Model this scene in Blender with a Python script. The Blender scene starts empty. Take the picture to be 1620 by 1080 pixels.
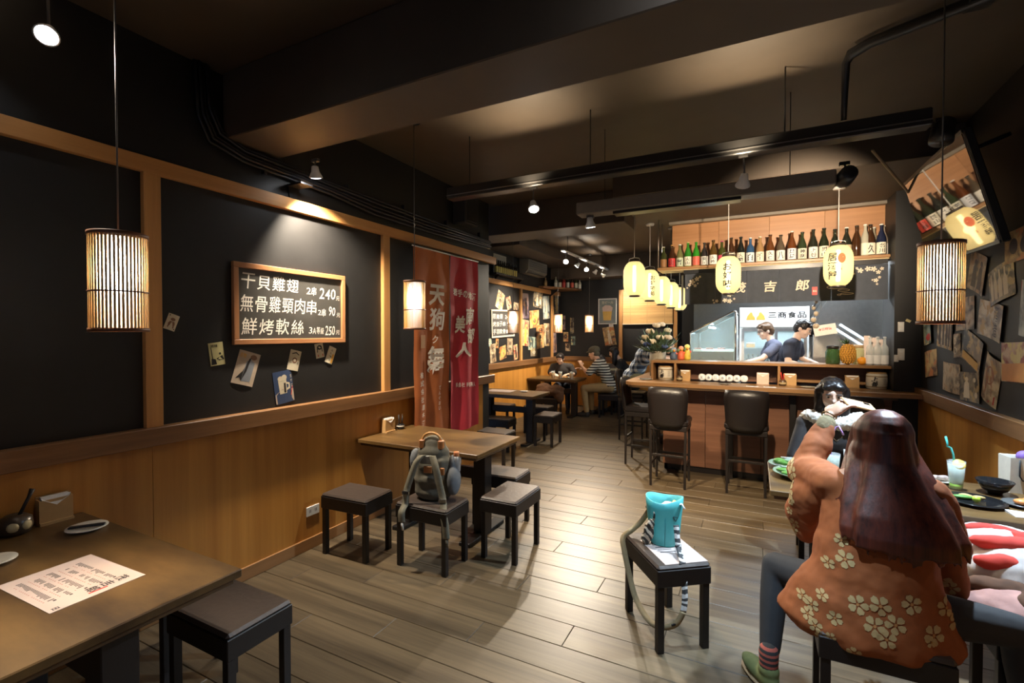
import bpy, bmesh, math, random
from mathutils import Vector, Matrix, Euler
from math import sin, cos, pi, radians as rad
random.seed(7)
sc = bpy.context.scene
COL = sc.collection

# ---------------------------------------------------------------- camera, world, exposure
cam_d = bpy.data.cameras.new('camera')
cam_d.sensor_width = 36.0
cam_d.lens = 16.74
cam_d.clip_start = 0.05
cam = bpy.data.objects.new('camera', cam_d)
COL.objects.link(cam)
cam.location = (0, 0, 1.65)
cam.rotation_euler = (rad(90 - 0.978), 0, rad(27.11))
sc.camera = cam

world = bpy.data.worlds.new('night')
sc.world = world
world.use_nodes = True
world.node_tree.nodes['Background'].inputs[0].default_value = (0.30, 0.42, 0.65, 1)
world.node_tree.nodes['Background'].inputs[1].default_value = 0.12

vs = sc.view_settings
vs.view_transform = 'Standard'
vs.look = 'None'
vs.gamma = 1.0
vs.use_curve_mapping = False
vs.exposure = 2.8

def light(name, kind, loc, energy, color, parent=None, size=0.05, aim=None, angle=60, blend=0.6):
    d = bpy.data.lights.new(name, kind)
    d.energy = energy
    d.color = color
    if kind in ('POINT', 'SPOT'):
        d.shadow_soft_size = size
    if kind == 'SPOT':
        d.spot_size = rad(angle)
        d.spot_blend = blend
    if kind == 'AREA':
        d.shape = 'RECTANGLE'
        d.size = size[0]
        d.size_y = size[1]
    o = bpy.data.objects.new(name, d)
    COL.objects.link(o)
    o.location = loc
    if aim is not None:
        o.rotation_euler = (Vector(aim) - Vector(loc)).to_track_quat('-Z', 'Y').to_euler()
    if parent is not None:
        o.parent = parent
    return o

WARM = (1.0, 0.66, 0.34)
NEUT = (1.0, 0.86, 0.68)
COOL = (0.72, 0.87, 1.0)
# ---------------------------------------------------------------- mesh builder
class MB:
    def __init__(s):
        s.v = []; s.f = []; s.m = []; s.s = []
    def add(s, vs_, fs, mi=0, smooth=False, T=None):
        b = len(s.v)
        if T is not None:
            vs_ = [T @ Vector(p) for p in vs_]
        s.v += [tuple(p) for p in vs_]
        for q in fs:
            s.f.append(tuple(i + b for i in q)); s.m.append(mi); s.s.append(smooth)
        return s
    def box(s, x0, y0, z0, x1, y1, z1, mi=0, T=None):
        v = [(x, y, z) for x in (x0, x1) for y in (y0, y1) for z in (z0, z1)]
        f = [(0, 1, 3, 2), (4, 6, 7, 5), (0, 4, 5, 1), (2, 3, 7, 6), (0, 2, 6, 4), (1, 5, 7, 3)]
        return s.add(v, f, mi, False, T)
    def bbox(s, x0, y0, z0, x1, y1, z1, b=0.005, mi=0, T=None):
        # box with chamfered edges
        v = []; idx = {}
        X = (x0, x1); Y = (y0, y1); Z = (z0, z1)
        for i in (0, 1):
            for j in (0, 1):
                for k in (0, 1):
                    sx = b if i == 0 else -b; sy = b if j == 0 else -b; sz = b if k == 0 else -b
                    idx[i, j, k] = (len(v), len(v) + 1, len(v) + 2)
                    v += [(X[i], Y[j] + sy, Z[k] + sz), (X[i] + sx, Y[j], Z[k] + sz), (X[i] + sx, Y[j] + sy, Z[k])]
        f = []
        for i in (0, 1):
            q = [idx[i, 0, 0][0], idx[i, 1, 0][0], idx[i, 1, 1][0], idx[i, 0, 1][0]]
            f.append(tuple(q if i else q[::-1]))
            q = [idx[0, i, 0][1], idx[0, i, 1][1], idx[1, i, 1][1], idx[1, i, 0][1]]
            f.append(tuple(q if i else q[::-1]))
            q = [idx[0, 0, i][2], idx[1, 0, i][2], idx[1, 1, i][2], idx[0, 1, i][2]]
            f.append(tuple(q if i else q[::-1]))
        for i in (0, 1):
            for j in (0, 1):
                a, c = idx[i, j, 0], idx[i, j, 1]
                q = (a[0], a[1], c[1], c[0]); f.append(q if (i + j) % 2 == 0 else q[::-1])
                a, c = idx[i, 0, j], idx[i, 1, j]
                q = (a[0], c[0], c[2], a[2]); f.append(q if (i + j) % 2 == 0 else q[::-1])
                a, c = idx[0, i, j], idx[1, i, j]
                q = (a[1], a[2], c[2], c[1]); f.append(q if (i + j) % 2 == 0 else q[::-1])
        for i in (0, 1):
            for j in (0, 1):
                for k in (0, 1):
                    q = idx[i, j, k]
                    f.append(q if (i + j + k) % 2 == 1 else q[::-1])
        return s.add(v, f, mi, False, T)
    def tube(s, pts, r, n=8, mi=0, caps=True, smooth=True, flat=1.0, T=None):
        pts = [Vector(p) for p in pts]
        rs = r if isinstance(r, (list, tuple)) else [r] * len(pts)
        v = []; f = []
        nrm = None
        for i, p in enumerate(pts):
            d = (pts[min(i + 1, len(pts) - 1)] - pts[max(i - 1, 0)])
            d = d.normalized() if d.length > 1e-9 else Vector((0, 0, 1))
            if nrm is None:
                nrm = d.orthogonal().normalized() if abs(d.z) > .9 else d.cross(Vector((0, 0, 1))).normalized()
            nrm = (nrm - d * nrm.dot(d)).normalized()
            b = d.cross(nrm)
            for k in range(n):
                a = 2 * pi * k / n
                v.append(p + (nrm * cos(a) + b * sin(a) * flat) * rs[i])
        for i in range(len(pts) - 1):
            for k in range(n):
                a = i * n + k; c = i * n + (k + 1) % n
                f.append((a, c, c + n, a + n))
        if caps:
            f.append(tuple(range(n))[::-1]); f.append(tuple((len(pts) - 1) * n + k for k in range(n)))
        return s.add(v, f, mi, smooth, T)
    def lathe(s, prof, n=20, c=(0, 0, 0), mi=0, smooth=True, T=None, sx=1, sy=1, close=True):
        v = []; f = []
        for r, z in prof:
            for k in range(n):
                a = 2 * pi * k / n
                v.append((c[0] + r * cos(a) * sx, c[1] + r * sin(a) * sy, c[2] + z))
        for i in range(len(prof) - 1):
            for k in range(n):
                a = i * n + k; b = i * n + (k + 1) % n
                f.append((a, b, b + n, a + n))
        if close:
            f.append(tuple(range(n))[::-1]); f.append(tuple((len(prof) - 1) * n + k for k in range(n)))
        return s.add(v, f, mi, smooth, T)
    def ell(s, c, r, n=14, m=9, mi=0, T=None, smooth=True):
        if not isinstance(r, (list, tuple)):
            r = (r, r, r)
        v = [(c[0], c[1], c[2] - r[2])]; f = []
        for i in range(1, m):
            t = -pi / 2 + pi * i / m
            for k in range(n):
                a = 2 * pi * k / n
                v.append((c[0] + r[0] * cos(t) * cos(a), c[1] + r[1] * cos(t) * sin(a), c[2] + r[2] * sin(t)))
        v.append((c[0], c[1], c[2] + r[2]))
        for k in range(n):
            f.append((0, 1 + (k + 1) % n, 1 + k))
            f.append((len(v) - 1, 1 + (m - 2) * n + k, 1 + (m - 2) * n + (k + 1) % n))
        for i in range(m - 2):
            for k in range(n):
                a = 1 + i * n + k; b = 1 + i * n + (k + 1) % n
                f.append((a, b, b + n, a + n))
        return s.add(v, f, mi, smooth, T)
    def prism(s, poly, z0, z1, mi=0, T=None, smooth=False):
        n = len(poly)
        v = [(x, y, z0) for x, y in poly] + [(x, y, z1) for x, y in poly]
        f = [tuple(range(n))[::-1], tuple(range(n, 2 * n))]
        f += [(i, (i + 1) % n, n + (i + 1) % n, n + i) for i in range(n)]
        return s.add(v, f, mi, smooth, T)
    def cap(s, a, b, ra, rb, n=12, mi=0, sq=1.0):
        # tapered capsule between two points
        a = Vector(a); b = Vector(b)
        d = b - a
        L = d.length
        if L < 1e-6:
            return s.ell(a, ra, n, 8, mi)
        q = d.to_track_quat('Z', 'Y').to_matrix().to_4x4()
        T = Matrix.Translation(a) @ q
        prof = [(ra * cos(t), ra * sin(t)) for t in (-1.35, -.9, -.45, 0)] + [(rb * cos(t), L + rb * sin(t)) for t in (0, .45, .9, 1.35)]
        return s.lathe(prof, n, mi=mi, T=T, sy=sq)
    def chain(s, pts, rs, n=12, mi=0):
        for i in range(len(pts) - 1):
            s.cap(pts[i], pts[i + 1], rs[i], rs[i + 1], n, mi)
        return s
    def mesh(s, name, mats=()):
        me = bpy.data.meshes.new(name)
        me.from_pydata(s.v, [], s.f)
        for m in mats:
            me.materials.append(m)
        if s.f:
            me.polygons.foreach_set('material_index', s.m)
            me.polygons.foreach_set('use_smooth', s.s)
        me.update()
        return me
    def obj(s, name, mats, parent=None, loc=None, rot=None):
        if not isinstance(mats, (list, tuple)):
            mats = [mats]
        o = bpy.data.objects.new(name, s.mesh(name, mats))
        COL.objects.link(o)
        if parent is not None:
            o.parent = parent
        if loc is not None:
            o.location = loc
        if rot is not None:
            o.rotation_euler = rot
        return o

def tag(o, label, cat, group=None):
    o['label'] = label; o['category'] = cat
    if group:
        o['group'] = group
    return o
def thing(name, label, cat, loc=(0, 0, 0), rz=0, group=None):
    o = bpy.data.objects.new(name, None)
    o.empty_display_size = 0.1
    COL.objects.link(o)
    o.location = loc; o.rotation_euler = (0, 0, rz)
    return tag(o, label, cat, group)
def struct(o):
    o['kind'] = 'structure'
    return o
def stuff(o):
    o['kind'] = 'stuff'
    return o
def copy_tree(o, parent=None):
    c = o.copy(); COL.objects.link(c)
    c.parent = parent
    for ch in list(o.children):
        copy_tree(ch, c)
    return c
def again(src, label, loc, rz=0):
    c = copy_tree(src); c['label'] = label; c.location = loc; c.rotation_euler = (0, 0, rz)
    return c
def remesh(mb, name, mats, voxel, parent=None, smooth=4, factor=.5):
    """Union of overlapping solids as one continuous smooth surface."""
    me = mb.mesh('tmp')
    ws = bpy.data.scenes.new('workbench')
    o = bpy.data.objects.new('tmp', me); ws.collection.objects.link(o)
    r = o.modifiers.new('r', 'REMESH'); r.mode = 'VOXEL'; r.voxel_size = voxel; r.use_smooth_shade = True
    if smooth:
        q = o.modifiers.new('s', 'SMOOTH'); q.factor = factor; q.iterations = smooth
    vl = ws.view_layers[0]; vl.update()
    out = bpy.data.meshes.new_from_object(o.evaluated_get(vl.depsgraph))
    bpy.data.objects.remove(o); bpy.data.meshes.remove(me); bpy.data.scenes.remove(ws)
    out.name = name
    out.materials.clear()
    for m in (mats if isinstance(mats, (list, tuple)) else [mats]):
        out.materials.append(m)
    ob = bpy.data.objects.new(name, out); COL.objects.link(ob)
    if parent is not None:
        ob.parent = parent
    return ob

_tc = {}
def glyphs(s, bold=0.0):
    """2-D outline of a string as (verts, faces, width, height), from the built-in font."""
    key = (s, bold)
    if key not in _tc:
        cu = bpy.data.curves.new('t', 'FONT'); cu.body = s; cu.offset = bold; cu.resolution_u = 2
        o = bpy.data.objects.new('t', cu)
        me = bpy.data.meshes.new_from_object(o)
        v = [(p.co.x, p.co.y) for p in me.vertices]; f = [tuple(p.vertices) for p in me.polygons]
        bpy.data.objects.remove(o); bpy.data.curves.remove(cu); bpy.data.meshes.remove(me)
        if v:
            x0 = min(p[0] for p in v); x1 = max(p[0] for p in v); y0 = min(p[1] for p in v); y1 = max(p[1] for p in v)
        else:
            x0 = x1 = y0 = y1 = 0
        v = [(a - (x0 + x1) / 2, b - (y0 + y1) / 2) for a, b in v]
        _tc[key] = (v, f, x1 - x0, y1 - y0)
    return _tc[key]
def put_text(mb, s, cx, cy, h=None, w=None, bold=0.0, T=None, mi=0, fn=None, shear=0, z=0.0, rot=0.0):
    """Add lettering centred at cx, cy (local 2-D), scaled to height h and/or width w."""
    v, f, gw, gh = glyphs(s, bold)
    if not v:
        return
    sy = h / gh if h else w / gw
    sx = w / gw if w else sy
    out = []
    for a, b in v:
        x, y = a * sx + b * sy * shear, b * sy
        x, y = x * cos(rot) - y * sin(rot) + cx, x * sin(rot) + y * cos(rot) + cy
        out.append(fn(x, y) if fn else (x, y, z))
    mb.add(out, f, mi, False, T)
def frame(o, u, up):
    """Matrix with local x along u, y along up, z along the normal, at o."""
    u = Vector(u).normalized(); up = Vector(up).normalized(); n = u.cross(up)
    return Matrix(((u.x, up.x, n.x, o[0]), (u.y, up.y, n.y, o[1]), (u.z, up.z, n.z, o[2]), (0, 0, 0, 1)))
def at(o, T):
    o.matrix_world = T
    return o
def arc(cx, cy, r, a0, a1, n):
    return [(cx + r * cos(a0 + (a1 - a0) * i / n), cy + r * sin(a0 + (a1 - a0) * i / n)) for i in range(n + 1)]

# ---------------------------------------------------------------- materials
def nt(name):
    m = bpy.data.materials.new(name); m.use_nodes = True
    n = m.node_tree.nodes; l = m.node_tree.links
    return m, n, l, n['Principled BSDF']
def _c(c):
    return (c[0], c[1], c[2], 1)
def plain(name, col, rough=.5, metal=0, spec=.5, noise=.12, scale=30, bump=0, emit=None, estr=0, coat=0):
    """Plain paint, plastic, metal or cloth with slight procedural mottling and relief."""
    m, n, l, p = nt(name)
    p.inputs['Roughness'].default_value = rough
    p.inputs['Metallic'].default_value = metal
    p.inputs['Specular IOR Level'].default_value = spec
    p.inputs['Coat Weight'].default_value = coat
    tc = n.new('ShaderNodeTexCoord')
    no = n.new('ShaderNodeTexNoise'); no.inputs['Scale'].default_value = scale; no.inputs['Detail'].default_value = 4
    l.new(tc.outputs['Object'], no.inputs['Vector'])
    mx = n.new('ShaderNodeMix'); mx.data_type = 'RGBA'
    mx.inputs[6].default_value = _c([c * (1 - noise) for c in col]); mx.inputs[7].default_value = _c([min(1, c * (1 + noise)) for c in col])
    l.new(no.outputs['Fac'], mx.inputs[0]); l.new(mx.outputs[2], p.inputs['Base Color'])
    if bump:
        b = n.new('ShaderNodeBump'); b.inputs['Strength'].default_value = bump; b.inputs['Distance'].default_value = .01
        l.new(no.outputs['Fac'], b.inputs['Height']); l.new(b.outputs[0], p.inputs['Normal'])
    if emit:
        p.inputs['Emission Color'].default_value = _c(emit); p.inputs['Emission Strength'].default_value = estr
    return m
def wood(name, c1, c2, axis='X', rough=.45, grain=28, stretch=.06, bump=.08, vary=0.0, coat=0.0, world_space=False, rings=.5):
    """Grain stretched along one axis; vary shifts the tone from object to object."""
    m, n, l, p = nt(name)
    tc = n.new('ShaderNodeTexCoord'); mp = n.new('ShaderNodeMapping')
    s = {'X': (stretch, 1, 1), 'Y': (1, stretch, 1), 'Z': (1, 1, stretch)}[axis]
    mp.inputs['Scale'].default_value = s
    oi = n.new('ShaderNodeObjectInfo')
    if world_space:
        g = n.new('ShaderNodeNewGeometry'); l.new(g.outputs['Position'], mp.inputs['Vector'])
    else:
        ad = n.new('ShaderNodeVectorMath'); ad.operation = 'ADD'
        sc_ = n.new('ShaderNodeVectorMath'); sc_.operation = 'SCALE'; sc_.inputs['Scale'].default_value = 17.0
        cb = n.new('ShaderNodeCombineXYZ')
        for i in range(3):
            l.new(oi.outputs['Random'], cb.inputs[i])
        l.new(cb.outputs[0], sc_.inputs[0]); l.new(tc.outputs['Object'], ad.inputs[0]); l.new(sc_.outputs[0], ad.inputs[1])
        l.new(ad.outputs[0], mp.inputs['Vector'])
    n1 = n.new('ShaderNodeTexNoise'); n1.inputs['Scale'].default_value = grain; n1.inputs['Detail'].default_value = 6; n1.inputs['Roughness'].default_value = .65
    n2 = n.new('ShaderNodeTexNoise'); n2.inputs['Scale'].default_value = grain * .22; n2.inputs['Detail'].default_value = 3; n2.inputs['Distortion'].default_value = rings
    l.new(mp.outputs[0], n1.inputs['Vector']); l.new(mp.outputs[0], n2.inputs['Vector'])
    a = n.new('ShaderNodeMath'); a.operation = 'MULTIPLY_ADD'; a.inputs[1].default_value = .5
    l.new(n1.outputs['Fac'], a.inputs[0])
    h = n.new('ShaderNodeMath'); h.operation = 'MULTIPLY'; h.inputs[1].default_value = .5
    l.new(n2.outputs['Fac'], h.inputs[0]); l.new(h.outputs[0], a.inputs[2])
    r = n.new('ShaderNodeValToRGB')
    r.color_ramp.elements[0].position = .34; r.color_ramp.elements[0].color = _c(c1)
    r.color_ramp.elements[1].position = .64; r.color_ramp.elements[1].color = _c(c2)
    l.new(a.outputs[0], r.inputs[0])
    src = r.outputs[0]
    if vary:
        hs = n.new('ShaderNodeHueSaturation')
        v = n.new('ShaderNodeMath'); v.operation = 'MULTIPLY_ADD'; v.inputs[1].default_value = vary; v.inputs[2].default_value = 1 - vary / 2
        l.new(oi.outputs['Random'], v.inputs[0]); l.new(v.outputs[0], hs.inputs['Value']); l.new(src, hs.inputs['Color']); src = hs.outputs[0]
    l.new(src, p.inputs['Base Color'])
    p.inputs['Roughness'].default_value = rough; p.inputs['Coat Weight'].default_value = coat
    if bump:
        b = n.new('ShaderNodeBump'); b.inputs['Strength'].default_value = bump; b.inputs['Distance'].default_value = .005
        l.new(n1.outputs['Fac'], b.inputs['Height']); l.new(b.outputs[0], p.inputs['Normal'])
    return m
def glow(name, col, strength):
    m, n, l, p = nt(name)
    p.inputs['Base Color'].default_value = _c([.8] * 3)
    p.inputs['Emission Color'].default_value = _c(col); p.inputs['Emission Strength'].default_value = strength
    return m
def glass(name, col=(1, 1, 1), alpha=.25, rough=.05):
    """Thin see-through pane or bottle wall: clear layer with a coloured gloss."""
    m, n, l, p = nt(name)
    p.inputs['Base Color'].default_value = _c(col); p.inputs['Roughness'].default_value = rough
    p.inputs['Specular IOR Level'].default_value = .8
    t = n.new('ShaderNodeBsdfTransparent'); t.inputs[0].default_value = _c([.35 + .65 * c for c in col])
    x = n.new('ShaderNodeMixShader'); x.inputs[0].default_value = alpha
    l.new(t.outputs[0], x.inputs[1]); l.new(p.outputs[0], x.inputs[2]); l.new(x.outputs[0], n['Material Output'].inputs[0])
    return m
def paper(name, col, through=.35, thin=.3):
    """Lamp paper: part of the light passes straight, part is scattered through."""
    m, n, l, p = nt(name)
    p.inputs['Base Color'].default_value = _c(col); p.inputs['Roughness'].default_value = .8
    tl = n.new('ShaderNodeBsdfTranslucent'); tl.inputs[0].default_value = _c(col)
    tr = n.new('ShaderNodeBsdfTransparent')
    tr.inputs[0].default_value = _c(col)
    a = n.new('ShaderNodeMixShader'); a.inputs[0].default_value = .7
    l.new(p.outputs[0], a.inputs[1]); l.new(tl.outputs[0], a.inputs[2])
    b = n.new('ShaderNodeMixShader'); b.inputs[0].default_value = thin
    l.new(a.outputs[0], b.inputs[1]); l.new(tr.outputs[0], b.inputs[2]); l.new(b.outputs[0], n['Material Output'].inputs[0])
    return m
def printed(name, base, ink, accent, scale=9.0, seed=0.0, th=.5):
    """Printed card: blotchy picture of three inks on card stock, shifted from object to object."""
    m, n, l, p = nt(name)
    tc = n.new('ShaderNodeTexCoord'); oi = n.new('ShaderNodeObjectInfo')
    ad = n.new('ShaderNodeVectorMath'); ad.operation = 'ADD'
    cb = n.new('ShaderNodeCombineXYZ'); mu = n.new('ShaderNodeMath'); mu.operation = 'MULTIPLY_ADD'; mu.inputs[1].default_value = 31.0; mu.inputs[2].default_value = seed
    l.new(oi.outputs['Random'], mu.inputs[0])
    for i in range(3):
        l.new(mu.outputs[0], cb.inputs[i])
    l.new(tc.outputs['Object'], ad.inputs[0]); l.new(cb.outputs[0], ad.inputs[1])
    n1 = n.new('ShaderNodeTexNoise'); n1.inputs['Scale'].default_value = scale; n1.inputs['Detail'].default_value = 5; n1.inputs['Distortion'].default_value = .8
    n2 = n.new('ShaderNodeTexNoise'); n2.inputs['Scale'].default_value = scale * 1.7; n2.inputs['Detail'].default_value = 2
    l.new(ad.outputs[0], n1.inputs['Vector']); l.new(ad.outputs[0], n2.inputs['Vector'])
    r = n.new('ShaderNodeValToRGB')
    r.color_ramp.elements[0].position = th - .12; r.color_ramp.elements[0].color = _c(ink)
    r.color_ramp.elements[1].position = th + .08; r.color_ramp.elements[1].color = _c(base)
    l.new(n1.outputs['Fac'], r.inputs[0])
    mx = n.new('ShaderNodeMix'); mx.data_type = 'RGBA'; mx.inputs[7].default_value = _c(accent)
    g = n.new('ShaderNodeMapRange'); g.inputs[1].default_value = .55; g.inputs[2].default_value = .62
    l.new(n2.outputs['Fac'], g.inputs[0]); l.new(g.outputs[0], mx.inputs[0]); l.new(r.outputs[0], mx.inputs[6]); l.new(mx.outputs[2], p.inputs['Base Color'])
    p.inputs['Roughness'].default_value = .45
    return m

M_black = plain('black_wall_paint', (.0100, .0092, .0088), .55, noise=.25, scale=14, bump=.06)
M_ceil = plain('dark_ceiling_paint', (.068, .050, .034), .6, noise=.2, scale=5, bump=.1)
M_pine = wood('pine_batten', (.42, .19, .055), (.62, .31, .10), 'Y', .5, 22, .05)
M_pinez = wood('pine_post', (.42, .19, .055), (.62, .31, .10), 'Z', .5, 22, .05)
M_rail = wood('dark_oak_rail', (.15, .068, .024), (.27, .13, .05), 'Y', .45, 30, .05)
M_wain = wood('orange_laminate', (.38, .150, .024), (.56, .255, .050), 'Z', .38, 16, .035, bump=.04, vary=.08)
M_floor = wood('smoked_plank', (.040, .028, .016), (.138, .100, .056), 'X', .40, 34, .035, bump=.14, vary=.22)
M_joint = plain('floor_joint', (.02, .016, .012), .6)
M_table = wood('table_walnut', (.050, .024, .007), (.190, .105, .032), 'X', .40, 7, .35, bump=.06, rings=1.8)
M_tedge = wood('table_edge', (.06, .03, .012), (.12, .065, .025), 'X', .4, 20, .1)
M_dark = plain('dark_stained_wood', (.010, .0068, .0058), .45, noise=.3, scale=18)
M_seat = plain('brown_vinyl_seat', (.055, .040, .032), .42, noise=.2, scale=40, bump=.15)
M_iron = plain('black_iron', (.012, .011, .011), .4, metal=.3)
M_leather = plain('black_leather', (.013, .010, .010), .36, noise=.2, scale=60, bump=.15)
M_steel = plain('brushed_steel', (.62, .62, .60), .3, metal=1, noise=.15, scale=20)
M_chrome = plain('chrome', (.8, .8, .8), .12, metal=1)
M_white = plain('white_enamel', (.78, .78, .76), .35)
M_whitepl = plain('white_plastic', (.72, .70, .66), .4)
M_ceramic = plain('glazed_ceramic', (.72, .68, .58), .25, noise=.08)
M_blackgl = plain('black_glaze', (.012, .012, .013), .12)
M_blackpl = plain('black_plastic', (.015, .015, .016), .35)
M_bar = wood('bar_redwood', (.13, .055, .030), (.24, .11, .062), 'X', .42, 26, .05, bump=.05, vary=.12)
M_bartop = wood('bar_top', (.26, .13, .05), (.42, .23, .10), 'X', .32, 22, .05, bump=.03)
M_barshelf = wood('bar_shelf', (.24, .12, .04), (.36, .19, .075), 'X', .4, 26, .05)
M_panel = wood('bottle_back_panel', (.34, .155, .06), (.46, .23, .10), 'X', .42, 40, .03, bump=.03, vary=.1)
M_ink = plain('black_ink', (.012, .011, .012), .5)
M_red = plain('red_ink', (.55, .03, .02), .5)
M_chalk = plain('chalk', (.78, .74, .64), .9, noise=.25, scale=200)
M_board = plain('chalkboard', (.055, .052, .046), .35, noise=.25, scale=9)
M_skin = plain('skin', (.62, .36, .24), .5, noise=.06, scale=25)
M_skinpale = plain('pale_skin', (.74, .50, .38), .5, noise=.05, scale=25)
M_napkin = plain('white_paper', (.80, .77, .72), .7, noise=.05)
M_kraft = plain('kraft_box', (.50, .30, .12), .6, noise=.1)
# ================================================================ the room
WL, WF, WR, YB, YF, CZ = -3.03, -4.1, 1.45, 10.45, -2.2, 3.3
def sbox(name, m, *b):
    return struct(MB().box(*b).obj(name, m))
# floor: sub-floor plus planks running across the room
fl = sbox('floor', M_joint, -4.3, YF - .2, -.12, 1.75, YB + .2, -.006)
plank_l = MB().bbox(-.7, -.098, -.02, .7, .098, 0, .0025).mesh('plank', [M_floor])
plank_s = MB().bbox(-.35, -.098, -.02, .35, .098, 0, .0025).mesh('plank', [M_floor])
row = 0; y = .45
while y < 9.6:
    xs = -4.2 + (row * .47) % 1.4 - 1.4
    while xs < 1.45:
        x0, x1 = xs, xs + 1.4
        if x1 > -4.1 and x0 < 1.45 and not (y > 6.3 and x0 > -.6) and not (y < 5.2 and x1 < -3.05):
            o = bpy.data.objects.new('plank', plank_l); COL.objects.link(o); o.parent = fl
            o.location = ((x0 + x1) / 2, y, random.uniform(-.0012, .0005)); o.scale = (.9985, 1, 1)
        xs += 1.4
    row += 1; y += .198
# the strip behind the camera and the far end, where single planks cannot be told apart
stuff(MB().box(-4.1, YF, -.02, 1.45, .351, -.001).obj('plank_field', M_floor, fl))
stuff(MB().box(-4.1, 9.66, -.02, 1.45, YB, -.001).obj('plank_field', M_floor, fl))
# ceiling with beams
ce = sbox('ceiling', M_ceil, -4.3, YF - .2, CZ, 1.75, YB + .2, CZ + .12)
MB().bbox(WL, 1.88, 2.885, 1.45, 2.27, CZ, .006).obj('beam', M_ceil, ce)
MB().bbox(-1.35, 4.95, 3.07, 1.45, 6.46, CZ, .006).obj('beam', M_ceil, ce)
MB().bbox(-4.1, 5.45, 2.93, -1.35, 5.95, CZ, .006).obj('beam', M_ceil, ce)
MB().bbox(-4.1, 9.9, 2.85, -.95, YB, CZ, .006).obj('beam', M_ceil, ce)
MB().bbox(-4.1, 7.0, 3.1, -3.45, 9.9, CZ, .006).obj('beam', M_ceil, ce)
# left wall, near section
wl = sbox('wall_left', M_black, WL - .3, YF, 0, WL - .018, 5.3, CZ)
yy = -2.2
for i in range(6):
    y1 = min(yy + 1.22, 5.3)
    MB().bbox(WL - .018, yy + .0008, .085, WL, y1 - .0008, 1.03, .001).obj('wainscot_panel', M_wain, wl)
    yy = y1
    if yy >= 5.3: break
struct(MB().bbox(WL - .02, YF, 1.02, WL + .05, 5.34, 1.122, .004).obj('trim_1', M_rail))
struct(MB().bbox(WL - .02, YF, 2.545, WL + .022, 5.43, 2.632, .003).obj('trim_2', M_pine))
for i, yc in enumerate((-.5, 1.468, 3.37)):
    struct(MB().bbox(WL - .02, yc - .043, 1.12, WL + .018, yc + .043, 2.547, .003).obj('trim_%d' % (3 + i), M_pinez))
struct(MB().bbox(WL - .02, YF, 0, WL + .012, 5.3, .088, .003).obj('baseboard_left', wood('baseboard_wood', (.25, .12, .04), (.36, .18, .07), 'Y', .5, 24, .06)))
# left wall, far section set back behind the near one
wf = sbox('wall_left_far', M_black, WF - .2, 5.3, 0, WF - .018, YB, CZ)
yy = 5.32
for i in range(5):
    y1 = min(yy + 1.05, YB)
    MB().bbox(WF - .018, yy + .0008, 0, WF, y1 - .0008, 1.03, .001).obj('wainscot_panel', M_wain, wf)
    yy = y1
struct(MB().bbox(WF - .02, 5.3, 1.02, WF + .05, YB, 1.122, .004).obj('trim_6', M_rail))
struct(MB().bbox(WF - .02, 5.3, 2.52, WF + .022, YB, 2.607, .003).obj('trim_7', M_pine))
for i, yc in enumerate((8.39, 10.0)):
    struct(MB().bbox(WF - .02, yc - .04, 1.12, WF + .018, yc + .04, 2.522, .003).obj('trim_%d' % (8 + i), M_pinez))
# back wall
wb = sbox('wall_back', M_black, -4.3, YB, 0, 1.75, YB + .2, CZ)
for x0 in (-4.1, -3.05, -2.0):
    MB().bbox(x0 + .001, YB - .018, 0, min(x0 + 1.049, -1.05), YB, 1.03, .001).obj('wainscot_panel', M_wain, wb)
struct(MB().bbox(-4.1, YB - .05, 1.02, -2.69, YB + .02, 1.122, .004).obj('trim_10', wood('back_rail', (.15, .068, .024), (.27, .13, .05), 'X', .45, 30, .05)))
struct(MB().bbox(-2.685, YB - .05, 1.0, -2.605, YB + .02, 2.60, .003).obj('trim_11', M_pinez))
struct(MB().bbox(-1.535, YB - .05, 1.0, -1.455, YB + .02, 2.60, .003).obj('trim_12', M_pinez))
# right wall
wr = sbox('wall_right', M_black, WR, YF, 0, WR + .3, 6.05, CZ)
yy = -2.2
while yy < 6.0:
    y1 = min(yy + 1.22, 6.0)
    MB().bbox(WR - .018, yy + .0008, 0, WR, y1 - .0008, 1.03, .001).obj('wainscot_panel', M_wain, wr)
    yy = y1
struct(MB().bbox(WR - .05, YF, 1.01, WR + .02, 6.0, 1.118, .004).obj('trim_13', M_rail))
# black pier between the bar and the right wall, kitchen side walls
sbox('wall_pier', M_black, 1.235, 6.0, 0, 1.75, 6.5, CZ)
sbox('wall_kitchen_right', plain('kitchen_wall_steel', (.22, .21, .20), .35, metal=.6), 1.62, 6.5, 0, 1.75, 8.75, CZ)
sbox('wall_kitchen_back', plain('kitchen_back_wall', (.10, .095, .09), .4, metal=.3), -.95, 8.7, 0, 1.75, 8.8, CZ)
sbox('wall_kitchen_head', M_black, -.95, 6.5, 2.62, 1.75, 8.75, 2.72)
# upper wood panelling behind the bottles, four boards wide
wp = sbox('wall_bar_head', M_black, -.97, 6.46, 2.44, 1.24, 6.56, 3.07)
for i in range(4):
    MB().bbox(-.97 + i * .5525, 6.44, 2.47, -.97 + (i + 1) * .5525 - .002, 6.46, 3.05, .001).obj('panel_board', M_panel, wp)
struct(MB().bbox(-1.0, 6.36, 3.035, 1.24, 6.462, 3.072, .003).obj('trim_14', plain('grey_cornice', (.20, .17, .13), .5)))
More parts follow.
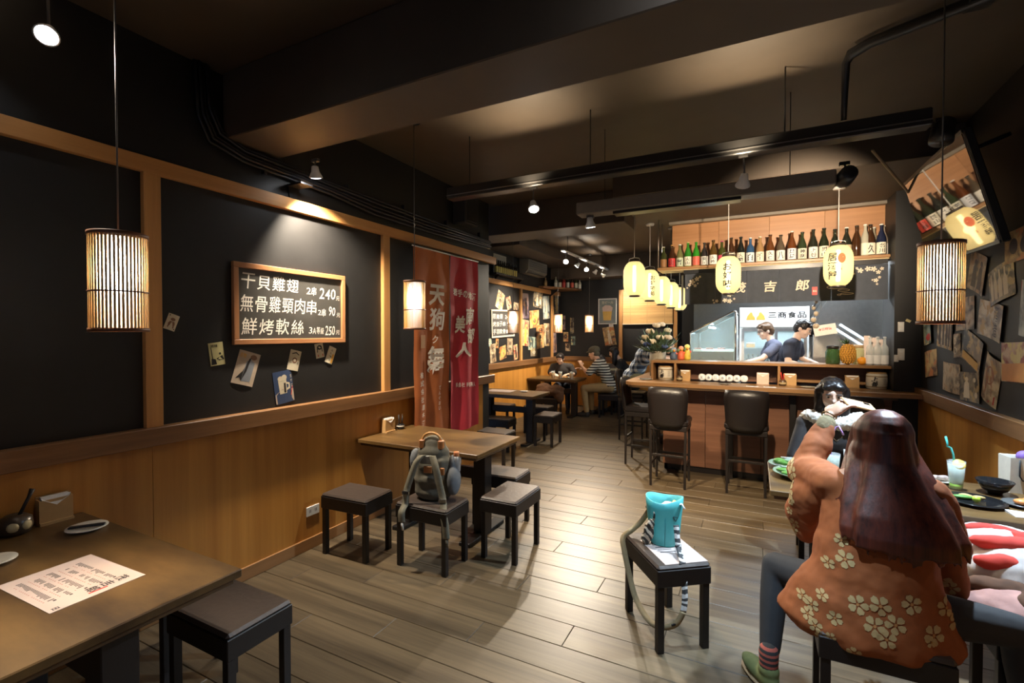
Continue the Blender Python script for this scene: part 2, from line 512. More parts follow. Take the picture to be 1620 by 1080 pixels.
# front wall behind the camera with a glazed shopfront window
wfr = struct(MB().box(-3.3, YF - .2, 0, -1.6, YF, CZ).box(1.3, YF - .2, 0, 1.75, YF, CZ).box(-1.6, YF - .2, 2.3, 1.3, YF, CZ).box(-1.6, YF - .2, 0, 1.3, YF, .7).obj('wall_front', M_black))
wn = struct(MB().box(-1.6, YF - .12, .7, -1.55, YF - .06, 2.3).box(1.25, YF - .12, .7, 1.3, YF - .06, 2.3).box(-1.55, YF - .12, .7, 1.25, YF - .06, .75).box(-1.55, YF - .12, 2.25, 1.25, YF - .06, 2.3).box(-.17, YF - .12, .75, -.12, YF - .06, 2.25).obj('window_1', M_dark))
MB().box(-1.55, YF - .095, .75, -.17, YF - .085, 2.25).box(-.12, YF - .095, .75, 1.25, YF - .085, 2.25).obj('pane', glass('shopfront_glass', (.9, .95, 1), .08), wn)

# ---------------------------------------------------------------- cables, ducts and rails under the ceiling
cb = thing('cable_bundle', 'black cable bundle running along the upper left wall past the spotlight', 'cable', (-2.98, 1.9, 2.8))
def rel(pts, o):
    return [(p[0] - o[0], p[1] - o[1], p[2] - o[2]) for p in pts]
for k in range(5):
    dz = k * .022; dx = .012 * (k % 2)
    pts = [(-3.01 + dx, 1.78 - .02 * k, 3.29), (-3.01 + dx, 1.80 - .02 * k, 3.05 - dz), (-3.005 + dx, 1.86 - .02 * k, 2.92 - dz), (-3.0 + dx, 2.0, 2.865 - dz), (-3.0 + dx, 2.3, 2.855 - dz), (-3.0 + dx, 2.7, 2.84 - dz), (-3.0 + dx, 3.2, 2.83 - dz * 1.5), (-3.0 + dx, 4.0, 2.815 - dz * 1.4), (-3.0 + dx, 5.25, 2.81 - dz)]
    MB().tube(rel(pts, (-2.98, 1.9, 2.8)), .011, 6).obj('cable', M_blackpl, cb)
for yc in (2.15, 2.9, 3.6, 4.3, 5.0):
    MB().box(-.05, yc - 1.9 - .01, -.06, -.012, yc - 1.9 + .01, .075).obj('clip', M_blackpl, cb)
jb = thing('junction_box', 'black junction box on the left wall where the cable bundle meets the ceiling cables', 'junction box', (-3.03, 4.62, 2.88))
MB().bbox(-.018, -.14, 0, .16, .14, .34, .012).obj('body', plain('grey_box', (.035, .033, .03), .4), jb)
MB().bbox(.16, -.11, .03, .168, .11, .31, .003).obj('lid', M_blackpl, jb)
pc = thing('ceiling_conduit', 'thin black conduit bending across the dark ceiling above the chalkboard', 'conduit', (-1.9, 1.3, 3.3))
MB().tube([(-.55, -.6, -.02), (-.2, .12, -.02), (-.05, .22, -.02), (.15, .2, -.02), (.9, -.25, -.02)], .014, 8).obj('pipe', M_blackpl, pc)
for p in ((-.3, -.08), (.5, -.01)):
    MB().box(p[0] - .025, p[1] - .012, -.036, p[0] + .025, p[1] + .012, .0).obj('clip', M_blackpl, pc)
pd = thing('ceiling_pipe', 'black pipe with a dropped end near the ceiling above the television', 'pipe', (.45, 3.4, 3.3))
MB().tube([(.95, -.55, -.05), (.5, -.33, -.05), (.1, -.14, -.05), (.02, -.08, -.06), (.0, -.06, -.1), (0, -.02, -.3), (0, 0, -.40)], [.03, .03, .03, .03, .022, .016, .016], 10).obj('pipe', M_blackpl, pd)
MB().box(.45, -.36, -.07, .55, -.26, .0).obj('clip', M_blackpl, pd)

ct = thing('lighting_track', 'long black lighting track hung below the ceiling between beam and bar', 'lighting track', (-.75, 3.42, 2.8))
MB().bbox(-1.6, -.05, -.01, 1.6, .05, .085, .006).obj('channel', plain('track_black', (.02, .019, .018), .35), ct)
MB().box(-1.6, -.054, .015, 1.6, -.05, .022).obj('edge_strip', plain('track_edge', (.30, .29, .28), .3, metal=.8), ct)
for x in (-1.4, -.35, .9):
    MB().tube([(x, 0, .08), (x, 0, .5)], .0045, 6).obj('hanger_rod', M_blackpl, ct)
ct2 = thing('light_bar', 'grey box lamp bar hanging below the lighting track in front of the bar', 'lamp bar', (-.4, 3.8, 2.62))
MB().bbox(-.92, -.07, 0, .86, .07, .10, .008).obj('housing', plain('bar_grey', (.17, .15, .125), .4), ct2)
MB().bbox(-.62, -.055, -.022, .3, .055, .002, .004).obj('louvre', M_blackpl, ct2)
for x in (-.7, .6):
    MB().tube([(x, 0, .1), (x, 0, .68)], .003, 6).obj('hanger_rod', M_blackpl, ct2)
# ================================================================ lamps
M_lens = glow('spot_lens', (.93, .96, 1.0), 14)
M_lensw = glow('spot_lens_warm', (1.0, .93, .82), 12)
M_slat = wood('bamboo_slat', (.46, .25, .07), (.66, .40, .14), 'Z', .5, 30, .1)
M_rim = plain('lamp_rim', (.16, .06, .025), .45)
M_liner = paper('lamp_liner', (.95, .92, .86), thin=.40)
M_bulb = glow('lamp_tube', (.80, .90, 1.0), 5)
M_cord = plain('lamp_cord', (.10, .095, .09), .5)

def spotlight(name, label, loc, aim, energy, color, angle=70, lens=M_lens, can=False, drop=.12, leak=0, group=None):
    t = thing(name, label, 'spotlight', loc, 0, group)
    d = (Vector(aim) - Vector(loc)).normalized()
    T = d.to_track_quat('Z', 'Y').to_matrix().to_4x4()
    if can:
        MB().lathe([(.035, -.11), (.05, -.10), (.055, 0), (.055, .02)], 18, T=T).obj('housing', M_blackpl, t)
    else:
        MB().lathe([(.012, -.06), (.022, -.055), (.028, -.02), (.044, .012), (.046, .022), (.040, .022)], 18, T=T).obj('housing', M_white, t)
        MB().lathe([(.038, .019), (.036, .024), (.0001, .026)], 18, T=T).obj('lens', lens, t)
    b = -d * .05
    MB().tube([b, (b.x * .6, b.y * .6, b.z + drop * .5), (0, 0, drop)], .006, 6).bbox(-.03, -.014, drop - .012, .03, .014, drop + .012, .003).obj('bracket', M_cord if not can else M_blackpl, t)
    if energy:
        light(name + '_beam', 'SPOT', tuple(d * .03), energy, color, t, .03, tuple(d), angle, .7)
    if leak:
        light(name + '_rear_glow', 'SPOT', (0, -.13, .05), leak, color, t, .03, (.0, -.30, 1), 115, 1.0)
    return t
spotlight('wall_spotlight', 'white spotlight with glowing round lens above the near left wall batten', (-2.79, .955, 2.97), (-1.2, .1, 1.2), 60, NEUT, 90, drop=.33, leak=5)
spotlight('wall_spotlight', 'small white spotlight on a bracket above the large chalkboard', (-2.80, 2.40, 2.78), (-3.03, 2.72, 1.85), 74, NEUT, 100, drop=.10)
bk = thing('lamp_bracket', 'black wall bracket below the small spotlight over the large chalkboard', 'bracket', (-3.05, 2.40, 2.72))
MB().box(0, -.05, 0, .16, .05, .012).prism([(-.04, 0), (.04, 0), (.02, .14), (-.02, .14)], 0, .015, T=frame((.015, 0, 0), (0, 1, 0), (0, 0, -1))).obj('plate', M_blackpl, bk)
spotlight('track_spotlight', 'lit white track spotlight hanging over the middle of the room', (-1.56, 3.42, 2.64), (-.7, 2.2, .0), 36, (1.0, .80, .55), 80, drop=.15, leak=8)
spotlight('track_spotlight', 'round track spotlight facing the camera in front of the bar', (-.08, 3.42, 2.62), (-.55, 5.6, .35), 60, (1.0, .80, .55), 70, M_chrome, drop=.17, leak=8)
spotlight('can_spotlight', 'black can spotlight at the end of the grey lamp bar', (.51, 3.80, 2.665), (.15, 6.4, 2.40), 62, (1.0, .80, .58), 75, can=True, drop=.10)
spotlight('can_spotlight', 'black can spotlight at the track end beside the television', (.90, 3.42, 2.72), (.45, 2.7, .2), 80, (.64, .82, 1.0), 110, can=True, drop=.10)
spotlight('can_spotlight', 'small pale spotlight under the lamp bar facing the room', (-1.22, 3.80, 2.547), (-1.2, 4.6, .0), 70, (1.0, .78, .50), 80, drop=.06)

spotlight('added_fill_spotlight', 'cool white fill spotlight added on the ceiling near the camera, outside the view', (-.25, 1.50, 3.14), (-.02, 2.85, 0), 46, (.60, .80, 1.0), 32, drop=.16)  # added lamp out of view, puts bluish light on the aisle floor

tr = thing('far_lighting_track', 'white lighting track with five lit spots above the far tables', 'lighting track', (-2.8, 8.5, 3.0))
MB().bbox(-.025, -1.25, -.02, .025, 1.4, .012, .004).obj('channel', M_white, tr)
for yk in (-1.0, 1.2):
    MB().tube([(0, yk, .01), (0, yk, .3)], .006, 6).obj('hanger_rod', M_blackpl, tr)
words = ('nearest', 'second', 'middle', 'fourth', 'farthest')
for i, yk in enumerate((7.42, 7.98, 8.5, 9.02, 9.6)):
    spotlight('track_spotlight', '%s of the five glowing spotlights on the far white track' % words[i], (-2.8, yk, 2.84), ((-1.35, 3.2, .0), (-4.0, 7.7, 1.6), (-1.7, 5.0, 0), (-4.0, 9.3, 1.5), (-2.05, 10.4, 2.1))[i], (56, 80, 70, 60, 26)[i], NEUT, 75, M_lensw, drop=.13, leak=5 if i in (0, 2, 4) else 0, group='spots on the far track')

# pendant lamps with bamboo slat shades
def pendant(label, loc, r=.083, h=.36, energy=20, ceil=CZ, tube=.17):
    t = thing('pendant_lamp', label, 'pendant lamp', loc, 0, 'bamboo slat pendant lamps')
    sl = MB()
    n = 46
    for k in range(n):
        a = 2 * pi * k / n
        T = Matrix.Rotation(a, 4, 'Z') @ Matrix.Translation((r, 0, 0))
        sl.box(-.0018, -.0034, -h / 2, .0018, .0034, h / 2, T=T)
    stuff(sl.obj('bamboo_slats', M_slat, t))
    for z, hh in ((h / 2, .014), (-h / 2, .014), (-h * .1, .005)):
        MB().lathe([(r - .004, z - hh / 2), (r + .005, z - hh / 2), (r + .005, z + hh / 2), (r - .004, z + hh / 2), (r - .004, z - hh / 2)], 32, close=False).obj('rim_hoop', M_rim, t)
    MB().lathe([(r - .006, -h / 2 + .004), (r - .006, h / 2 - .004)], 32, close=False).obj('paper_liner', M_liner, t)
    MB().lathe([(.0001, h * .13 - tube / 2), (.048, h * .13 - tube / 2 + .02), (.055, h * .13), (.048, h * .13 + tube / 2 - .02), (.0001, h * .13 + tube / 2)], 18, close=False).obj('lamp_bulb', M_bulb, t)
    top = ceil - loc[2]
    MB().tube([(0, 0, h * .13 + tube / 2 - .005), (0, 0, top - .02)], .003, 6).obj('cord', M_cord, t)
    MB().lathe([(.0001, h / 2 - .012), (r - .002, h / 2 - .012), (r - .002, h / 2 - .006), (.0001, h / 2 - .006)], 28, close=False).obj('top_cap', M_rim, t)
    MB().box(-r + .004, -.006, h / 2 - .012, r - .004, .006, h / 2 - .004).box(-.006, -r + .004, h / 2 - .012, .006, r - .004, h / 2 - .004).obj('spider', M_rim, t)
    MB().lathe([(.045, top - .03), (.05, top - .012), (.05, top)], 16).obj('ceiling_rose', M_blackpl, t)
    light('pendant_light', 'POINT', (0, 0, h * .13), energy, (1.0, .72, .42), t, .06)
    return t
pendant('big bamboo pendant lamp hanging over the near table with the menu sheet', (-2.08, .90, 1.835), .085, .345, 36)
pendant('bamboo pendant lamp hanging in front of the orange banner', (-2.36, 2.95, 1.868), .080, .365, 32)
pendant('bamboo pendant lamp over the empty table, in front of the small chalkboard', (-3.42, 6.72, 1.83), .085, .36, 20)
pendant('bamboo pendant lamp beside the wall of posters, above the seated man', (-3.62, 9.15, 1.85), .085, .37, 16)
pendant('bamboo pendant lamp alone before the bare black back wall', (-3.1, 9.6, 1.85), .085, .35, 14)
pendant('bamboo pendant lamp hanging beside the television on the right', (.72, 2.72, 1.87), .078, .345, 36)
# ================================================================ tables and stools
def table(label, x0, x1, y0, y1, z=.75, legs=(.30, .86)):
    cx, cy = (x0 + x1) / 2, (y0 + y1) / 2
    t = thing('dining_table', label, 'table', (cx, cy, 0))
    w, d = (x1 - x0) / 2, (y1 - y0) / 2
    MB().bbox(-w, -d, z - .032, w, d, z, .004).obj('tabletop', M_table, t)
    MB().bbox(-w + .02, -d + .02, z - .055, w - .02, d - .02, z - .032, .003).obj('underframe', M_tedge, t)
    for k in legs:
        xk = -w + 2 * w * k
        lg = MB().bbox(xk - .055, -.055, .03, xk + .055, .055, z - .055, .004).obj('leg', M_dark, t)
        MB().bbox(xk - .05, -d * .78, 0, xk + .05, d * .78, .032, .004).obj('foot', M_iron, lg)
    MB().bbox(-w + 2 * w * legs[0], -.022, z - .30, -w + 2 * w * legs[1], .022, z - .21, .003).obj('stretcher', M_dark, t)
    return t
table('brown wooden table with a menu sheet on it by the left wall', WL + .01, -1.745, .46, 1.14)
table('brown wooden table below the banner with a backpack stool in front', WL + .01, -1.825, 3.0, 3.72)
table('empty wooden table with white menu sheet in the recess before the posters', WF + .01, -2.82, 6.15, 6.8)
table('wooden table with beer glasses where the group of friends sit', WF + .01, -3.07, 8.65, 9.35)
table('wooden table full of dishes beside the right wall', .08, WR - .02, 3.10, 3.80)

st = thing('stool', 'dark square stool pushed to the near table with the menu sheet', 'stool', (-2.06, 1.29, 0), 0, 'dark padded stools')
MB().bbox(-.215, -.15, .345, .215, .15, .435, .004).obj('apron', M_dark, st)
MB().bbox(-.213, -.148, .430, .213, .148, .455, .011).obj('seat', M_seat, st)
leg_me = MB().bbox(-.018, -.018, 0, .018, .018, .36, .002).mesh('leg', [M_dark])
for sx in (-1, 1):
    for sy in (-1, 1):
        o = bpy.data.objects.new('leg', leg_me); COL.objects.link(o); o.parent = st; o.location = (sx * .19, sy * .126, 0)
STOOLS = [
    ('dark stool mostly hidden behind the near table, by the wainscot', -2.62, 1.34, 0),
    ('dark stool next to the wainscot at the table below the banner', -2.68, 2.66, .05),
    ('dark stool that carries the grey backpack', -2.06, 2.77, .02),
    ('light topped stool nearest the aisle at the table below the banner', -1.645, 3.20, pi / 2),
    ('light topped stool standing behind the aisle stool at the banner table', -1.97, 3.64, .03),
    ('stool on the far side of the banner table by the wall end', -2.86, 5.12, 0),
    ('stool seen in front of the empty recess table, between its legs', -3.25, 5.93, .1),
    ('light topped stool at the aisle end of the empty recess table', -2.75, 6.55, pi / 2 + .05),
    ('stool behind the empty recess table, nearer the aisle', -3.2, 7.22, 0),
    ('stool in the recess corner behind the empty table', -3.85, 7.1, 0),
    ('stool with the tiger striped teal bag on it in the aisle', -.445, 2.745, rad(-53)),
    ('stool under the person in the orange jacket', .45, 2.40, 0),
    ('stool under the person with the fur collar at the dish table', .50, 4.18, 0),
    ('stool under the red and white coats beside the dish table', 1.08, 2.70, 0),
    ('stool under the person facing the camera at the far table', -3.72, 9.68, 0),
    ('stool under the person in the flat cap', -2.53, 9.2, 0),
    ('stool under the person in the grey banded jumper', -2.40, 9.62, 0),
    ('stool under the person with long black hair', -2.25, 10.05, 0),
    ('stool heaped with the brown coat at the far table', -3.45, 8.25, 0),
]
for lab, x, y, rz in STOOLS:
    again(st, lab, (x, y, 0), rz)

# bar stools with upholstered backs
def bar_stool(label, loc, rz):
    t = thing('bar_stool', label, 'bar stool', loc, rz, 'black bar stools')
    for sx in (-1, 1):
        MB().tube([(sx * .175, -.175, 0), (sx * .18, -.17, .66)], [.016, .018], 4, smooth=False).obj('leg', M_dark, t)
        MB().tube([(sx * .175, .175, 0), (sx * .175, .17, .66)], [.016, .018], 4, smooth=False).obj('leg', M_dark, t)
    for z, s_ in ((.24, (-1, 1)), (.34, (0,))):
        if s_ == (0,):
            MB().bbox(-.175, -.184, z - .012, .175, -.166, z + .012, .002).obj('footrest', M_dark, t)
            MB().bbox(-.175, .166, z - .06, .175, .184, z - .036, .002).obj('footrest', M_dark, t)
        else:
            for sx in s_:
                MB().bbox(sx * .175 - .009, -.175, z - .012, sx * .175 + .009, .175, z + .012, .002).obj('footrest', M_dark, t)
    MB().bbox(-.195, -.19, .61, .195, .19, .665, .006).obj('seat_frame', M_dark, t)
    MB().bbox(-.205, -.20, .66, .205, .20, .735, .022).obj('seat', M_leather, t)
    # backrest: curved pad, a little wider at the top
    v = []; f = []
    nx, nz = 9, 7
    for sgn in (0, 1):
        for j in range(nz):
            w_ = j / (nz - 1)
            z = .64 + .43 * w_
            half = .185 + .03 * w_ - (.02 if j in (0, nz - 1) else 0)
            for i in range(nx):
                u = -1 + 2 * i / (nx - 1)
                edge = min(1, (1 - abs(u)) * 4 + .25) * (min(1, min(w_, 1 - w_) * 6 + .35))
                y0 = -.215 - .05 * w_ + .045 * u * u
                v.append((u * half, y0 + (.028 if sgn else -.028) * edge, z + (.012 * (1 - u * u) if j == nz - 1 else 0)))
    N = nx * nz
    for j in range(nz - 1):
        for i in range(nx - 1):
            a = j * nx + i
            f.append((a, a + 1, a + nx + 1, a + nx)); f.append((N + a, N + a + nx, N + a + nx + 1, N + a + 1))
    for j in range(nz - 1):
        a = j * nx; f.append((a, a + nx, N + a + nx, N + a)); a += nx - 1; f.append((a, N + a, N + a + nx, a + nx))
    for i in range(nx - 1):
        f.append((i, N + i, N + i + 1, i + 1)); a = (nz - 1) * nx + i; f.append((a, a + 1, N + a + 1, N + a))
    MB().add(v, f, 0, True).obj('backrest', M_leather, t)
    return t
bs = bar_stool('black leather bar stool at the left corner of the bar front', (-.83, 5.45, 0), 0)
again(bs, 'black leather bar stool standing alone before the middle of the bar', (-.08, 5.55, 0), 0)
again(bs, 'black leather bar stool behind the two people, at the right end of the bar', (.82, 5.50, 0), 0)
again(bs, 'black bar stool seen from the side at the short end of the bar', (-1.28, 6.17, 0), rad(-90))
again(bs, 'black bar stool under the person in the checked shirt', (-1.70, 7.5, 0), rad(-90))
# ================================================================ the bar
bar = thing('bar_counter', 'long wooden bar counter with reddish front panels and rounded left corner', 'bar counter', (0, 6.0, 0))
def bl(*b):   # world box -> bar-local
    return (b[0], b[1] - 6.0, b[2], b[3], b[4] - 6.0, b[5])
poly = [(1.235, 5.72), (1.235, 6.14), (-.98, 6.14), (-.98, 8.2), (-1.42, 8.2)] + [(x, y) for x, y in arc(-1.27, 5.87, .15, pi, 1.5 * pi, 8)]
MB().prism([(x, y - 6.0) for x, y in poly][::-1], 1.03, 1.07).obj('worktop', M_bartop, bar)
MB().box(*bl(1.23, 5.72, 1.03, 1.40, 5.995, 1.07)).obj('worktop_end', M_bartop, bar)
MB().prism([(x * .985, (y - 6.0) * .985 + .005) for x, y in poly][::-1], 1.005, 1.03).obj('worktop_lip', M_tedge, bar)
xs = [-1.0, -.52, .06, .64, 1.23]
for i in range(4):
    MB().bbox(*bl(xs[i] + .002, 6.0, .07, xs[i + 1] - .002, 6.03, 1.005), .002).obj('front_panel', M_bar, bar)
for i in range(3):
    y0 = 6.03 + i * .72
    MB().bbox(-1.0, y0 - 6.0 + .002, .07, -.97, y0 - 6.0 + .715, 1.005, .002).obj('side_panel', M_bar, bar)
MB().box(*bl(-.985, 6.02, 0, 1.23, 6.05, .075)).box(*bl(-.985, 6.02, 0, -.95, 8.2, .075)).obj('plinth', M_dark, bar)
for x in (-.25, .36, .9):
    MB().bbox(*bl(x - .03, 5.9, .0, x + .03, 5.998, 1.005), .003).obj('support_post', M_dark, bar)
# raised shelf on the counter
rs = thing('counter_shelf', 'raised wooden shelf along the back edge of the bar counter', 'shelf', (0, 6.1, 1.07))
MB().bbox(-1.16, -.02, .215, 1.235, .34, .245, .003).obj('top_board', M_barshelf, rs)
for x in (-1.15, -.875, .235):
    MB().bbox(x - .014, -.015, 0, x + .014, .30, .216, .002).obj('divider', M_barshelf, rs)
for i, (a, b) in enumerate(((-1.164, -.861), (-.889, .249), (.221, 1.235))):
    MB().bbox(a, .30, 0, b, .315, .216, .001).obj('back_board', M_bar, rs)
MB().bbox(.249, .24, .02, 1.235, .30, .05, .002).obj('ledge', M_barshelf, rs)
# stainless prep counter behind
pk = thing('prep_counter', 'stainless steel prep counter behind the bar shelf where the cooks work', 'counter', (0, 6.75, 0))
MB().bbox(-.17, -.3, 1.16, 1.234, .3, 1.2, .004).obj('steel_top', M_steel, pk)
MB().box(-.16, -.28, .12, 1.22, .25, 1.16).obj('cabinet', plain('steel_dark', (.35, .35, .34), .35, metal=1), pk)
kf = struct(MB().box(-.95, 6.35, 0, 1.62, 8.7, .12).obj('floor_kitchen', plain('kitchen_floor', (.16, .12, .10), .5)))

# bottle shelf over the bar
bsf = thing('bottle_shelf', 'long overhead shelf of pale wood carrying the row of bottles', 'shelf', (0, 6.3, 2.44))
MB().bbox(-1.11, -.12, 0, 1.234, .14, .032, .003).obj('shelf_board', M_barshelf, bsf)
MB().box(-1.09, -.1, -.012, 1.23, .13, 0).obj('underside', wood('pale_ply', (.50, .36, .18), (.62, .47, .26), 'X', .5, 20, .05), bsf)
for yk, w_ in ((6.17, 'front'), (6.425, 'rear')):
    tag(MB().tube([(0, 0, 0), (0, 0, .597)], .006, 6).obj('hanger_rod', M_steel, None, (-1.095, yk, 2.473)), 'thin %s steel rod holding the left end of the bottle shelf' % w_, 'rod')
MB().box(-.8, -.09, -.06, 1.22, -.075, -.012).obj('curtain_rail', M_blackpl, bsf)

def bottle(mbs, kind, h, r, neck=.30):
    """kind: sake (long taper), wine (shoulder), beer."""
    if kind == 'sake':
        p = [(r * .92, 0), (r, .01), (r, h * .50), (r * .93, h * .56), (r * .62, h * .70), (r * .36, h * .80), (r * .33, h * .93), (r * .38, h * .935), (r * .38, h * .96)]
    elif kind == 'round':
        p = [(r * .92, 0), (r, .01), (r, h * .55), (r * .85, h * .64), (r * .36, h * .74), (r * .34, h * .93), (r * .4, h * .94), (r * .4, h * .96)]
    else:
        p = [(r * .92, 0), (r, .01), (r, h * .58), (r * .9, h * .64), (r * .45, h * .74), (r * .38, h * .95), (r * .42, h * .955), (r * .42, h * .97)]
    return p
_bm = {}
def bmat(col):
    k = tuple(col)
    if k not in _bm:
        _bm[k] = plain('bottle_glass', col, .08, spec=.8, noise=.05)
    return _bm[k]
_lm = {}
def lmat(col):
    k = tuple(col)
    if k not in _lm:
        _lm[k] = plain('label_paper', col, .55, noise=.06)
    return _lm[k]
def make_bottle(label, loc, kind, h, r, gcol, lcol, ccol, text='', tcol=None, band=None, group=None, l0=.05, l1=.42, glassm=None):
    t = thing('bottle', label, 'bottle', loc, 0, group)
    MB().lathe(bottle(None, kind, h, r), 14).obj('glass_body', glassm or bmat(gcol), t)
    MB().lathe([(r * .36, h * .955), (r * .44, h * .957), (r * .44, h * .99), (r * .3, h)], 12).obj('cap', lmat(ccol), t)
    if lcol:
        lb = MB()
        R = r + .0012
        n = 12; v = []; f = []
        a0, a1 = -pi * .5 - 1.35, -pi * .5 + 1.35
        for z in (h * l0, h * l1):
            for k in range(n + 1):
                a = a0 + (a1 - a0) * k / n
                v.append((R * cos(a), R * sin(a), z))
        f = [(k, k + 1, n + 2 + k, n + 1 + k) for k in range(n)]
        lb.add(v, f, 0, True)
        lo = lb.obj('label_paper', lmat(lcol), t)
        if text:
            R2 = R + .0015
            fn = lambda x, y: (R2 * sin(x / R2), -R2 * cos(x / R2), y)
            tb = MB()
            nch = len(text); H = h * (l1 - l0) * .86 / nch
            for q, ch in enumerate(text):
                put_text(tb, ch, 0, h * l1 - h * (l1 - l0) * .07 - H * (q + .5), h=H * .85, w=min(H * .95, r * 1.25), bold=.02, fn=fn)
            tb.obj('lettering', tcol or M_ink, lo)
    if band:
        R3 = r * .80
        MB().lathe([(R3 * 1.16, h * .53), (R3 * .98, h * .62)], 14, close=False).obj('shoulder_label', lmat(band), t)
    return t
CR = (.72, .68, .55); WH = (.78, .76, .70); BR = (.05, .02, .008); DK = (.012, .014, .012); GR = (.03, .20, .02); OL = (.08, .08, .02)
RD = (.55, .04, .04); CL = (.38, .33, .22)
B = [  # x, kind, height, radius, glass, label, cap, text, band, words
    (-1.045, 'wine', .34, .040, (.04, .05, .015), (.30, .14, .05), (.5, .45, .4), '', None, 'dark olive bottle with copper foot at the left end of the overhead shelf'),
    (-.945, 'sake', .36, .042, BR, RD, (.5, .3, .1), '山', None, 'brown bottle with bright red label, second on the overhead shelf'),
    (-.85, 'sake', .36, .042, (.16, .16, .06), (.50, .58, .42), WH, '雪', None, 'pale olive bottle with light green label on the overhead shelf'),
    (-.755, 'sake', .385, .042, GR, CR, (.55, .5, .2), '大山', (.2, .3, .45), 'green bottle with cream label and blue seal on the overhead shelf'),
    (-.66, 'sake', .375, .042, (.03, .24, .02), (.60, .12, .08), GR, '', None, 'green bottle with red and white label on the overhead shelf'),
    (-.565, 'sake', .355, .042, (.03, .025, .025), (.62, .64, .60), DK, '清酒', None, 'black bottle with grey lettered label, between green and brown bottles'),
    (-.465, 'sake', .385, .044, (.09, .05, .012), WH, BR, '大吟', None, 'amber bottle with white label left of the hanging lantern'),
    (-.37, 'wine', .36, .040, (.05, .06, .012), (.50, .05, .10), (.45, .05, .2), '', None, 'dark green bottle with crimson label and crimson neck'),
    (-.268, 'sake', .40, .044, BR, CR, DK, '', None, 'brown bottle standing right behind the left lantern cord'),
    (-.165, 'sake', .40, .043, DK, CR, DK, '大關', (.7, .66, .5), 'black bottle with cream shoulder label, right of the left lantern'),
    (-.065, 'round', .375, .043, (.03, .08, .18), (.66, .70, .72), WH, '白', None, 'frosted blue bottle with pale label and white cap'),
    (.035, 'sake', .38, .043, (.34, .20, .09), CR, CR, '千', None, 'clear tan bottle with cream label on the overhead shelf'),
    (.14, 'sake', .395, .043, (.12, .04, .012), WH, BR, '久保', None, 'reddish brown bottle with tall white label'),
    (.245, 'sake', .38, .044, (.10, .075, .05), WH, DK, '八', None, 'taupe bottle with low white label'),
    (.355, 'sake', .42, .044, (.13, .04, .012), (.70, .72, .78), WH, '鳳凰', WH, 'brown bottle with white cap and blue white label'),
    (.455, 'sake', .395, .044, (.03, .045, .02), (.66, .64, .52), DK, '神泉', None, 'dark green bottle with cream label in the middle right of the shelf'),
    (.56, 'sake', .42, .044, (.02, .022, .015), WH, DK, '上善', WH, 'black bottle with white neck collar, left of the dark tall bottle'),
    (.66, 'sake', .425, .046, (.02, .025, .012), CR, DK, '男山', CR, 'tall dark bottle with bold black writing on cream label'),
    (.76, 'sake', .395, .045, (.02, .025, .015), (.60, .06, .04), DK, '赤', None, 'dark bottle with big red label left of the right lantern'),
    (.865, 'sake', .41, .045, (.02, .022, .015), (.62, .50, .32), WH, '', None, 'dark bottle with tan label and white cap behind the right lantern edge'),
    (.955, 'sake', .42, .045, BR, None, DK, '', None, 'brown bottle hidden low behind the right lantern'),
    (1.03, 'sake', .43, .042, (.42, .40, .32), CR, WH, '', None, 'frosted pale bottle just right of the lantern cord'),
    (1.075, 'sake', .42, .044, BR, CR, DK, '久', None, 'dark brown bottle with black brush mark on cream label'),
]
for x, kind, h, r, g, lc, cc, tx, bd, w in B:
    if h > .01:
        make_bottle(w, (x, 6.245, 2.472), kind, h * .79, r, g, lc, cc, tx, None, bd, 'bottles on the overhead bar shelf', l0=.03, l1=.40)
def sake(x, y, h, g, lc, cc, tx, bd, w):
    make_bottle(w, (x, y, 2.472), 'sake', h * .76, .042, g, lc, cc, tx, None, bd, 'bottles on the overhead bar shelf', .03, .40)
sake(1.165, 6.235, .43, (.015, .02, .05), CR, WH, '名川', CR, 'near black bottle with large cream label, second from the pier')
sake(1.12, 6.345, .42, (.30, .27, .2), (.55, .58, .40), WH, '月', None, 'clear bottle with pale green label in the rear row near the pier')
sake(1.20, 6.325, .43, (.34, .28, .22), WH, CR, '美', WH, 'clear bottle with white shoulder wrap, nearest the black pier')

# noren curtain below the shelf
M_noren = plain('navy_noren_cloth', (.055, .063, .080), .85, noise=.25, scale=12, bump=.1)
M_nprint = plain('noren_print', (.70, .62, .50), .85)
nr = thing('noren_curtain', 'dark navy shop curtain with white characters hanging over the kitchen hatch', 'curtain', (0, 6.225, 2.378))
def cloth(x0, x1, z0, z1, amp, ph, nx=14, nz=6, thick=.002):
    v = []; f = []
    for sgn in (0, 1):
        for j in range(nz + 1):
            for i in range(nx + 1):
                u, w_ = i / nx, j / nz
                v.append((x0 + (x1 - x0) * u, amp * (1 - w_ * .6 + .4) * sin(ph + u * 9.0) * .6 + amp * .4 * sin(ph * 2 + u * 23) + sgn * thick, z1 + (z0 - z1) * (1 - w_)))
    N = (nx + 1) * (nz + 1)
    for j in range(nz):
        for i in range(nx):
            a = j * (nx + 1) + i
            f.append((a, a + 1, a + nx + 2, a + nx + 1)); f.append((N + a, N + a + nx + 1, N + a + nx + 2, N + a + 1))
    return v, f
def cloth2(x0, x1, z0, z1, amp, ph):
    mb = MB(); v, f = cloth(x0, x1, z0, z1, amp, ph); mb.add([(a, b, c) for a, b, c in v], f, 0, True); return mb
edges = [-.785, -.44, -.10, .235, .73, 1.228]
for i in range(5):
    cloth2(edges[i] + .0015, edges[i + 1] - .0015, 0, -.372, .008, i * 1.3).obj('curtain_panel', M_noren, nr)
v, f = cloth(6.24, 6.50, 0, -.37, .012, 2.0)
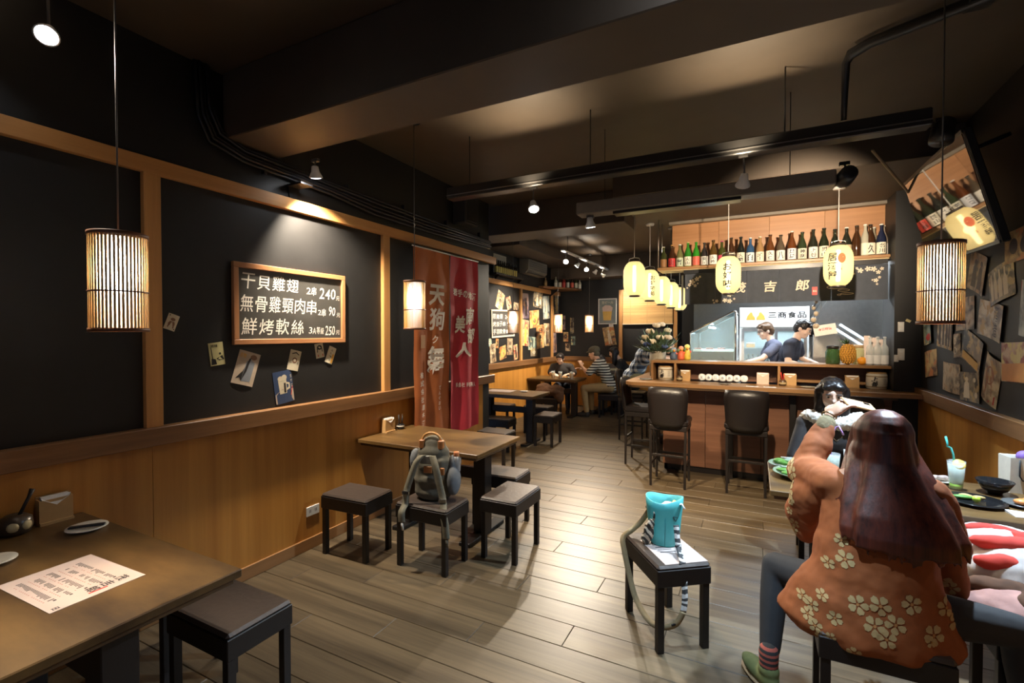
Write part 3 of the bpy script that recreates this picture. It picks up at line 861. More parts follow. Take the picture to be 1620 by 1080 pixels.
MB().add([(-.81 + b - (a - 6.24) * .18, a - 6.225, c) for a, b, c in v], f, 0, True).obj('side_panel', plain('noren_side_cloth', (.20, .20, .23), .85), nr)
pr = MB()
Tn = frame((0, -.016, 0), (1, 0, 0), (0, 0, 1))
for ch, x in (('茂', -.17), ('吉', .14), ('郎', .46)):
    q = MB(); put_text(q, ch, x, -.19, h=.125, w=.125, bold=.022, T=Tn, shear=.12); q.obj('printed_character', M_nprint, nr)
def blossom(mb, cx, cy, r, T, z=0, mi=0, rot=0.0, n=5):
    for k in range(n):
        a = rot + 2 * pi * k / n
        mb.add([(cx, cy, z), (cx + r * .55 * cos(a - .5), cy + r * .55 * sin(a - .5), z), (cx + r * .95 * cos(a - .28), cy + r * .95 * sin(a - .28), z), (cx + r * .88 * cos(a), cy + r * .88 * sin(a), z), (cx + r * .95 * cos(a + .28), cy + r * .95 * sin(a + .28), z), (cx + r * .55 * cos(a + .5), cy + r * .55 * sin(a + .5), z)], [(0, 1, 2, 3, 4, 5)], mi, False, T)
for cx, cy, r in ((-.70, -.10, .038), (-.645, -.065, .03), (-.73, -.135, .022), (-.665, -.145, .022), (-.61, -.04, .016), (-.755, -.17, .012), (-.635, -.12, .012), (-.28, -.27, .03), (-.33, -.335, .028), (-.28, -.345, .03), (-.42, -.34, .02), (-.46, -.33, .012), (-.23, -.32, .014), (-.45, -.36, .012), (.985, -.06, .03), (1.05, -.045, .03), (1.10, -.05, .03), (.955, -.035, .016), (.93, -.09, .012), (1.14, -.085, .024), (1.12, -.17, .024), (1.15, -.14, .016), (1.09, -.165, .01), (1.13, -.21, .012), (1.17, -.05, .02)):
    q = MB(); blossom(q, cx, cy, r, Tn, rot=cx * 9); q.obj('printed_blossom', M_nprint, nr)
for cx, cy, rx, ry in ((.77, -.225, .085, .022), (.84, -.262, .055, .015), (.87, -.30, .06, .012), (.80, -.31, .02, .01)):
    ring = [(cx + rx * cos(2 * pi * k / 24), cy + ry * sin(2 * pi * k / 24), 0) for k in range(24)] + [(cx + (rx - .007) * cos(2 * pi * k / 24), cy + (ry - .006) * sin(2 * pi * k / 24), 0) for k in range(24)]
    pr = MB(); pr.add(ring, [(k, (k + 1) % 24, 24 + (k + 1) % 24, 24 + k) for k in range(24)], 0, False, Tn); pr.obj('printed_swirl', M_nprint, nr)
sl_ = MB(); sl_.prism([(.55, -.305), (.60, -.305), (.60, -.215), (.55, -.215)], 0, .001, T=Tn)
so = sl_.obj('red_seal', M_red, nr)
q = MB(); put_text(q, '炭火', .575, -.26, h=.022, w=.038, bold=.02, T=frame((0, -.0175, 0), (1, 0, 0), (0, 0, 1))); q.obj('seal_lettering', M_nprint, so)

# chochin paper lanterns
M_lpaper = paper('lantern_paper', (.90, .74, .36), thin=.22)
M_ltube = glow('lantern_tube', (.92, .97, 1), 1.7)
M_lring = plain('lantern_ring', (.03, .022, .018), .4)
def lantern(label, loc, h=.39, r=.125, energy=7, ceil=3.07, text=None, trot=0.0, mask=False):
    t = thing('paper_lantern', label, 'lantern', loc, 0, 'cream paper lanterns')
    prof = []
    n = 34
    for i in range(n + 1):
        u = -1 + 2 * i / n
        rr = r * (1 - abs(u) ** 4.2 * .52)
        prof.append((rr * (1 if i % 2 else .985), u * h / 2))
    MB().lathe(prof, 28, close=False).obj('paper_body', M_lpaper, t)
    for s_ in (-1, 1):
        R = r * .5
        MB().lathe([(R - .012, s_ * h / 2), (R, s_ * h / 2 - .004), (R + .002, s_ * (h / 2 + .018)), (R - .012, s_ * (h / 2 + .018)), (R - .012, s_ * h / 2)], 24, close=False).obj('ring', M_lring, t)
    MB().lathe([(.0001, -h * .40), (.018, -h * .39), (.022, 0), (.018, h * .39), (.0001, h * .40)], 12, close=False).obj('light_tube', M_ltube, t)
    MB().tube([(-r * .5, 0, h / 2 + .01), (-r * .45, 0, h / 2 + .04), (0, 0, h / 2 + .05), (r * .45, 0, h / 2 + .04), (r * .5, 0, h / 2 + .01)], .003, 5).obj('wire_handle', M_steel, t)
    MB().tube([(0, 0, h / 2 + .05), (0, 0, ceil - loc[2] - .01)], .005, 6).lathe([(.05, ceil - loc[2] - .02), (.055, ceil - loc[2])], 14).obj('cord', plain('lantern_cord', (.45, .43, .40), .4), t)
    MB().tube([(0, 0, h * .38), (0, 0, h / 2 + .05)], .005, 6).obj('lamp_holder', M_lring, t)
    def surf(a0):
        def fn(x, y):
            u = max(-1, min(1, y / (h / 2)))
            rr = r * (1 - abs(u) ** 4.2 * .52) + .0025
            a = a0 + x / r
            return (rr * cos(a), rr * sin(a), y)
        return fn
    if text:
        mb = MB(); H = h * .68 / len(text)
        for q_, ch in enumerate(text):
            put_text(mb, ch, 0, h * .27 - H * (q_ + .35), h=H * .88, w=H * .95, bold=.02, fn=surf(trot))
        mb.obj('brush_lettering', M_ink, t)
    if mask:
        fn = surf(trot + mask)
        mb = MB()
        ov = [fn(.032 * cos(2 * pi * k / 20), .06 + .048 * sin(2 * pi * k / 20)) for k in range(20)]
        mb.add(ov, [tuple(range(20))])
        mb.add([fn(.004 * cos(k) , -.02 - .05 * k / 6) for k in range(6)], [tuple(range(6))])
        mb.obj('red_oval_print', plain('lantern_red', (.50, .10, .03), .7), t)
    light('lantern_light', 'POINT', (0, 0, 0), energy * .038, (1.0, .84, .55), t, .04)
    return t
lantern('left of the two big front lanterns, with black characters above a brown emblem', (-.268, 5.6, 2.275), text='お好味', trot=-pi / 2 - .02, energy=5)
lantern('right of the two big front lanterns, with black characters beside a red oval', (.711, 5.6, 2.31), text='居酒屋', trot=-pi / 2 - .52, mask=.62, energy=5)
nm = ('nearest lantern of the row along the short bar end, red oval on its side', 'second lantern of the row, with a column of black characters', 'third lantern of the row along the short bar end', 'fourth lantern of the row along the short bar end', 'farthest lantern of the row, half hidden by the curtain edge')
for i, (lx, ly) in enumerate(((-1.27, 5.62), (-1.235, 6.35), (-1.205, 7.05), (-1.19, 7.8), (-1.17, 8.6))):
    lantern(nm[i], (lx, ly, 2.29 - .012 * i), text='お好味処' if i == 1 else None, trot=(-pi / 2 + .5 if i == 1 else -pi / 2 - 1.25), mask=(.001 if i == 0 else False), ceil=3.07 if i < 2 else 3.3, energy=5)
# ================================================================ kitchen behind the bar
M_paneg = glass('case_glass', (.80, .92, .95), .14, .03)
M_cold = glow('cold_tube', (.80, .92, 1.0), 3)
for i, (kx, ky) in enumerate(((.1, 7.25), (.95, 7.5))):
    t = thing('ceiling_tube_lamp', ('fluorescent tube lamp over the glass case in the kitchen', 'fluorescent tube lamp over the range hood end of the kitchen')[i], 'tube lamp', (kx, ky, 2.62))
    MB().bbox(-.5, -.06, -.04, .5, .06, 0, .004).obj('housing', M_white, t)
    MB().tube([(-.46, 0, -.06), (.46, 0, -.06)], .016, 10).obj('tube', M_cold, t)
    light('kitchen_tube_light', 'AREA', (0, 0, -.08), 4.4, (.84, .93, 1.0), t, (.9, .08), (0, 0, -1))
# slanted glass display case along the short bar end
gc = thing('glass_display_case', 'refrigerated glass display case with slanted front, lit inside', 'display case', (-.5, 7.35, 1.07))
MB().bbox(-.32, -.62, -1.0, .30, .62, .1, .005).obj('base_cabinet', M_steel, gc)
prof = [(-.28, .10), (-.28, .58), (.24, .86), (.26, .86), (.26, .10)]
for y0 in (-.60, .59):
    MB().prism(prof, y0, y0 + .008, T=Matrix(((1, 0, 0, 0), (0, 0, 1, 0), (0, 1, 0, 0), (0, 0, 0, 1)))).obj('side_pane', M_paneg, gc)
MB().box(-.284, -.6, .10, -.278, .6, .58).obj('front_pane', M_paneg, gc)
T = frame((-.28, -.6, .58), (0, 1, 0), Vector((.52, 0, .28)))
MB().box(0, 0, 0, 1.2, .59, .006, T=T).obj('slanted_pane', M_paneg, gc)
MB().tube([(-.28, -.605, .10), (-.28, -.605, .58), (.25, -.605, .865), (.27, -.605, .865), (.27, -.605, .10)], .011, 6).tube([(-.28, .605, .10), (-.28, .605, .58), (.25, .605, .865), (.27, .605, .10)], .011, 6).tube([(-.28, -.6, .58), (-.28, .6, .58)], .01, 6).tube([(.26, -.6, .865), (.26, .6, .865)], .012, 6).obj('edge_frame', M_chrome, gc)
MB().box(.25, -.59, .1, .262, .59, .84).obj('back_door', plain('case_back', (.55, .60, .62), .3), gc)
for z in (.34,):
    MB().box(-.25, -.58, z, .24, .58, z + .008).obj('wire_shelf', M_white, gc)
MB().tube([(-.05, -.5, .66), (-.05, .5, .66)], .012, 8).obj('case_tube', M_cold, gc)
light('case_light', 'AREA', (-.05, 0, .64), .55, (.80, .92, 1.0), gc, (.05, .9), (-.05, 0, 0))
for i, (x, y, r, m_, lab) in enumerate(((-.66, 7.0, .085, M_blackgl, 'dark round pot on the floor of the glass case'), (-.42, 7.25, .075, plain('blue_bowl', (.03, .05, .12), .2), 'blue bowl on the floor of the glass case'))):
    t = thing('pot', lab, 'bowl', (x, y, 1.17))
    MB().lathe([(r * .5, 0), (r * .9, .03), (r, .08), (r * .9, .11), (r * .82, .11), (r * .85, .08), (.001, .02)], 18).obj('body', m_, t)
    MB().lathe([(r * .86, .112), (r * .5, .13), (.02, .14), (.02, .155), (.001, .155)], 16).obj('lid', m_, t)
for i, x in enumerate((-.70, -.56, -.42)):
    t = thing('food_tray', ('white food tray with skewers at the front of the upper case shelf', 'white food tray with pink meat in the middle of the case shelf', 'white food tray at the back of the case shelf')[i], 'tray', (x, 6.92 + .09 * i, 1.418))
    MB().bbox(-.055, -.08, 0, .055, .08, .018, .004).obj('dish', M_white, t)
    for k in range(4):
        MB().ell((-.036 + k * .024, 0, .026), (.012, .06, .013), 8, 5).obj('skewer', plain('meat', (.55, .22, .18), .5), t)
# upright fridge with a sign panel
fr = thing('display_fridge', 'white upright glass door fridge with a lettered sign panel on top', 'fridge', (.23, 8.2, .12))
MB().box(-.45, -.19, 0, -.41, .28, 1.92).box(.41, -.19, 0, .45, .28, 1.92).box(-.41, .24, 0, .41, .28, 1.92).box(-.41, -.19, 0, .41, .24, .25).box(-.41, -.16, 1.58, .41, .24, 1.92).obj('cabinet', M_white, fr)
sg = MB().bbox(-.45, -.205, 1.62, .45, -.17, 1.915, .006).obj('sign_panel', plain('sign_white', (.75, .74, .72), .3, emit=(1, .97, .93), estr=.02), fr)
sg['label'] = 'white sign panel with black lettering'
Ts = frame((0, -.208, 0), (1, 0, 0), (0, 0, 1))
for i, ch in enumerate('三商食品'):
    q = MB()
    for ox, oy in ((-.002, 0), (.002, 0), (0, .002), (0, -.002)):
        put_text(q, ch, -.015 + i * .125 + ox, 1.80 + oy, h=.088 if i else .075, w=.105, T=Ts)
    q.obj('sign_character', M_ink, sg)
lg = plain('sign_gold', (.62, .36, .06), .4)
for k, x in enumerate((-.30, -.165)):
    pts = [(x - .06, 1.73), (x + .06, 1.73), (x + .055, 1.77), (x + .03, 1.80), (x + .02, 1.84), (x - .005, 1.845), (x - .02, 1.82), (x - .045, 1.79)]
    if k: pts = [(2 * x - a, b) for a, b in pts][::-1]
    MB().prism(pts, 0, .001, T=Ts).obj('sign_emblem', lg, sg)
MB().box(-.20, -.2068, 1.702, .43, -.2062, 1.706).obj('sign_rule', plain('sign_grey', (.4, .38, .36), .5), sg)
for s_ in (-1, 1):
    d = MB().box(s_ * .22 - .20, -.20, .27, s_ * .22 - .165, -.165, 1.6).box(s_ * .22 + .165, -.20, .27, s_ * .22 + .20, -.165, 1.6).box(s_ * .22 - .165, -.20, .27, s_ * .22 + .165, -.165, .31).box(s_ * .22 - .165, -.20, 1.56, s_ * .22 + .165, -.165, 1.6).obj('door', M_steel, fr)
    MB().box(s_ * .22 - .165, -.186, .31, s_ * .22 + .165, -.178, 1.56).obj('door_pane', M_paneg, d)
    MB().tube([(s_ * .04, -.215, .8), (s_ * .04, -.215, 1.3)], .01, 8).obj('door_handle', M_chrome, d)
for z in (.62, .98, 1.30):
    MB().box(-.4, -.14, z, .4, .22, z + .01).obj('shelf', M_steel, fr)
light('fridge_light', 'AREA', (0, -.10, 1.55), .35, (.85, .95, 1.0), fr, (.7, .1), (0, 0, 0))
for i, x in enumerate((-.33, -.27, -.20, -.13, -.06, .02, .10, .2, .3)):
    c = ((.02, .05, .02), (.10, .05, .02), (.02, .02, .02))[i % 3]
    make_bottle('dark bottle standing on a fridge shelf behind the door glass', (.23 + x, 8.2 + .03 * (i % 2), .12 + .99), 'wine', .22, .028, c, (.6, .55, .3) if i % 2 else None, (.5, .4, .1), '', group='bottles in the fridge')
t = thing('food_box', 'orange food box on the fridge shelf beside the bottles', 'food box', (-.07, 8.2, 1.435))
MB().bbox(-.06, -.05, 0, .06, .05, .07, .006).obj('carton', plain('orange_carton', (.7, .3, .04), .5), t)
MB().bbox(-.062, -.052, .055, .062, .052, .075, .006).obj('lid', M_white, t)
# range hood with lamps, right end of the kitchen
hd = thing('range_hood', 'stainless range hood with slanted front and bluish lamp strips', 'range hood', (1.15, 8.1, 1.30))
MB().prism([(-.45, .52), (.08, .14), (.42, .14), (.42, .85), (-.25, .85)], -.35, .5, T=Matrix(((1, 0, 0, 0), (0, 0, 1, 0), (0, 1, 0, 0), (0, 0, 0, 1)))).obj('canopy', M_steel, hd)
for k in (0, 1):
    T = frame((-.42 + .19 * k, -.36, .80 - .02 * k), (0, 1, 0), (.45, 0, -.48))
    MB().tube([(-.24 + .10 * k, -.37, .45 + .02 * k), (.12 + .13 * k, -.37, .18)], .013, 8).obj('lamp_strip', glow('hood_strip', (.62, .82, 1), .35), hd)
MB().box(-.46, -.32, -1.18, .46, .5, .0).obj('range_body', M_steel, hd)
MB().box(-.44, .36, 0, .44, .5, .3).obj('splash_back', M_steel, hd)
MB().box(-.45, -.44, -1.18, -.15, -.36, .33).obj('side_unit', plain('brushed_panel', (.55, .53, .50), .28, metal=1), hd)
# things on the raised shelf, right end
jr = thing('liquor_jar', 'dark green glass jar beside the pineapple on the bar shelf', 'jar', (.755, 6.27, 1.315))
MB().lathe([(.06, 0), (.07, .01), (.07, .13), (.055, .16), (.05, .17)], 18).obj('glass_body', glass('green_jar', (.05, .12, .04), .75), jr)
MB().lathe([(.052, .165), (.058, .168), (.058, .195), (.05, .2)], 16).obj('lid', M_dark, jr)
j2 = thing('liquor_jar', 'pale glass jar of fruit wine behind the orange on the bar shelf', 'jar', (1.0, 6.36, 1.315))
MB().lathe([(.05, 0), (.058, .01), (.058, .15), (.045, .18)], 18).obj('glass_body', glass('pale_jar', (.75, .72, .4), .6), j2)
MB().lathe([(.046, .178), (.055, .18), (.055, .205), (.045, .21)], 16).obj('lid', plain('wood_lid', (.45, .3, .15), .6), j2)
pa = thing('pineapple', 'golden pineapple standing on the bar shelf', 'pineapple', (.885, 6.22, 1.315))
core = MB(); core.ell((0, 0, .112), (.066, .066, .114), 16, 10); core.obj('flesh_core', plain('pine_core', (.30, .14, .02), .6), pa)
sc_ = MB()
for i in range(11):
    z = .02 + i * .0185
    rr = .066 * math.sqrt(max(.05, 1 - ((z - .112) / .114) ** 2))
    nn = max(6, int(rr * 2 * pi / .024))
    for k in range(nn):
        a = 2 * pi * (k + .5 * (i % 2)) / nn
        T = Matrix.Translation((rr * cos(a), rr * sin(a), z)) @ Matrix.Rotation(a, 4, 'Z') @ Matrix.Rotation(pi / 4, 4, 'X')
        sc_.add([(.004, -.0095, -.0095), (.004, .0095, -.0095), (.004, .0095, .0095), (.004, -.0095, .0095), (.013, 0, 0)], [(0, 1, 4), (1, 2, 4), (2, 3, 4), (3, 0, 4)], T=T)
stuff(sc_.obj('rind_eyes', plain('pine_rind', (.62, .30, .04), .55, noise=.3, scale=60), pa))
cr = MB()
for k in range(7):
    a = 2.6 + k * .35; ln = .05 + .02 * (k % 3) / 2; sp = .06 + .05 * (k % 4) / 3
    p0 = Vector((.012 * cos(a), .012 * sin(a) + .02, .215)); p1 = p0 + Vector((sp * .5 * cos(a), sp * .5 * sin(a), ln * .6)); p2 = p0 + Vector((sp * cos(a), sp * sin(a), ln))
    cr.tube([p0, p1, p2], [.009, .008, .001], 5, flat=.3)
cr.obj('leaf_crown', plain('pine_leaf', (.05, .13, .03), .5), pa)
og = thing('orange', 'bright orange on the bar shelf next to the pineapple', 'orange', (1.01, 6.22, 1.315))
MB().ell((0, 0, .042), .043, 16, 10).obj('peel', plain('orange_peel', (.85, .34, .02), .45, noise=.08, scale=80, bump=.2), og)
MB().lathe([(.004, .083), (.004, .09), (.001, .092)], 6).obj('stem', plain('stem', (.1, .1, .03), .6), og)
for i, x in enumerate((1.075, 1.14, 1.20)):
    make_bottle(('leftmost of the three clear bottles with white labels on the bar shelf', 'middle of the three clear bottles with white labels on the bar shelf', 'rightmost of the three clear bottles with white labels, by the black pier')[i], (x, 6.20, 1.315), 'round', .30, .036, None, (.82, .82, .80), (.6, .6, .58), '', group='clear bottles on the bar shelf', l0=.05, l1=.36, glassm=glass('clear_bottle', (.85, .88, .86), .35))
cs = thing('card_stand', 'stack of pink and white flyers standing behind the clear bottles', 'flyers', (1.13, 6.33, 1.315))
for i, x in enumerate((-.06, 0, .055)):
    MB().bbox(x - .028, -.004 + .01 * i, 0, x + .028, .004 + .01 * i, .31 - .02 * i, .001).obj('flyer', plain('flyer_pink', (.75, .60, .52), .6), cs)
sd = thing('price_card', 'white price card hanging on wires over the bar shelf', 'card', (.70, 6.44, 1.69))
MB().bbox(-.11, -.003, -.06, .11, .003, .06, .002).obj('card', M_napkin, sd, rot=(0, -.18, 0))
q = MB(); put_text(q, '本日特價', 0, .01, w=.13, bold=.01, T=frame((0, -.0042, 0), (1, 0, .18), (-.18, 0, 1))); q.obj('lettering', M_red, sd)
MB().tube([(-.08, .0, .06), (-.04, .0, .26), (-.02, .0, .78)], .003, 5).obj('wire', M_steel, sd)
pj = thing('hanging_charm', 'string of shells and bottle charms hanging at the kitchen hatch', 'charm', (.60, 6.44, 1.715))
MB().tube([(0, 0, .0), (0, 0, .72)], .004, 5).obj('string', M_cord, pj)
for k in range(5):
    MB().ell((.012 * (-1) ** k, 0, .02 + k * .07), (.034 - .004 * k, .03, .03), 10, 7).obj('shell', plain('shell', (.50, .40, .28), .4), pj)
# things in the shelf bays
def keg(label, loc, r=.092, h=.16):
    t = thing('sake_keg', label, 'keg', loc)
    MB().lathe([(r * .9, 0), (r * .97, .012), (r, h * .5), (r * .97, h - .012), (r * .9, h)], 24).obj('wrapped_body', plain('keg_white', (.70, .64, .52), .55), t)
    for z in (.022, h - .03):
        MB().lathe([(r * .985, z - .006), (r * 1.012, z), (r * .985, z + .006)], 24, close=False).obj('rope_band', plain('keg_band', (.35, .26, .14), .7), t)
    MB().lathe([(r * .93, h), (r * .93, h + .012), (r * .85, h + .014)], 24).obj('lid', M_kraft, t)
    fn = lambda x, y: ((r + .003) * sin(x / r), -(r + .003) * cos(x / r), y)
    q = MB(); put_text(q, '上', -.03, h * .66, h=.05, w=.055, bold=.03, fn=fn, shear=.2); put_text(q, '善', -.03, h * .33, h=.05, w=.05, bold=.03, fn=fn, shear=.2)
    q.obj('brush_lettering', M_ink, t)
    q = MB(); put_text(q, '酒造', .055, h * .5, h=.07, w=.03, bold=.0, fn=fn); q.obj('small_lettering', plain('faint_ink', (.35, .32, .27), .6), t)
    return t
keg('small white keg in the left bay of the bar shelf', (-1.01, 6.22, 1.07))
keg('small white keg at the right end of the bar counter by the pier', (1.135, 6.2, 1.07), .093)
def napkin_box(label, loc, rz=0, m_=None):
    t = thing('napkin_box', label, 'napkin box', loc, rz, 'wooden napkin boxes')
    m_ = m_ or M_kraft
    MB().box(-.062, -.022, 0, .062, -.016, .115).box(-.062, .016, 0, .062, .022, .13).box(-.062, -.016, 0, -.056, .016, .118).box(.056, -.016, 0, .062, .016, .118).box(-.056, -.016, 0, .056, .016, .006).obj('box', m_, t)
    MB().box(-.062, -.034, 0, .062, -.022, .012).obj('lip', m_, t)
    MB().box(-.05, -.012, .006, .05, .012, .128).add([(-.056, -.016, .128), (.056, -.016, .128), (.0, -.026, .085), (-.05, -.0235, .118), (.05, -.0235, .118)], [(0, 3, 2), (0, 2, 1), (1, 2, 4)]).obj('napkins', M_napkin, t)
    return t
napkin_box('kraft napkin box behind the dark shaker in the long bay of the bar shelf', (-.77, 6.17, 1.07))
napkin_box('pale napkin box right of the row of round coasters', (.075, 6.15, 1.07), m_=plain('pale_box', (.62, .47, .38), .5))
napkin_box('napkin box beside the red topped shaker at the bar', (.345, 6.17, 1.07))
napkin_box('napkin box left of the white keg on the bar', (.92, 6.19, 1.07))
for i in range(7):
    t = thing('coaster', '%s white round coaster of the seven leaning under the bar shelf' % ('first', 'second', 'third', 'fourth', 'fifth', 'sixth', 'last')[i], 'coaster', (-.585 + .0775 * i, 6.26, 1.071), 0, 'round coasters')
    T = frame((0, 0, .043), (1, 0, 0), (0, .22, 1))
    MB().lathe([(.040, -.002), (.0425, 0), (.040, .002)], 24, T=T).obj('disc', M_white, t)
    q = MB(); q.lathe([(.036, .0024), (.0345, .0024)], 24, close=False, T=T); put_text(q, '鶏魚酒串豚貝茶'[i], 0, -.003, h=.032, bold=.02, T=T, z=.0026); q.obj('print', plain('coaster_ink', (.10, .11, .14), .5), t)
def shaker(label, loc, top):
    t = thing('spice_jar', label, 'spice jar', loc, 0)
    MB().lathe([(.022, 0), (.034, .006), (.038, .03), (.034, .055), (.024, .066)], 14).obj('pot', plain('clay_pot', (.10, .055, .03), .35), t)
    MB().lathe([(.0385, .02), (.0395, .03), (.0385, .04)], 14, close=False).obj('band', plain('pot_band', (.45, .35, .18), .5), t)
    for k in range(3):
        a = k * 2.1
        MB().tube([(.008 * cos(a), .008 * sin(a), .05), (.02 * cos(a) - .01, .014 * sin(a), .13 + .01 * k)], [.005, .006], 6).obj('spoon_stem', top, t)
    return t
shaker('dark clay chopstick pot in the long bay of the bar shelf', (-.845 + .02, 6.10, 1.07), M_dark)
shaker('clay pot with red topped sticks on the bar', (.27, 6.06, 1.07), M_red)
def small_plate(label, loc, r=.075, sticks=True, rz=0.0):
    t = thing('small_plate', label, 'plate', loc, rz)
    MB().lathe([(r * .55, 0), (r * .6, .004), (r, .012), (r * .98, .015), (r * .6, .008), (.001, .007)], 22).obj('dish', M_ceramic, t)
    if sticks:
        s_ = MB().bbox(-r * .85, -.011, .012, r * .85, .011, .02, .002).obj('chopstick_sleeve', M_ink, t)
    return t
small_plate('small white plate lying before the coasters on the bar', (-.31, 5.9, 1.07))
small_plate('small white plate before the red topped sticks on the bar', (.50, 5.95, 1.07), sticks=False)
small_plate('small plate with a black chopstick sleeve at the rounded bar corner', (-1.22, 6.05, 1.07), .085)
for i, x in enumerate((-.03, .14)):
    t = thing('menu_card', ('white menu card lying flat on the bar, left one', 'white menu card lying flat on the bar, right one')[i], 'menu', (x, 5.83, 1.07))
    MB().box(-.06, -.045, 0, .06, .045, .002).obj('sheet', M_napkin, t)
    MB().box(-.05, -.035, .002, .05, -.031, .0024).box(-.05, -.01, .002, .03, -.006, .0024).box(-.05, .02, .002, .04, .024, .0024).obj('print', M_ink, t)
# flowers and trinkets at the left bar corner
fa = thing('flower_arrangement', 'large flower arrangement in a white pot on the short bar end', 'flowers', (-1.17, 6.58, 1.07))
fa.scale = (1.2, 1.2, 1.32)
MB().lathe([(.07, 0), (.085, .01), (.09, .14), (.088, .26), (.08, .26), (.075, .25)], 18, close=True).obj('pot', plain('birch_pot', (.34, .29, .21), .6, noise=.35, scale=18), fa)
lf = MB()
random.seed(3)
for k in range(170):
    a = random.uniform(0, 2 * pi); el = random.uniform(.1, 1.5); L = random.uniform(.10, .25)
    p0 = Vector((.05 * cos(a), .05 * sin(a), .24)); p2 = p0 + Vector((cos(a) * cos(el), sin(a) * cos(el), sin(el))) * L * 1.15
    d = (p2 - p0).normalized(); s_ = d.cross(Vector((0, 0, 1))).normalized() * .020
    pm = p0.lerp(p2, .7)
    lf.add([pm, pm + s_ + d * .02, p2 + d * .012, pm - s_ + d * .02], [(0, 1, 2, 3)])
    lf.tube([p0, pm], .003, 4)
stuff(lf.obj('foliage', plain('flower_leaf', (.06, .10, .05), .6, noise=.4), fa))
for i, (x, y, z, r, c) in enumerate(((.13, -.09, .40, .05, (.62, .52, .38)), (-.03, -.14, .36, .05, (.78, .66, .48)), (.05, -.02, .53, .045, (.7, .62, .5)), (-.06, -.1, .46, .055, (.75, .62, .42)), (.05, -.12, .40, .05, (.80, .68, .5)), (-.12, -.06, .40, .05, (.70, .55, .35)), (.0, -.06, .52, .05, (.7, .6, .45)), (-.09, -.13, .33, .048, (.03, .05, .14)), (-.15, .02, .35, .045, (.75, .65, .5)), (.12, -.05, .47, .045, (.62, .58, .42)), (.10, -.12, .31, .04, (.05, .08, .18)))):
    fb = MB()
    for k in range(12):
        a = k * 2.4; rr = r * (.35 + .65 * k / 12)
        T = Matrix.Translation((x + rr * .6 * cos(a), y + rr * .35 * sin(a) - .03, z + rr * .5 * sin(a * 1.3)))
        fb.ell((0, 0, 0), (r * .45, r * .3, r * .42), 8, 5, T=T)
    fb.obj('blossom', plain('petal', c, .6, noise=.2), fa)
for i, (x, y, c, h, lab) in enumerate(((-.93, 6.34, (.08, .11, .16), .17, 'bluish figurine beside the flower pot on the bar shelf'), (-.84, 6.33, (.60, .12, .05), .20, 'red and orange festival ornament on the bar shelf'), (-.77, 6.36, (.55, .40, .05), .23, 'small gold topped ornament on the bar shelf'))):
    t = thing('ornament', lab, 'ornament', (x, y, 1.315))
    MB().lathe([(.035, 0), (.045, .02), (.04, h * .4), (.025, h * .6)], 12).obj('body', plain('orn_body', c, .5, noise=.5, scale=30), t)
    MB().ell((0, 0, h * .72), (.034, .034, .032), 12, 8).obj('head', plain('orn_head', [min(1, v * 1.6 + .12) for v in c], .5, noise=.4, scale=30), t)
    for k in range(5):
        a = k * 1.26
        MB().ell((.034 * cos(a), .034 * sin(a), h * .45 + .01 * k), .017, 8, 6).obj('bauble', plain('bauble', ((.7, .1, .05), (.75, .5, .1), (.8, .75, .65), (.1, .2, .1), (.7, .3, .05))[k], .35), t)
# switch plates on the pier
for i, (x, z, w_, h_, lab) in enumerate(((1.288, 1.714, .05, .10, 'upper white switch plate on the black pier'), (1.292, 1.44, .055, .115, 'lower white switch plate on the black pier'), (1.255, 1.40, .035, .07, 'small tag beside the lower switch plate on the pier'), (1.345, 1.775, .04, .025, 'tilted yellow tape note on the black pier'))):
    t = thing('switch_plate', lab, 'switch', (x, 6.0, z))
    MB().bbox(-w_ / 2, -.008, -h_ / 2, w_ / 2, 0, h_ / 2, .002).obj('plate', M_whitepl if i < 3 else plain('tape', (.6, .5, .25), .6), t, rot=(0, 0 if i < 3 else .5, 0))
    if i < 2:
        for s_ in (-1, 1):
            MB().box(-.012, -.011, s_ * h_ * .25 - .012, .012, -.008, s_ * h_ * .25 + .012).obj('rocker', M_white, t)
# ================================================================ things on the walls
def on_left(x, y, z, ang=0):     # left wall: picture right = +Y
    a = rad(ang); return frame((x, y, z), (0, cos(a), sin(a)), (0, -sin(a), cos(a)))
def on_right(x, y, z, ang=0):    # right wall: picture right = -Y
    a = rad(ang); return frame((x, y, z), (0, -cos(a), -sin(a)), (0, -sin(a), cos(a)))
def on_back(x, y, z, ang=0):
    a = rad(ang); return frame((x, y, z), (cos(a), 0, sin(a)), (-sin(a), 0, cos(a)))
def place(t, T):
    t.matrix_world = T
    return t
# ---- big chalkboard
M_frame = wood('board_frame', (.30, .12, .045), (.46, .21, .085), 'X', .45, 26, .06)
M_framey = wood('board_frame_v', (.30, .12, .045), (.46, .21, .085), 'Y', .45, 26, .06)
def chalkboard(label, T, w, h, fw, lines, fm, fmv, th=.03):
    t = place(thing('chalkboard', label, 'chalkboard'), T)
    MB().box(-w / 2 + fw, -h / 2 + fw, .0, w / 2 - fw, h / 2 - fw, th * .45).obj('slate', M_board, t)
    for s_ in (-1, 1):
        MB().bbox(-w / 2, s_ * (h / 2 - fw / 2) - fw / 2, 0, w / 2, s_ * (h / 2 - fw / 2) + fw / 2, th, .003).obj('frame_rail', fm, t)
        MB().bbox(s_ * (w / 2 - fw / 2) - fw / 2, -h / 2 + fw, 0, s_ * (w / 2 - fw / 2) + fw / 2, h / 2 - fw, th, .003).obj('frame_stile', fmv, t)
    for ln in lines:
        for s_, cx, cy, hh, ww in ln:
            q = MB(); put_text(q, s_, cx, cy, h=hh, w=ww, z=th * .45 + .0012, shear=.08, bold=.004, rot=-.01)
            q.obj('chalk_character', M_chalk, t)
    return t
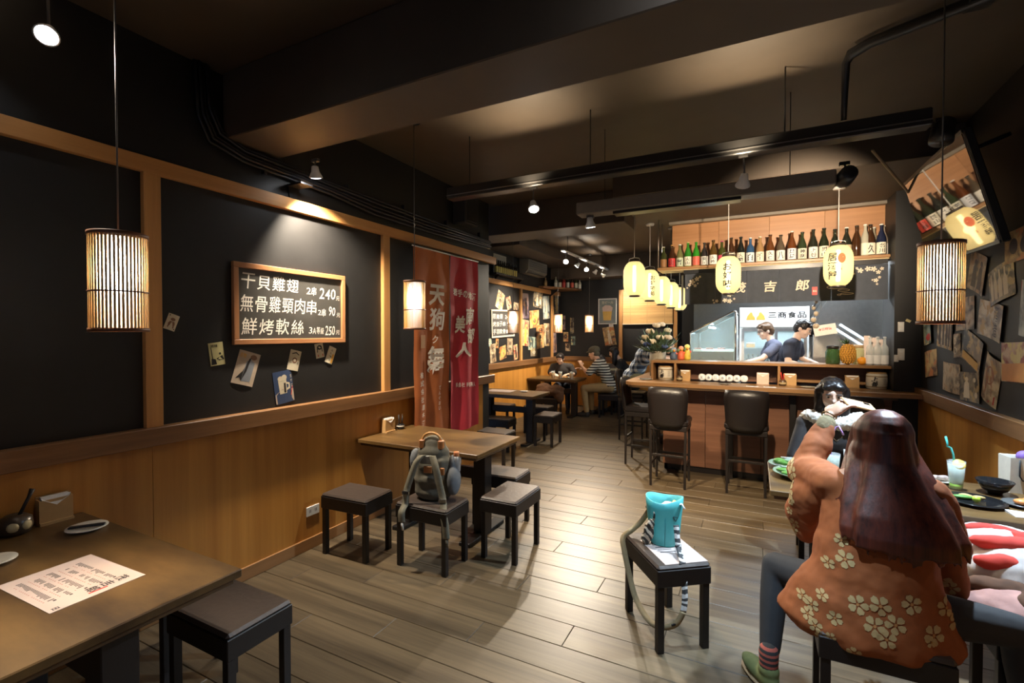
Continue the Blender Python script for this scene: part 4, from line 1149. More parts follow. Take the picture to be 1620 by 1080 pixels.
def row(s_, x0, x1, cy, h):
    n = len(s_); st_ = (x1 - x0) / n
    return [(c, x0 + st_ * (i + .5), cy - .004 * (i % 2), h * (1 - .06 * (i % 2)), st_ * .86) for i, c in enumerate(s_) if c != ' ']
L1 = row('干貝雞翅', -.42, .04, .155, .105) + row('2', .10, .145, .125, .05) + row('串', .145, .195, .125, .065) + row('240', .22, .385, .115, .085) + row('元', .385, .425, .085, .035)
L2 = row('無骨雞頸肉串', -.425, .20, .005, .115) + row('2', .205, .24, -.035, .04) + row('串', .24, .285, -.035, .06) + row('90', .31, .38, -.02, .075) + row('元', .39, .43, -.05, .035)
L3 = row('鮮烤軟絲', -.42, .085, -.15, .115) + row('3A', .12, .19, -.175, .05) + row('等級', .19, .265, -.175, .055) + row('250', .275, .375, -.175, .075) + row('元', .38, .425, -.19, .035)
chalkboard('large chalkboard with three lines of white writing in a reddish wood frame', on_left(WL - .017, 2.405, 1.848), .945, .545, .036, [L1, L2, L3], M_frame, M_framey)
cm = [row('限雞翅', -.38, .0, .13, .09) + row('240', .08, .3, .12, .07), row('烤茄子串', -.38, .1, -.005, .09) + row('90', .15, .3, -.01, .07), row('手羽軟骨', -.38, .1, -.14, .09) + row('150元', .12, .37, -.15, .06)]
chalkboard('small chalkboard with white frame among the posters in the recess', on_left(WF - .017, 7.66, 1.83, 2), .88, .50, .03, cm, plain('white_frame', (.62, .55, .42), .5), plain('white_frame_v', (.62, .55, .42), .5), .025)

# ---- small cards on the left wall
def card(name, label, T, w, h, m_, cat='card', bits=(), group=None, curl=.004):
    """A card on the wall: slightly bowed sheet with its printed shapes as children."""
    t = place(thing(name, label, cat, group=group), T)
    v = []; n = 6
    def zz(x):
        return .002 + curl * (1 - (2 * x / w) ** 2) if curl >= 0 else .002 - curl * (2 * x / w) ** 2
    for sgn in (0, 1):
        for j in (0, 1):
            for i in range(n + 1):
                x = -w / 2 + w * i / n
                v.append((x, (-h / 2, h / 2)[j], zz(x) - (.0012 if sgn else 0)))
    f = []
    N = 2 * (n + 1)
    for i in range(n):
        f.append((i, i + 1, n + 2 + i, n + 1 + i)); f.append((N + i, N + n + 1 + i, N + n + 2 + i, N + i + 1))
        f.append((i, N + i, N + i + 1, i + 1)); a = n + 1 + i; f.append((a, a + 1, N + a + 1, N + a))
    f.append((0, n + 1, N + n + 1, N)); f.append((n, N + n, N + 2 * n + 1, 2 * n + 1))
    MB().add(v, f).obj('sheet', m_, t)
    for bname, bm, polys in bits:
        for p in polys:
            q = MB()
            if isinstance(p, tuple):
                put_text(q, p[0], p[1] * w, p[2] * h, h=p[3] * h, w=p[4] * w, bold=.015, fn=lambda x, y: (x, y, zz(x) + .0012))
            else:
                q.add([(x * w, y * h, zz(x * w) + .0008) for x, y in p], [tuple(range(len(p)))])
            q.obj(bname, bm, t)
    return t
X = WL - .017
cream = plain('card_cream', (.62, .55, .40), .5, noise=.12, scale=60)
beige = plain('card_beige', (.50, .40, .30), .5, noise=.2, scale=30)
yell = plain('card_yellow', (.58, .53, .26), .5, noise=.1)
navy = plain('card_navy', (.035, .06, .13), .5)
brn = plain('card_brown', (.22, .11, .06), .5)
gry = plain('card_greyblue', (.22, .24, .27), .5)
org = plain('card_orange', (.66, .33, .04), .5)
def ov(cx, cy, rx, ry, n=16):
    return [(cx + rx * cos(2 * pi * k / n), cy + ry * sin(2 * pi * k / n)) for k in range(n)]
card('playing_card', 'small tilted white card with a dark red court figure, alone near the post', on_left(X, 1.575, 1.715, -20), .062, .095, cream, 'card', [('figure', brn, [ov(0, .18, .22, .1), [(-.3, -.35), (.3, -.35), (.22, .05), (-.22, .05)], ov(-.2, -.12, .1, .12), ov(.2, -.12, .1, .12)]), ('corner_pip', M_ink, [ov(-.36, .4, .05, .04), ov(.36, -.4, .05, .04)])])
card('postcard', 'yellow landscape card with black brush lettering under the chalkboard corner', on_left(X, 1.835, 1.52, 7), .092, .145, yell, 'card', [('landscape', M_ink, [[(-.45, -.45), (-.1, -.45), (-.15, -.22), (-.4, -.18)], [(-.1, -.2), (.35, -.08), (.45, -.28), (.1, -.3)], ov(.2, .0, .08, .05), [(-.38, .3), (-.34, .3), (-.3, -.2), (-.36, -.2)]]), ('lettering', M_ink, [('滋味', -.15, .36, .14, .5)])])
card('postcard', 'beige vintage card of a person in a robe with a large fish, below the chalkboard', on_left(X, 2.03, 1.415, -17), .155, .225, beige, 'card', [('robed_figure', gry, [[(-.12, -.4), (.3, -.38), (.32, .2), (.1, .28), (-.08, .2)]]), ('fish', M_ink, [[(-.22, -.3), (.02, .3), (.1, .34), (.02, -.1), (-.12, -.4)], [(-.38, -.35), (-.15, -.1), (-.2, -.3)]]), ('hair', brn, [ov(.2, .36, .16, .08)]), ('lettering', org, [('名物', -.3, .36, .14, .28)])])
card('postcard', 'cream card with a round seal and dark border print, right of the fish card', on_left(X, 2.405, 1.45, -14), .095, .15, cream, 'card', [('seal', brn, [ov(0, 0, .22, .14)]), ('seal_centre', cream, [ov(0, 0, .12, .07)]), ('arch', M_ink, [[(-.35, .32), (0, .42), (.35, .32), (.3, .28), (0, .36), (-.3, .28)]]), ('lettering', M_ink, [('酒', -.32, -.1, .12, .18), ('造', .32, -.1, .12, .18)])])
card('postcard', 'blue card with a white foaming beer mug, resting above the wood rail', on_left(X, 2.315, 1.262, 7), .155, .235, navy, 'card', [('table_print', beige, [[(-.48, -.48), (.48, -.48), (.48, -.1), (-.1, -.05), (-.48, -.2)]]), ('mug', cream, [[(-.25, -.2), (.12, -.2), (.15, .22), (-.28, .22)], ov(-.15, .27, .14, .08), ov(.05, .29, .14, .09), [(.12, .15), (.32, .1), (.32, -.08), (.12, -.12), (.12, -.06), (.24, -.02), (.24, .06), (.12, .08)]]), ('glass_shade', M_ink, [[(-.02, -.18), (.08, -.18), (.1, .12), (.0, .12)]]), ('matchstick', M_red, [[(.3, -.3), (.35, -.29), (.48, -.02), (.44, -.01)]]), ('lettering', cream, [('生', .42, .3, .1, .1), ('麥', .42, .15, .1, .1), ('酒', .42, 0, .1, .1)])])
card('postcard', 'small card with a black portrait tucked under the chalkboard edge', on_left(X, 2.635, 1.515, 9), .08, .115, cream, 'card', [('portrait', M_ink, [ov(0, .22, .3, .16), [(-.35, -.1), (.35, -.1), (.3, .2), (-.3, .2)]]), ('red_print', M_red, [[(-.3, -.4), (.35, -.4), (.35, -.26), (-.3, -.26)]])])
card('postcard', 'small cream card with orange strip of text, rightmost below the chalkboard', on_left(X, 2.745, 1.475, -22), .075, .135, cream, 'card', [('orange_strip', org, [[(.15, -.45), (.42, -.45), (.42, .1), (.15, .1)]]), ('lettering', M_ink, [('土', -.05, .3, .12, .3), ('佐', -.05, .1, .12, .3), ('鶴', -.05, -.1, .12, .3), ('酒', -.05, -.3, .12, .3)])])

# ---- posters in the recess and on the back wall
P = [printed('poster_ochre', (.62, .42, .17), (.12, .05, .03), (.55, .18, .05), 6),
     printed('poster_cream', (.66, .55, .36), (.16, .09, .05), (.50, .30, .10), 7, 3.1),
     printed('poster_violet', (.45, .33, .30), (.12, .08, .13), (.55, .30, .18), 5, 5.7),
     printed('poster_teal', (.36, .46, .38), (.06, .10, .09), (.60, .50, .25), 6, 8.3),
     printed('poster_red', (.62, .42, .26), (.30, .05, .03), (.70, .55, .2), 7, 11.9),
     printed('poster_sepia', (.50, .38, .24), (.07, .045, .03), (.40, .24, .12), 8, 2.2),
     printed('poster_dark', (.32, .26, .18), (.03, .028, .025), (.50, .36, .16), 9, 6.6),
     printed('poster_sky', (.46, .50, .46), (.10, .12, .13), (.62, .48, .28), 5, 9.4)]
dark_ink = plain('poster_ink', (.05, .03, .025), .5)
pale_ink = plain('poster_pale', (.68, .58, .42), .5)
gold_ink = plain('poster_gold', (.68, .42, .08), .5)
def figure(cx, s_=1.0):    # standing robed figure
    return [ov(cx, .26, .09 * s_, .075), [(cx - .16 * s_, -.40), (cx + .16 * s_, -.40), (cx + .12 * s_, .12), (cx + .04 * s_, .19), (cx - .04 * s_, .19), (cx - .12 * s_, .12)]]
def mug(cx=0, cy=0, s_=1.0):
    return [[(cx - .2 * s_, cy - .3 * s_), (cx + .15 * s_, cy - .3 * s_), (cx + .18 * s_, cy + .15 * s_), (cx - .22 * s_, cy + .15 * s_)]]
def bot(cx, s_=1.0):
    return [[(cx - .07 * s_, -.4), (cx + .07 * s_, -.4), (cx + .07 * s_, .05), (cx + .025 * s_, .18), (cx + .025 * s_, .38), (cx - .025 * s_, .38), (cx - .025 * s_, .18), (cx - .07 * s_, .05)]]
REC = [  # y, z, w, h, angle, material, shapes, label
    (7.57, 2.24, .27, .33, -21, 1, [('lettering', dark_ink, [('酒', 0, .25, .22, .4), ('肴', 0, 0, .22, .4), ('旬', 0, -.25, .22, .4)])], 'tilted cream poster with a column of black characters, top of the recess wall'),
    (7.90, 2.22, .18, .23, 16, 4, [('emblem', dark_ink, [ov(0, 0, .3, .3)])], 'small reddish card right of the tilted cream poster'),
    (8.20, 2.12, .2, .24, -4, 5, [('figure', dark_ink, [ov(0, .1, .35, .25)])], 'sepia card half hidden behind the recess lamp cord'),
    (8.62, 2.20, .32, .50, 2, 2, [('figure', dark_ink, figure(.1))], 'violet sunset poster with a dark standing figure beside the batten'),
    (9.24, 2.36, .46, .33, -3, 6, [('figure', pale_ink, figure(-.1, .8) + [ov(.25, -.1, .12, .2)])], 'dark poster with a pale robed figure under the top batten'),
    (9.69, 2.22, .36, .50, 5, 7, [('figure', pale_ink, figure(0, .9))], 'grey blue poster below the top batten, left of the last post'),
    (9.07, 1.95, .48, .36, 5, 0, [('dish', gold_ink, [ov(-.05, -.05, .3, .28)])], 'ochre poster with a golden dish in the middle of the recess wall'),
    (8.62, 1.66, .32, .52, -5, 4, [('figure', gold_ink, figure(0, 1.1))], 'red and ochre poster low beside the first recess batten'),
    (9.36, 1.58, .38, .50, 5, 0, [('lettering', dark_ink, [('日', 0, .25, .2, .4), ('本', 0, 0, .2, .4), ('酒', 0, -.25, .2, .4)])], 'ochre poster with black characters, low centre of the recess wall'),
    (9.72, 1.62, .32, .50, 0, 1, [('figure', dark_ink, figure(0, 1.0) + figure(.3, .6))], 'cream poster with two dark figures left of the last post'),
    (8.97, 1.44, .40, .27, -3, 3, [('bars', dark_ink, [[(-.4, -.3), (-.3, -.3), (-.3, .3), (-.4, .3)], [(-.1, -.3), (0, -.3), (0, .3), (-.1, .3)]])], 'greenish landscape poster low in the recess'),
    (9.03, 1.26, .31, .17, 0, 6, [('shape', pale_ink, [ov(0, 0, .25, .2)])], 'dark small poster just above the recess rail'),
    (7.17, 1.49, .18, .13, 10, 3, [('shape', pale_ink, [ov(0, 0, .25, .25)])], 'small teal card left below the small chalkboard'),
    (7.30, 1.30, .21, .33, 6, 1, [('lettering', dark_ink, [('焼', 0, .2, .26, .5), ('鳥', 0, -.15, .26, .5)])], 'cream poster with two black characters above the recess rail'),
    (7.66, 1.30, .27, .24, 9, 0, [('dish', gold_ink, [ov(0, -.05, .32, .3)])], 'square ochre poster of a dish below the small chalkboard'),
    (7.95, 1.40, .22, .31, -2, 5, [('lettering', dark_ink, [('串', 0, .2, .25, .45), ('物', 0, -.15, .25, .45)])], 'narrow sepia poster with black characters under the recess lamp'),
    (8.19, 1.29, .17, .29, 7, 4, [('figure', dark_ink, figure(0, 1.2))], 'narrow red toned poster beside the first batten above the rail'),
    (7.45, 1.47, .10, .17, -4, 0, [('shape', dark_ink, [ov(0, 0, .25, .3)])], 'very small ochre card under the left half of the small chalkboard'),
    (7.08, 1.76, .08, .2, -3, 3, [('shape', dark_ink, [ov(0, 0, .25, .25)])], 'narrow green card at the edge left of the small chalkboard'),
    (10.09, 2.12, .13, .28, 2, 4, [('shape', gold_ink, [ov(0, .1, .3, .2)])], 'narrow red card right of the last recess post'),
    (10.30, 2.33, .2, .42, 4, 6, [('figure', gold_ink, figure(0, 1.0))], 'dark tall poster near the recess corner at the top'),
    (10.20, 1.44, .2, .46, 4, 2, [('figure', dark_ink, figure(0, 1.0))], 'brownish tall poster in the recess corner above the rail'),
]
for i, (y, z, w, h, a, k, bits, lab) in enumerate(REC):
    card('poster', lab, on_left(WF - .017 + .0015 * (i % 3), y, z, a), w, h, P[k], 'poster', bits, 'posters in the recess', .006)
BK = [(-3.94, 1.57, .12, .22, 0, 0, 'small ochre poster in the back corner beside the lamp'), (-3.79, 1.83, .09, .37, 0, 6, 'tall narrow dark poster on the back wall near the corner'), (-3.89, 1.33, .12, .18, 0, 5, 'small sepia poster low in the back corner'), (-3.76, 1.48, .10, .20, 0, 3, 'greenish narrow card on the back wall, lowest but one from the rail'), (-4.0, 1.90, .09, .33, 0, 2, 'narrow violet poster at the very corner of the back wall')]
for x, z, w, h, a, k, lab in BK:
    card('poster', lab, on_back(x, YB - .001, z, a), w, h, P[k], 'poster', [('shape', dark_ink, [ov(0, .05, .28, .22)])], 'posters on the back wall', .004)
bp = place(thing('framed_poster', 'framed poster of a beer mug on the black back wall', 'poster'), on_back(-2.95, YB - .001, 2.14))
MB().box(-.195, -.27, 0, .195, .27, .012).obj('print_sheet', plain('poster_grey', (.20, .23, .22), .4, noise=.3, scale=12), bp)
for s_ in (-1, 1):
    MB().bbox(-.21, s_ * .277 - .01, 0, .21, s_ * .277 + .01, .022, .003).obj('frame_rail', M_whitepl, bp)
    MB().bbox(s_ * .20 - .01, -.27, 0, s_ * .20 + .01, .27, .022, .003).obj('frame_stile', M_whitepl, bp)
MB().prism([(-.09, -.20), (.08, -.20), (.10, -.0), (-.11, -.0)], .012, .014).obj('beer_print', gold_ink, bp)
MB().prism([(-.11, 0), (.10, 0), (.12, .08), (.06, .13), (-.05, .14), (-.12, .09)], .012, .014).obj('foam_print', plain('foam_pink', (.62, .45, .38), .5), bp)
q = MB(); put_text(q, '生ビール', 0, .20, w=.26, T=Matrix.Translation((0, 0, .0135)), bold=.01); q.obj('lettering', pale_ink, bp)
card('poster', 'tilted ochre poster hanging below the framed beer poster', on_back(-2.905, YB - .003, 1.585, 10), .26, .42, P[0], 'poster', [('figure', pale_ink, figure(0, 1.0))], None, .01)
t = thing('note', 'small white note at the foot of the framed beer poster', 'note', (-2.86, YB - .02, 1.84))
MB().box(-.05, -.014, -.045, .05, -.012, .02).obj('sheet', M_napkin, t); MB().box(-.02, -.018, .012, .02, -.0, .026).obj('tape', plain('tape2', (.6, .5, .3), .5), t)

# bamboo blind between the back posts
bb = thing('bamboo_blind', 'rolled down bamboo blind lit warm between two pine posts', 'blind', (-2.07, YB - .06, 1.86))
M_reed = wood('blind_reed', (.52, .29, .10), (.70, .44, .18), 'X', .5, 30, .04, vary=.2)
reed = MB().bbox(-.525, -.004, -.0125, .525, .004, .0125, .003).mesh('reed', [M_reed])
for k in range(27):
    o = bpy.data.objects.new('reed', reed); COL.objects.link(o); o.parent = bb; o.location = (0, random.uniform(-.001, .001), .014 + k * .0262)
for x in (-.36, 0, .36):
    MB().box(x - .006, -.007, 0, x + .006, -.005, .72).obj('lacing', M_kraft, bb)
MB().bbox(-.53, -.02, .70, .53, .02, .745, .004).obj('head_rail', M_kraft, bb)
MB().bbox(-.53, -.012, -.02, .53, .012, .0, .003).obj('bottom_rail', plain('blind_rail', (.6, .5, .35), .5), bb)

# ---- photos on the right wall
RX = WR - .0005
PR = [  # y, z, w, h, angle, mat, shapes, label
    (4.67, 2.09, .29, .28, 18, 5, [('figures', dark_ink, figure(-.2, .8) + figure(.15, .9))], 'curling sepia photo right of the bamboo lamp top'),
    (4.29, 1.98, .37, .24, -11, 6, [('bottles', pale_ink, bot(-.3) + bot(-.12) + bot(.06) + bot(.24))], 'tilted photo of a row of pale bottles, upper right wall'),
    (4.05, 2.20, .32, .20, -2, 0, [('figures', dark_ink, [ov(-.2, 0, .15, .25), ov(.2, -.05, .15, .25)])], 'ochre photo at the top edge of the right wall'),
    (3.94, 1.80, .20, .34, 6, 7, [('banner', M_red, [[(-.45, .3), (.45, .3), (.45, .48), (-.45, .48)]])], 'tall greenish photo with a red top strip, right of the bottle photo'),
    (4.43, 1.74, .37, .25, 11, 1, [('lettering', dark_ink, [('酒', .2, .22, .4, .2), ('造', .2, -.22, .4, .2)])], 'tan photo of barrels with two big black characters'),
    (4.89, 1.80, .36, .25, -2, 5, [('shape', dark_ink, [[(-.4, -.3), (.3, -.35), (.35, -.2), (-.35, -.1)]])], 'sepia photo partly behind the foot of the bamboo lamp'),
    (5.32, 1.64, .36, .24, 5, 1, [('bars', dark_ink, [[(-.4 + .2 * k, -.4), (-.3 + .2 * k, -.4), (-.3 + .2 * k, .4), (-.4 + .2 * k, .4)] for k in range(5)])], 'cream photo with upright dark bars below the lamp'),
    (5.05, 1.55, .15, .19, -5, 5, [('spots', pale_ink, [ov(0, .2, .2, .15), ov(0, -.2, .25, .15)])], 'small dark photo with pale round spots right of the barred photo'),
    (5.76, 1.66, .2, .22, -10, 3, [('shape', M_red, [ov(0, -.2, .3, .15)])], 'green photo at the pier edge of the right wall'),
    (5.70, 1.37, .34, .24, -8, 0, [('shape', dark_ink, [[(-.4, 0), (.1, 0), (.1, .4), (-.4, .4)]])], 'orange photo with a dark corner, low by the pier'),
    (4.73, 1.52, .36, .24, 19, 6, [('crates', gold_ink, [[(-.45, -.45), (.4, -.45), (.4, -.2), (-.45, -.2)]])], 'tilted photo of a dark interior with orange lower edge'),
    (5.16, 1.285, .38, .24, 1, 5, [('rows', pale_ink, [[(-.45, .1), (.45, .1), (.45, .2), (-.45, .2)], [(-.45, -.15), (.45, -.15), (.45, -.05), (-.45, -.05)]])], 'sepia photo with two pale rows above the rail'),
    (4.77, 1.245, .36, .22, -2, 6, [('figure', pale_ink, figure(-.2, .9) + [ov(.3, -.25, .1, .1), ov(.2, .25, .08, .08)])], 'dark photo of a person in pale clothes just above the rail'),
    (4.41, 1.33, .25, .33, 17, 1, [('figure', plain('print_rust', (.35, .14, .07), .5), [ov(0, .1, .25, .2), [(-.2, -.35), (.25, -.3), (.15, .1), (-.15, .05)]]), ('red_corner', M_red, [[(.1, -.45), (.4, -.45), (.4, -.25)]])], 'tilted white poster with a rust coloured figure above the rail'),
    (4.05, 1.47, .36, .25, -2, 4, [('field', plain('print_orange', (.60, .24, .06), .5), [[(-.48, -.48), (.48, -.48), (.48, 0), (-.48, -.05)]])], 'photo with a bright orange field at the right frame edge'),
    (3.72, 1.85, .36, .25, 4, 5, [('shape', pale_ink, [ov(0, 0, .3, .2)])], 'sepia photo farthest towards the camera on the right wall'),
]
for i, (y, z, w, h, a, k, bits, lab) in enumerate(PR):
    card('photo_print', lab, on_right(RX - .003 * (i % 3), y, z, a), w, h, P[k], 'photo', bits, 'photos on the right wall', .014 if i % 2 else -.01)

# ---- orange and red banners on the left wall
def banner(name, label, y0, y1, z0, z1, m_, chars, px, edge=None):
    t = thing(name, label, 'banner', (WL + .085, (y0 + y1) / 2, z1))
    w = y1 - y0; nx, nz = 20, 26
    def S(u, d):      # u: -w/2..w/2 along the wall, d: below the top
        k = u / w + .5; q_ = d / (z1 - z0)
        off = .012 * sin(k * 11 + px) * (.25 + q_) + .010 * sin(k * 5.0 + 2 * px) * q_ + .004 * sin(d * 9 + k * 4 + px)
        return off
    v = []; f = []
    for sgn in (0, 1):
        for j in range(nz + 1):
            for i in range(nx + 1):
                u = -w / 2 + w * i / nx; d = (z1 - z0) * j / nz
                v.append((S(u, d) - .002 * sgn, u, -d - .012 * sin(pi * i / nx) * (1 if j == nz else 0)))
    N = (nx + 1) * (nz + 1)
    for j in range(nz):
        for i in range(nx):
            a = j * (nx + 1) + i
            f.append((a, a + nx + 1, a + nx + 2, a + 1)); f.append((N + a, N + a + 1, N + a + nx + 2, N + a + nx + 1))
    MB().add(v, f, 0, True).obj('cloth', m_, t)
    for pname, pm, items in chars:
        q = MB()
        for s_, cu, cd, hh, ww, bd, sh in items:
            put_text(q, s_, cu * w, -cd * (z1 - z0), h=hh, w=ww, bold=bd, shear=sh, fn=lambda x, y: (S(x, -y) + .013, x, y))
        q.obj(pname, pm, t)
    MB().tube([(.0, -w / 2 - .01, .008), (.0, w / 2 + .01, .008)], .007, 6).obj('hanging_rod', edge or M_whitepl, t)
    return t
M_bo = plain('orange_banner_cloth', (.46, .135, .036), .8, noise=.18, scale=8, bump=.08)
M_brd = plain('crimson_banner_cloth', (.48, .028, .045), .8, noise=.18, scale=8, bump=.08)
M_bw = plain('banner_white', (.85, .78, .68), .8)
side = '株式会社車多酒造'
banner('orange_banner', 'rust orange cloth banner with a column of large white brush characters', 3.66, 4.28, .59, 2.49, M_bo, [
    ('large_characters', M_bw, [('天', .10, .235, .22, .26, .035, .12), ('狗', .10, .365, .23, .26, .03, .1), ('舞', .06, .60, .34, .28, .03, .12), ('ク', .05, .475, .08, .09, .02, .1)]),
    ('side_lettering', M_bw, [(c, -.34 + .03 * (i > 3), .66 + .042 * i, .062, .055, .02, .1) for i, c in enumerate(side)]),
    ('kana_lettering', M_bw, [(c, .16, .74 + .028 * i, .04, .035, .005, .1) for i, c in enumerate('てんぐまい')]),
    ('seal_box', plain('banner_buff', (.55, .30, .14), .8), [('■', -.30, .485, .13, .085, 0, 0)])], .4)
banner('red_banner', 'crimson cloth banner with white brush characters beside the orange banner', 4.285, 4.86, .57, 2.49, M_brd, [
    ('large_characters', M_bw, [('南', .16, .335, .20, .19, .035, .1), ('部', .20, .450, .18, .17, .03, .1), ('美', -.18, .385, .20, .19, .03, .1), ('人', -.06, .535, .17, .30, .04, .1)]),
    ('heading_lettering', M_bw, [(c, -.35 + .165 * i, .20 + .004 * i, .085, .085, .03, 0) for i, c in enumerate('岩手の地酒')]),
    ('foot_lettering', M_bw, [(c, -.27 + .095 * i + (.03 if i > 2 else 0), .735 + .002 * i, .055, .048, .01, 0) for i, c in enumerate('株会社南部美人')])], 1.9)

# ---- television on the right wall
tv = place(thing('television', 'large dark television tilted down from the right wall, mirroring the bar', 'television'), frame((1.17, 4.40, 2.53), Vector((.02, -1, -.02)), Vector((-.28, 0, 1))) @ Matrix.Scale(.93, 4))
MB().bbox(-.66, -.385, -.06, .66, .385, -.008, .008).obj('housing', M_blackpl, tv)
MB().box(-.64, -.362, -.008, .64, .365, -.0045).obj('screen', plain('tv_glass', (.035, .038, .045), .04, metal=.0, spec=1.0, noise=.02, coat=1.0), tv)
for s_ in (-1, 1):
    MB().bbox(-.66, s_ * .375 - .012, -.01, .66, s_ * .375 + .012, .0, .003).obj('bezel', M_blackpl, tv)
MB().tube([(-.28, .30, -.06), (-.28, .33, -.37)], .014, 8).obj('wall_arm', M_blackpl, tv)
MB().tube([(.28, .30, -.06), (.28, .33, -.37)], .014, 8).obj('wall_arm', M_blackpl, tv)
pipe = tag(MB().tube([(0, 0, 0), (.30, .33, -.28)], .010, 8).obj('conduit', plain('wood_stick', (.35, .26, .16), .5), None, (.80, 4.62, 3.08)), 'pale thin conduit slanting down to the television', 'conduit')
mic = thing('red_extinguisher_pipe', 'dark red pipe with a pale collar beside the television', 'pipe', (1.40, 3.36, 2.62))
MB().tube([(0, .0, 0), (.0, -1.1, .09)], .05, 14).obj('pipe', plain('dark_red_pipe', (.10, .018, .014), .45), mic)
MB().tube([(0, .09, -.007), (0, -.01, 0)], .054, 14).obj('collar', plain('collar', (.20, .16, .11), .5), mic)
mic.name = 'ceiling_pipe'
MB().box(0.0, -.5, -.02, .06, -.44, .09).obj('wall_clip', M_blackpl, mic)

# ---- high ledge bottles, air conditioner, shelf in the recess
ac = thing('air_conditioner', 'grey wall air conditioner high on the recess wall', 'air conditioner', (WF, 8.78, 2.82))
MB().prism([(0, 0), (.13, .0), (.19, .06), (.20, .26), (.18, .275), (0, .275)], -.46, .46, T=frame((0, 0, 0), (1, 0, 0), (0, 0, 1))).obj('body', plain('ac_grey', (.18, .165, .14), .45), ac)
MB().box(.135, -.42, .005, .185, .42, .012).obj('air_flap', M_blackpl, ac)
for k in range(4):
    MB().box(.198, -.42, .09 + .04 * k, .203, .42, .096 + .04 * k).obj('grille_line', M_blackpl, ac)
lbx = thing('paper_sign', 'pale square paper sign behind the yellow label bottles on the high ledge', 'sign', (WF - .018, 7.55, 2.72))
MB().bbox(0, -.24, 0, .012, .24, .34, .003).obj('sheet', plain('buff_sheet', (.34, .31, .25), .6), lbx)
MB().box(.012, -.2, .03, .013, .2, .31).obj('print', plain('buff_print', (.28, .255, .21), .6), lbx)
ld = thing('wall_ledge', 'narrow dark ledge above the recess batten holding small bottles', 'shelf', (WF, 7.75, 2.70))
MB().bbox(-.018, -.58, -.025, .13, .5, 0, .003).obj('board', M_dark, ld)
for yk in (-.5, .4):
    MB().prism([(0, 0), (.1, 0), (0, -.09)], yk, yk + .015, T=frame((0, 0, -.025), (1, 0, 0), (0, 0, 1)) @ Matrix.Identity(4)).obj('bracket', M_dark, ld)
for i in range(11):
    make_bottle('small dark bottle with yellow label in the close row on the high ledge', (WF + .075, 7.27 + i * .075, 2.70), 'wine', .235, .030, (.02, .015, .01), (.60, .48, .12), (.03, .02, .02), '', group='yellow label bottles on the high ledge', l0=.05, l1=.5)
cs2 = thing('corner_shelf', 'dark wooden corner shelf with bottles above the recess posters', 'shelf', (WF, 9.9, 2.655))
MB().prism([(-.018, -.62), (.10, -.62), (.55, .35), (.55, .54), (-.018, .54)], -.035, 0).obj('board', M_rail, cs2)
MB().prism([(0, 0), (.2, 0), (0, -.15)], 0, .02, T=frame((0, 0, -.035), (1, 0, 0), (0, 0, 1))).obj('bracket', M_dark, cs2)
SB = [(-.03, -.35, .20, (.3, .2, .1), (.45, .25, .08), 'pale wooden pot like bottle alone at the near end of the corner shelf'), (.10, -.08, .24, (.35, .32, .25), (.65, .6, .5), 'white bottle on the corner shelf, first of the cluster'), (.16, .02, .27, (.05, .02, .01), (.6, .55, .45), 'brown bottle with cream label on the corner shelf'), (.22, .10, .28, (.25, .03, .02), (.55, .05, .04), 'red bottle on the corner shelf'), (.29, .17, .29, (.03, .03, .02), (.66, .6, .5), 'black bottle with white label on the corner shelf'), (.37, .23, .28, (.04, .02, .01), (.6, .1, .06), 'dark bottle with red label on the corner shelf'), (.44, .30, .27, (.05, .05, .02), (.6, .55, .4), 'olive bottle at the aisle end of the corner shelf'), (.48, .42, .22, (.4, .35, .3), (.65, .6, .5), 'short pale bottle at the tip of the corner shelf')]
for dx, dy, h, g, lc, lab in SB:
    make_bottle(lab, (WF + .03 + dx + .03, 9.9 + dy, 2.655), 'round', h, .038, g, lc, (.4, .3, .2), '', group='bottles on the corner shelf', l0=.06, l1=.45)

# ---- socket on the near wainscot
so = place(thing('wall_socket', 'white double socket low on the orange wainscot', 'socket'), on_left(WL, 2.545, .29))
MB().bbox(-.06, -.036, 0, .06, .036, .008, .003).obj('plate', M_white, so)
for x in (-.03, .022):
    MB().box(x - .006, -.012, .008, x - .002, .012, .0085).box(x + .006, -.012, .008, x + .01, .012, .0085).obj('slots', M_ink, so)
# ================================================================ things on the tables
napkin_box('kraft napkin box on the near table beside the owl pot', (-2.985, 1.02, .75), rad(90))
napkin_box('kraft napkin box on the table below the banner', (-2.985, 3.35, .75), rad(90))
ow = thing('owl_pot', 'brown owl face pot with a black ladle on the near table', 'pot', (-2.955, .875, .75))
MB().lathe([(.03, 0), (.05, .006), (.06, .035), (.055, .07), (.035, .085)], 18).obj('pot_body', plain('owl_clay', (.06, .04, .025), .3), ow)
for s_ in (-1, 1):
    T = Matrix.Rotation(s_ * .45, 4, 'Z')
    MB().ell((.052, 0, .042), (.012, .022, .022), 10, 7, T=T).obj('owl_eye', plain('owl_cream', (.55, .45, .24), .4), ow)
MB().tube([(.01, .0, .06), (-.0, .045, .15), (-.005, .06, .185)], [.007, .007, .011], 7).obj('ladle', M_dark, ow)
small_plate('white oval plate with a dark chopstick rest on the near table', (-2.73, 1.045, .75), .078, rz=.9)
small_plate('white plate cut off by the left frame edge on the near table', (-2.65, .72, .75), .07, sticks=False)
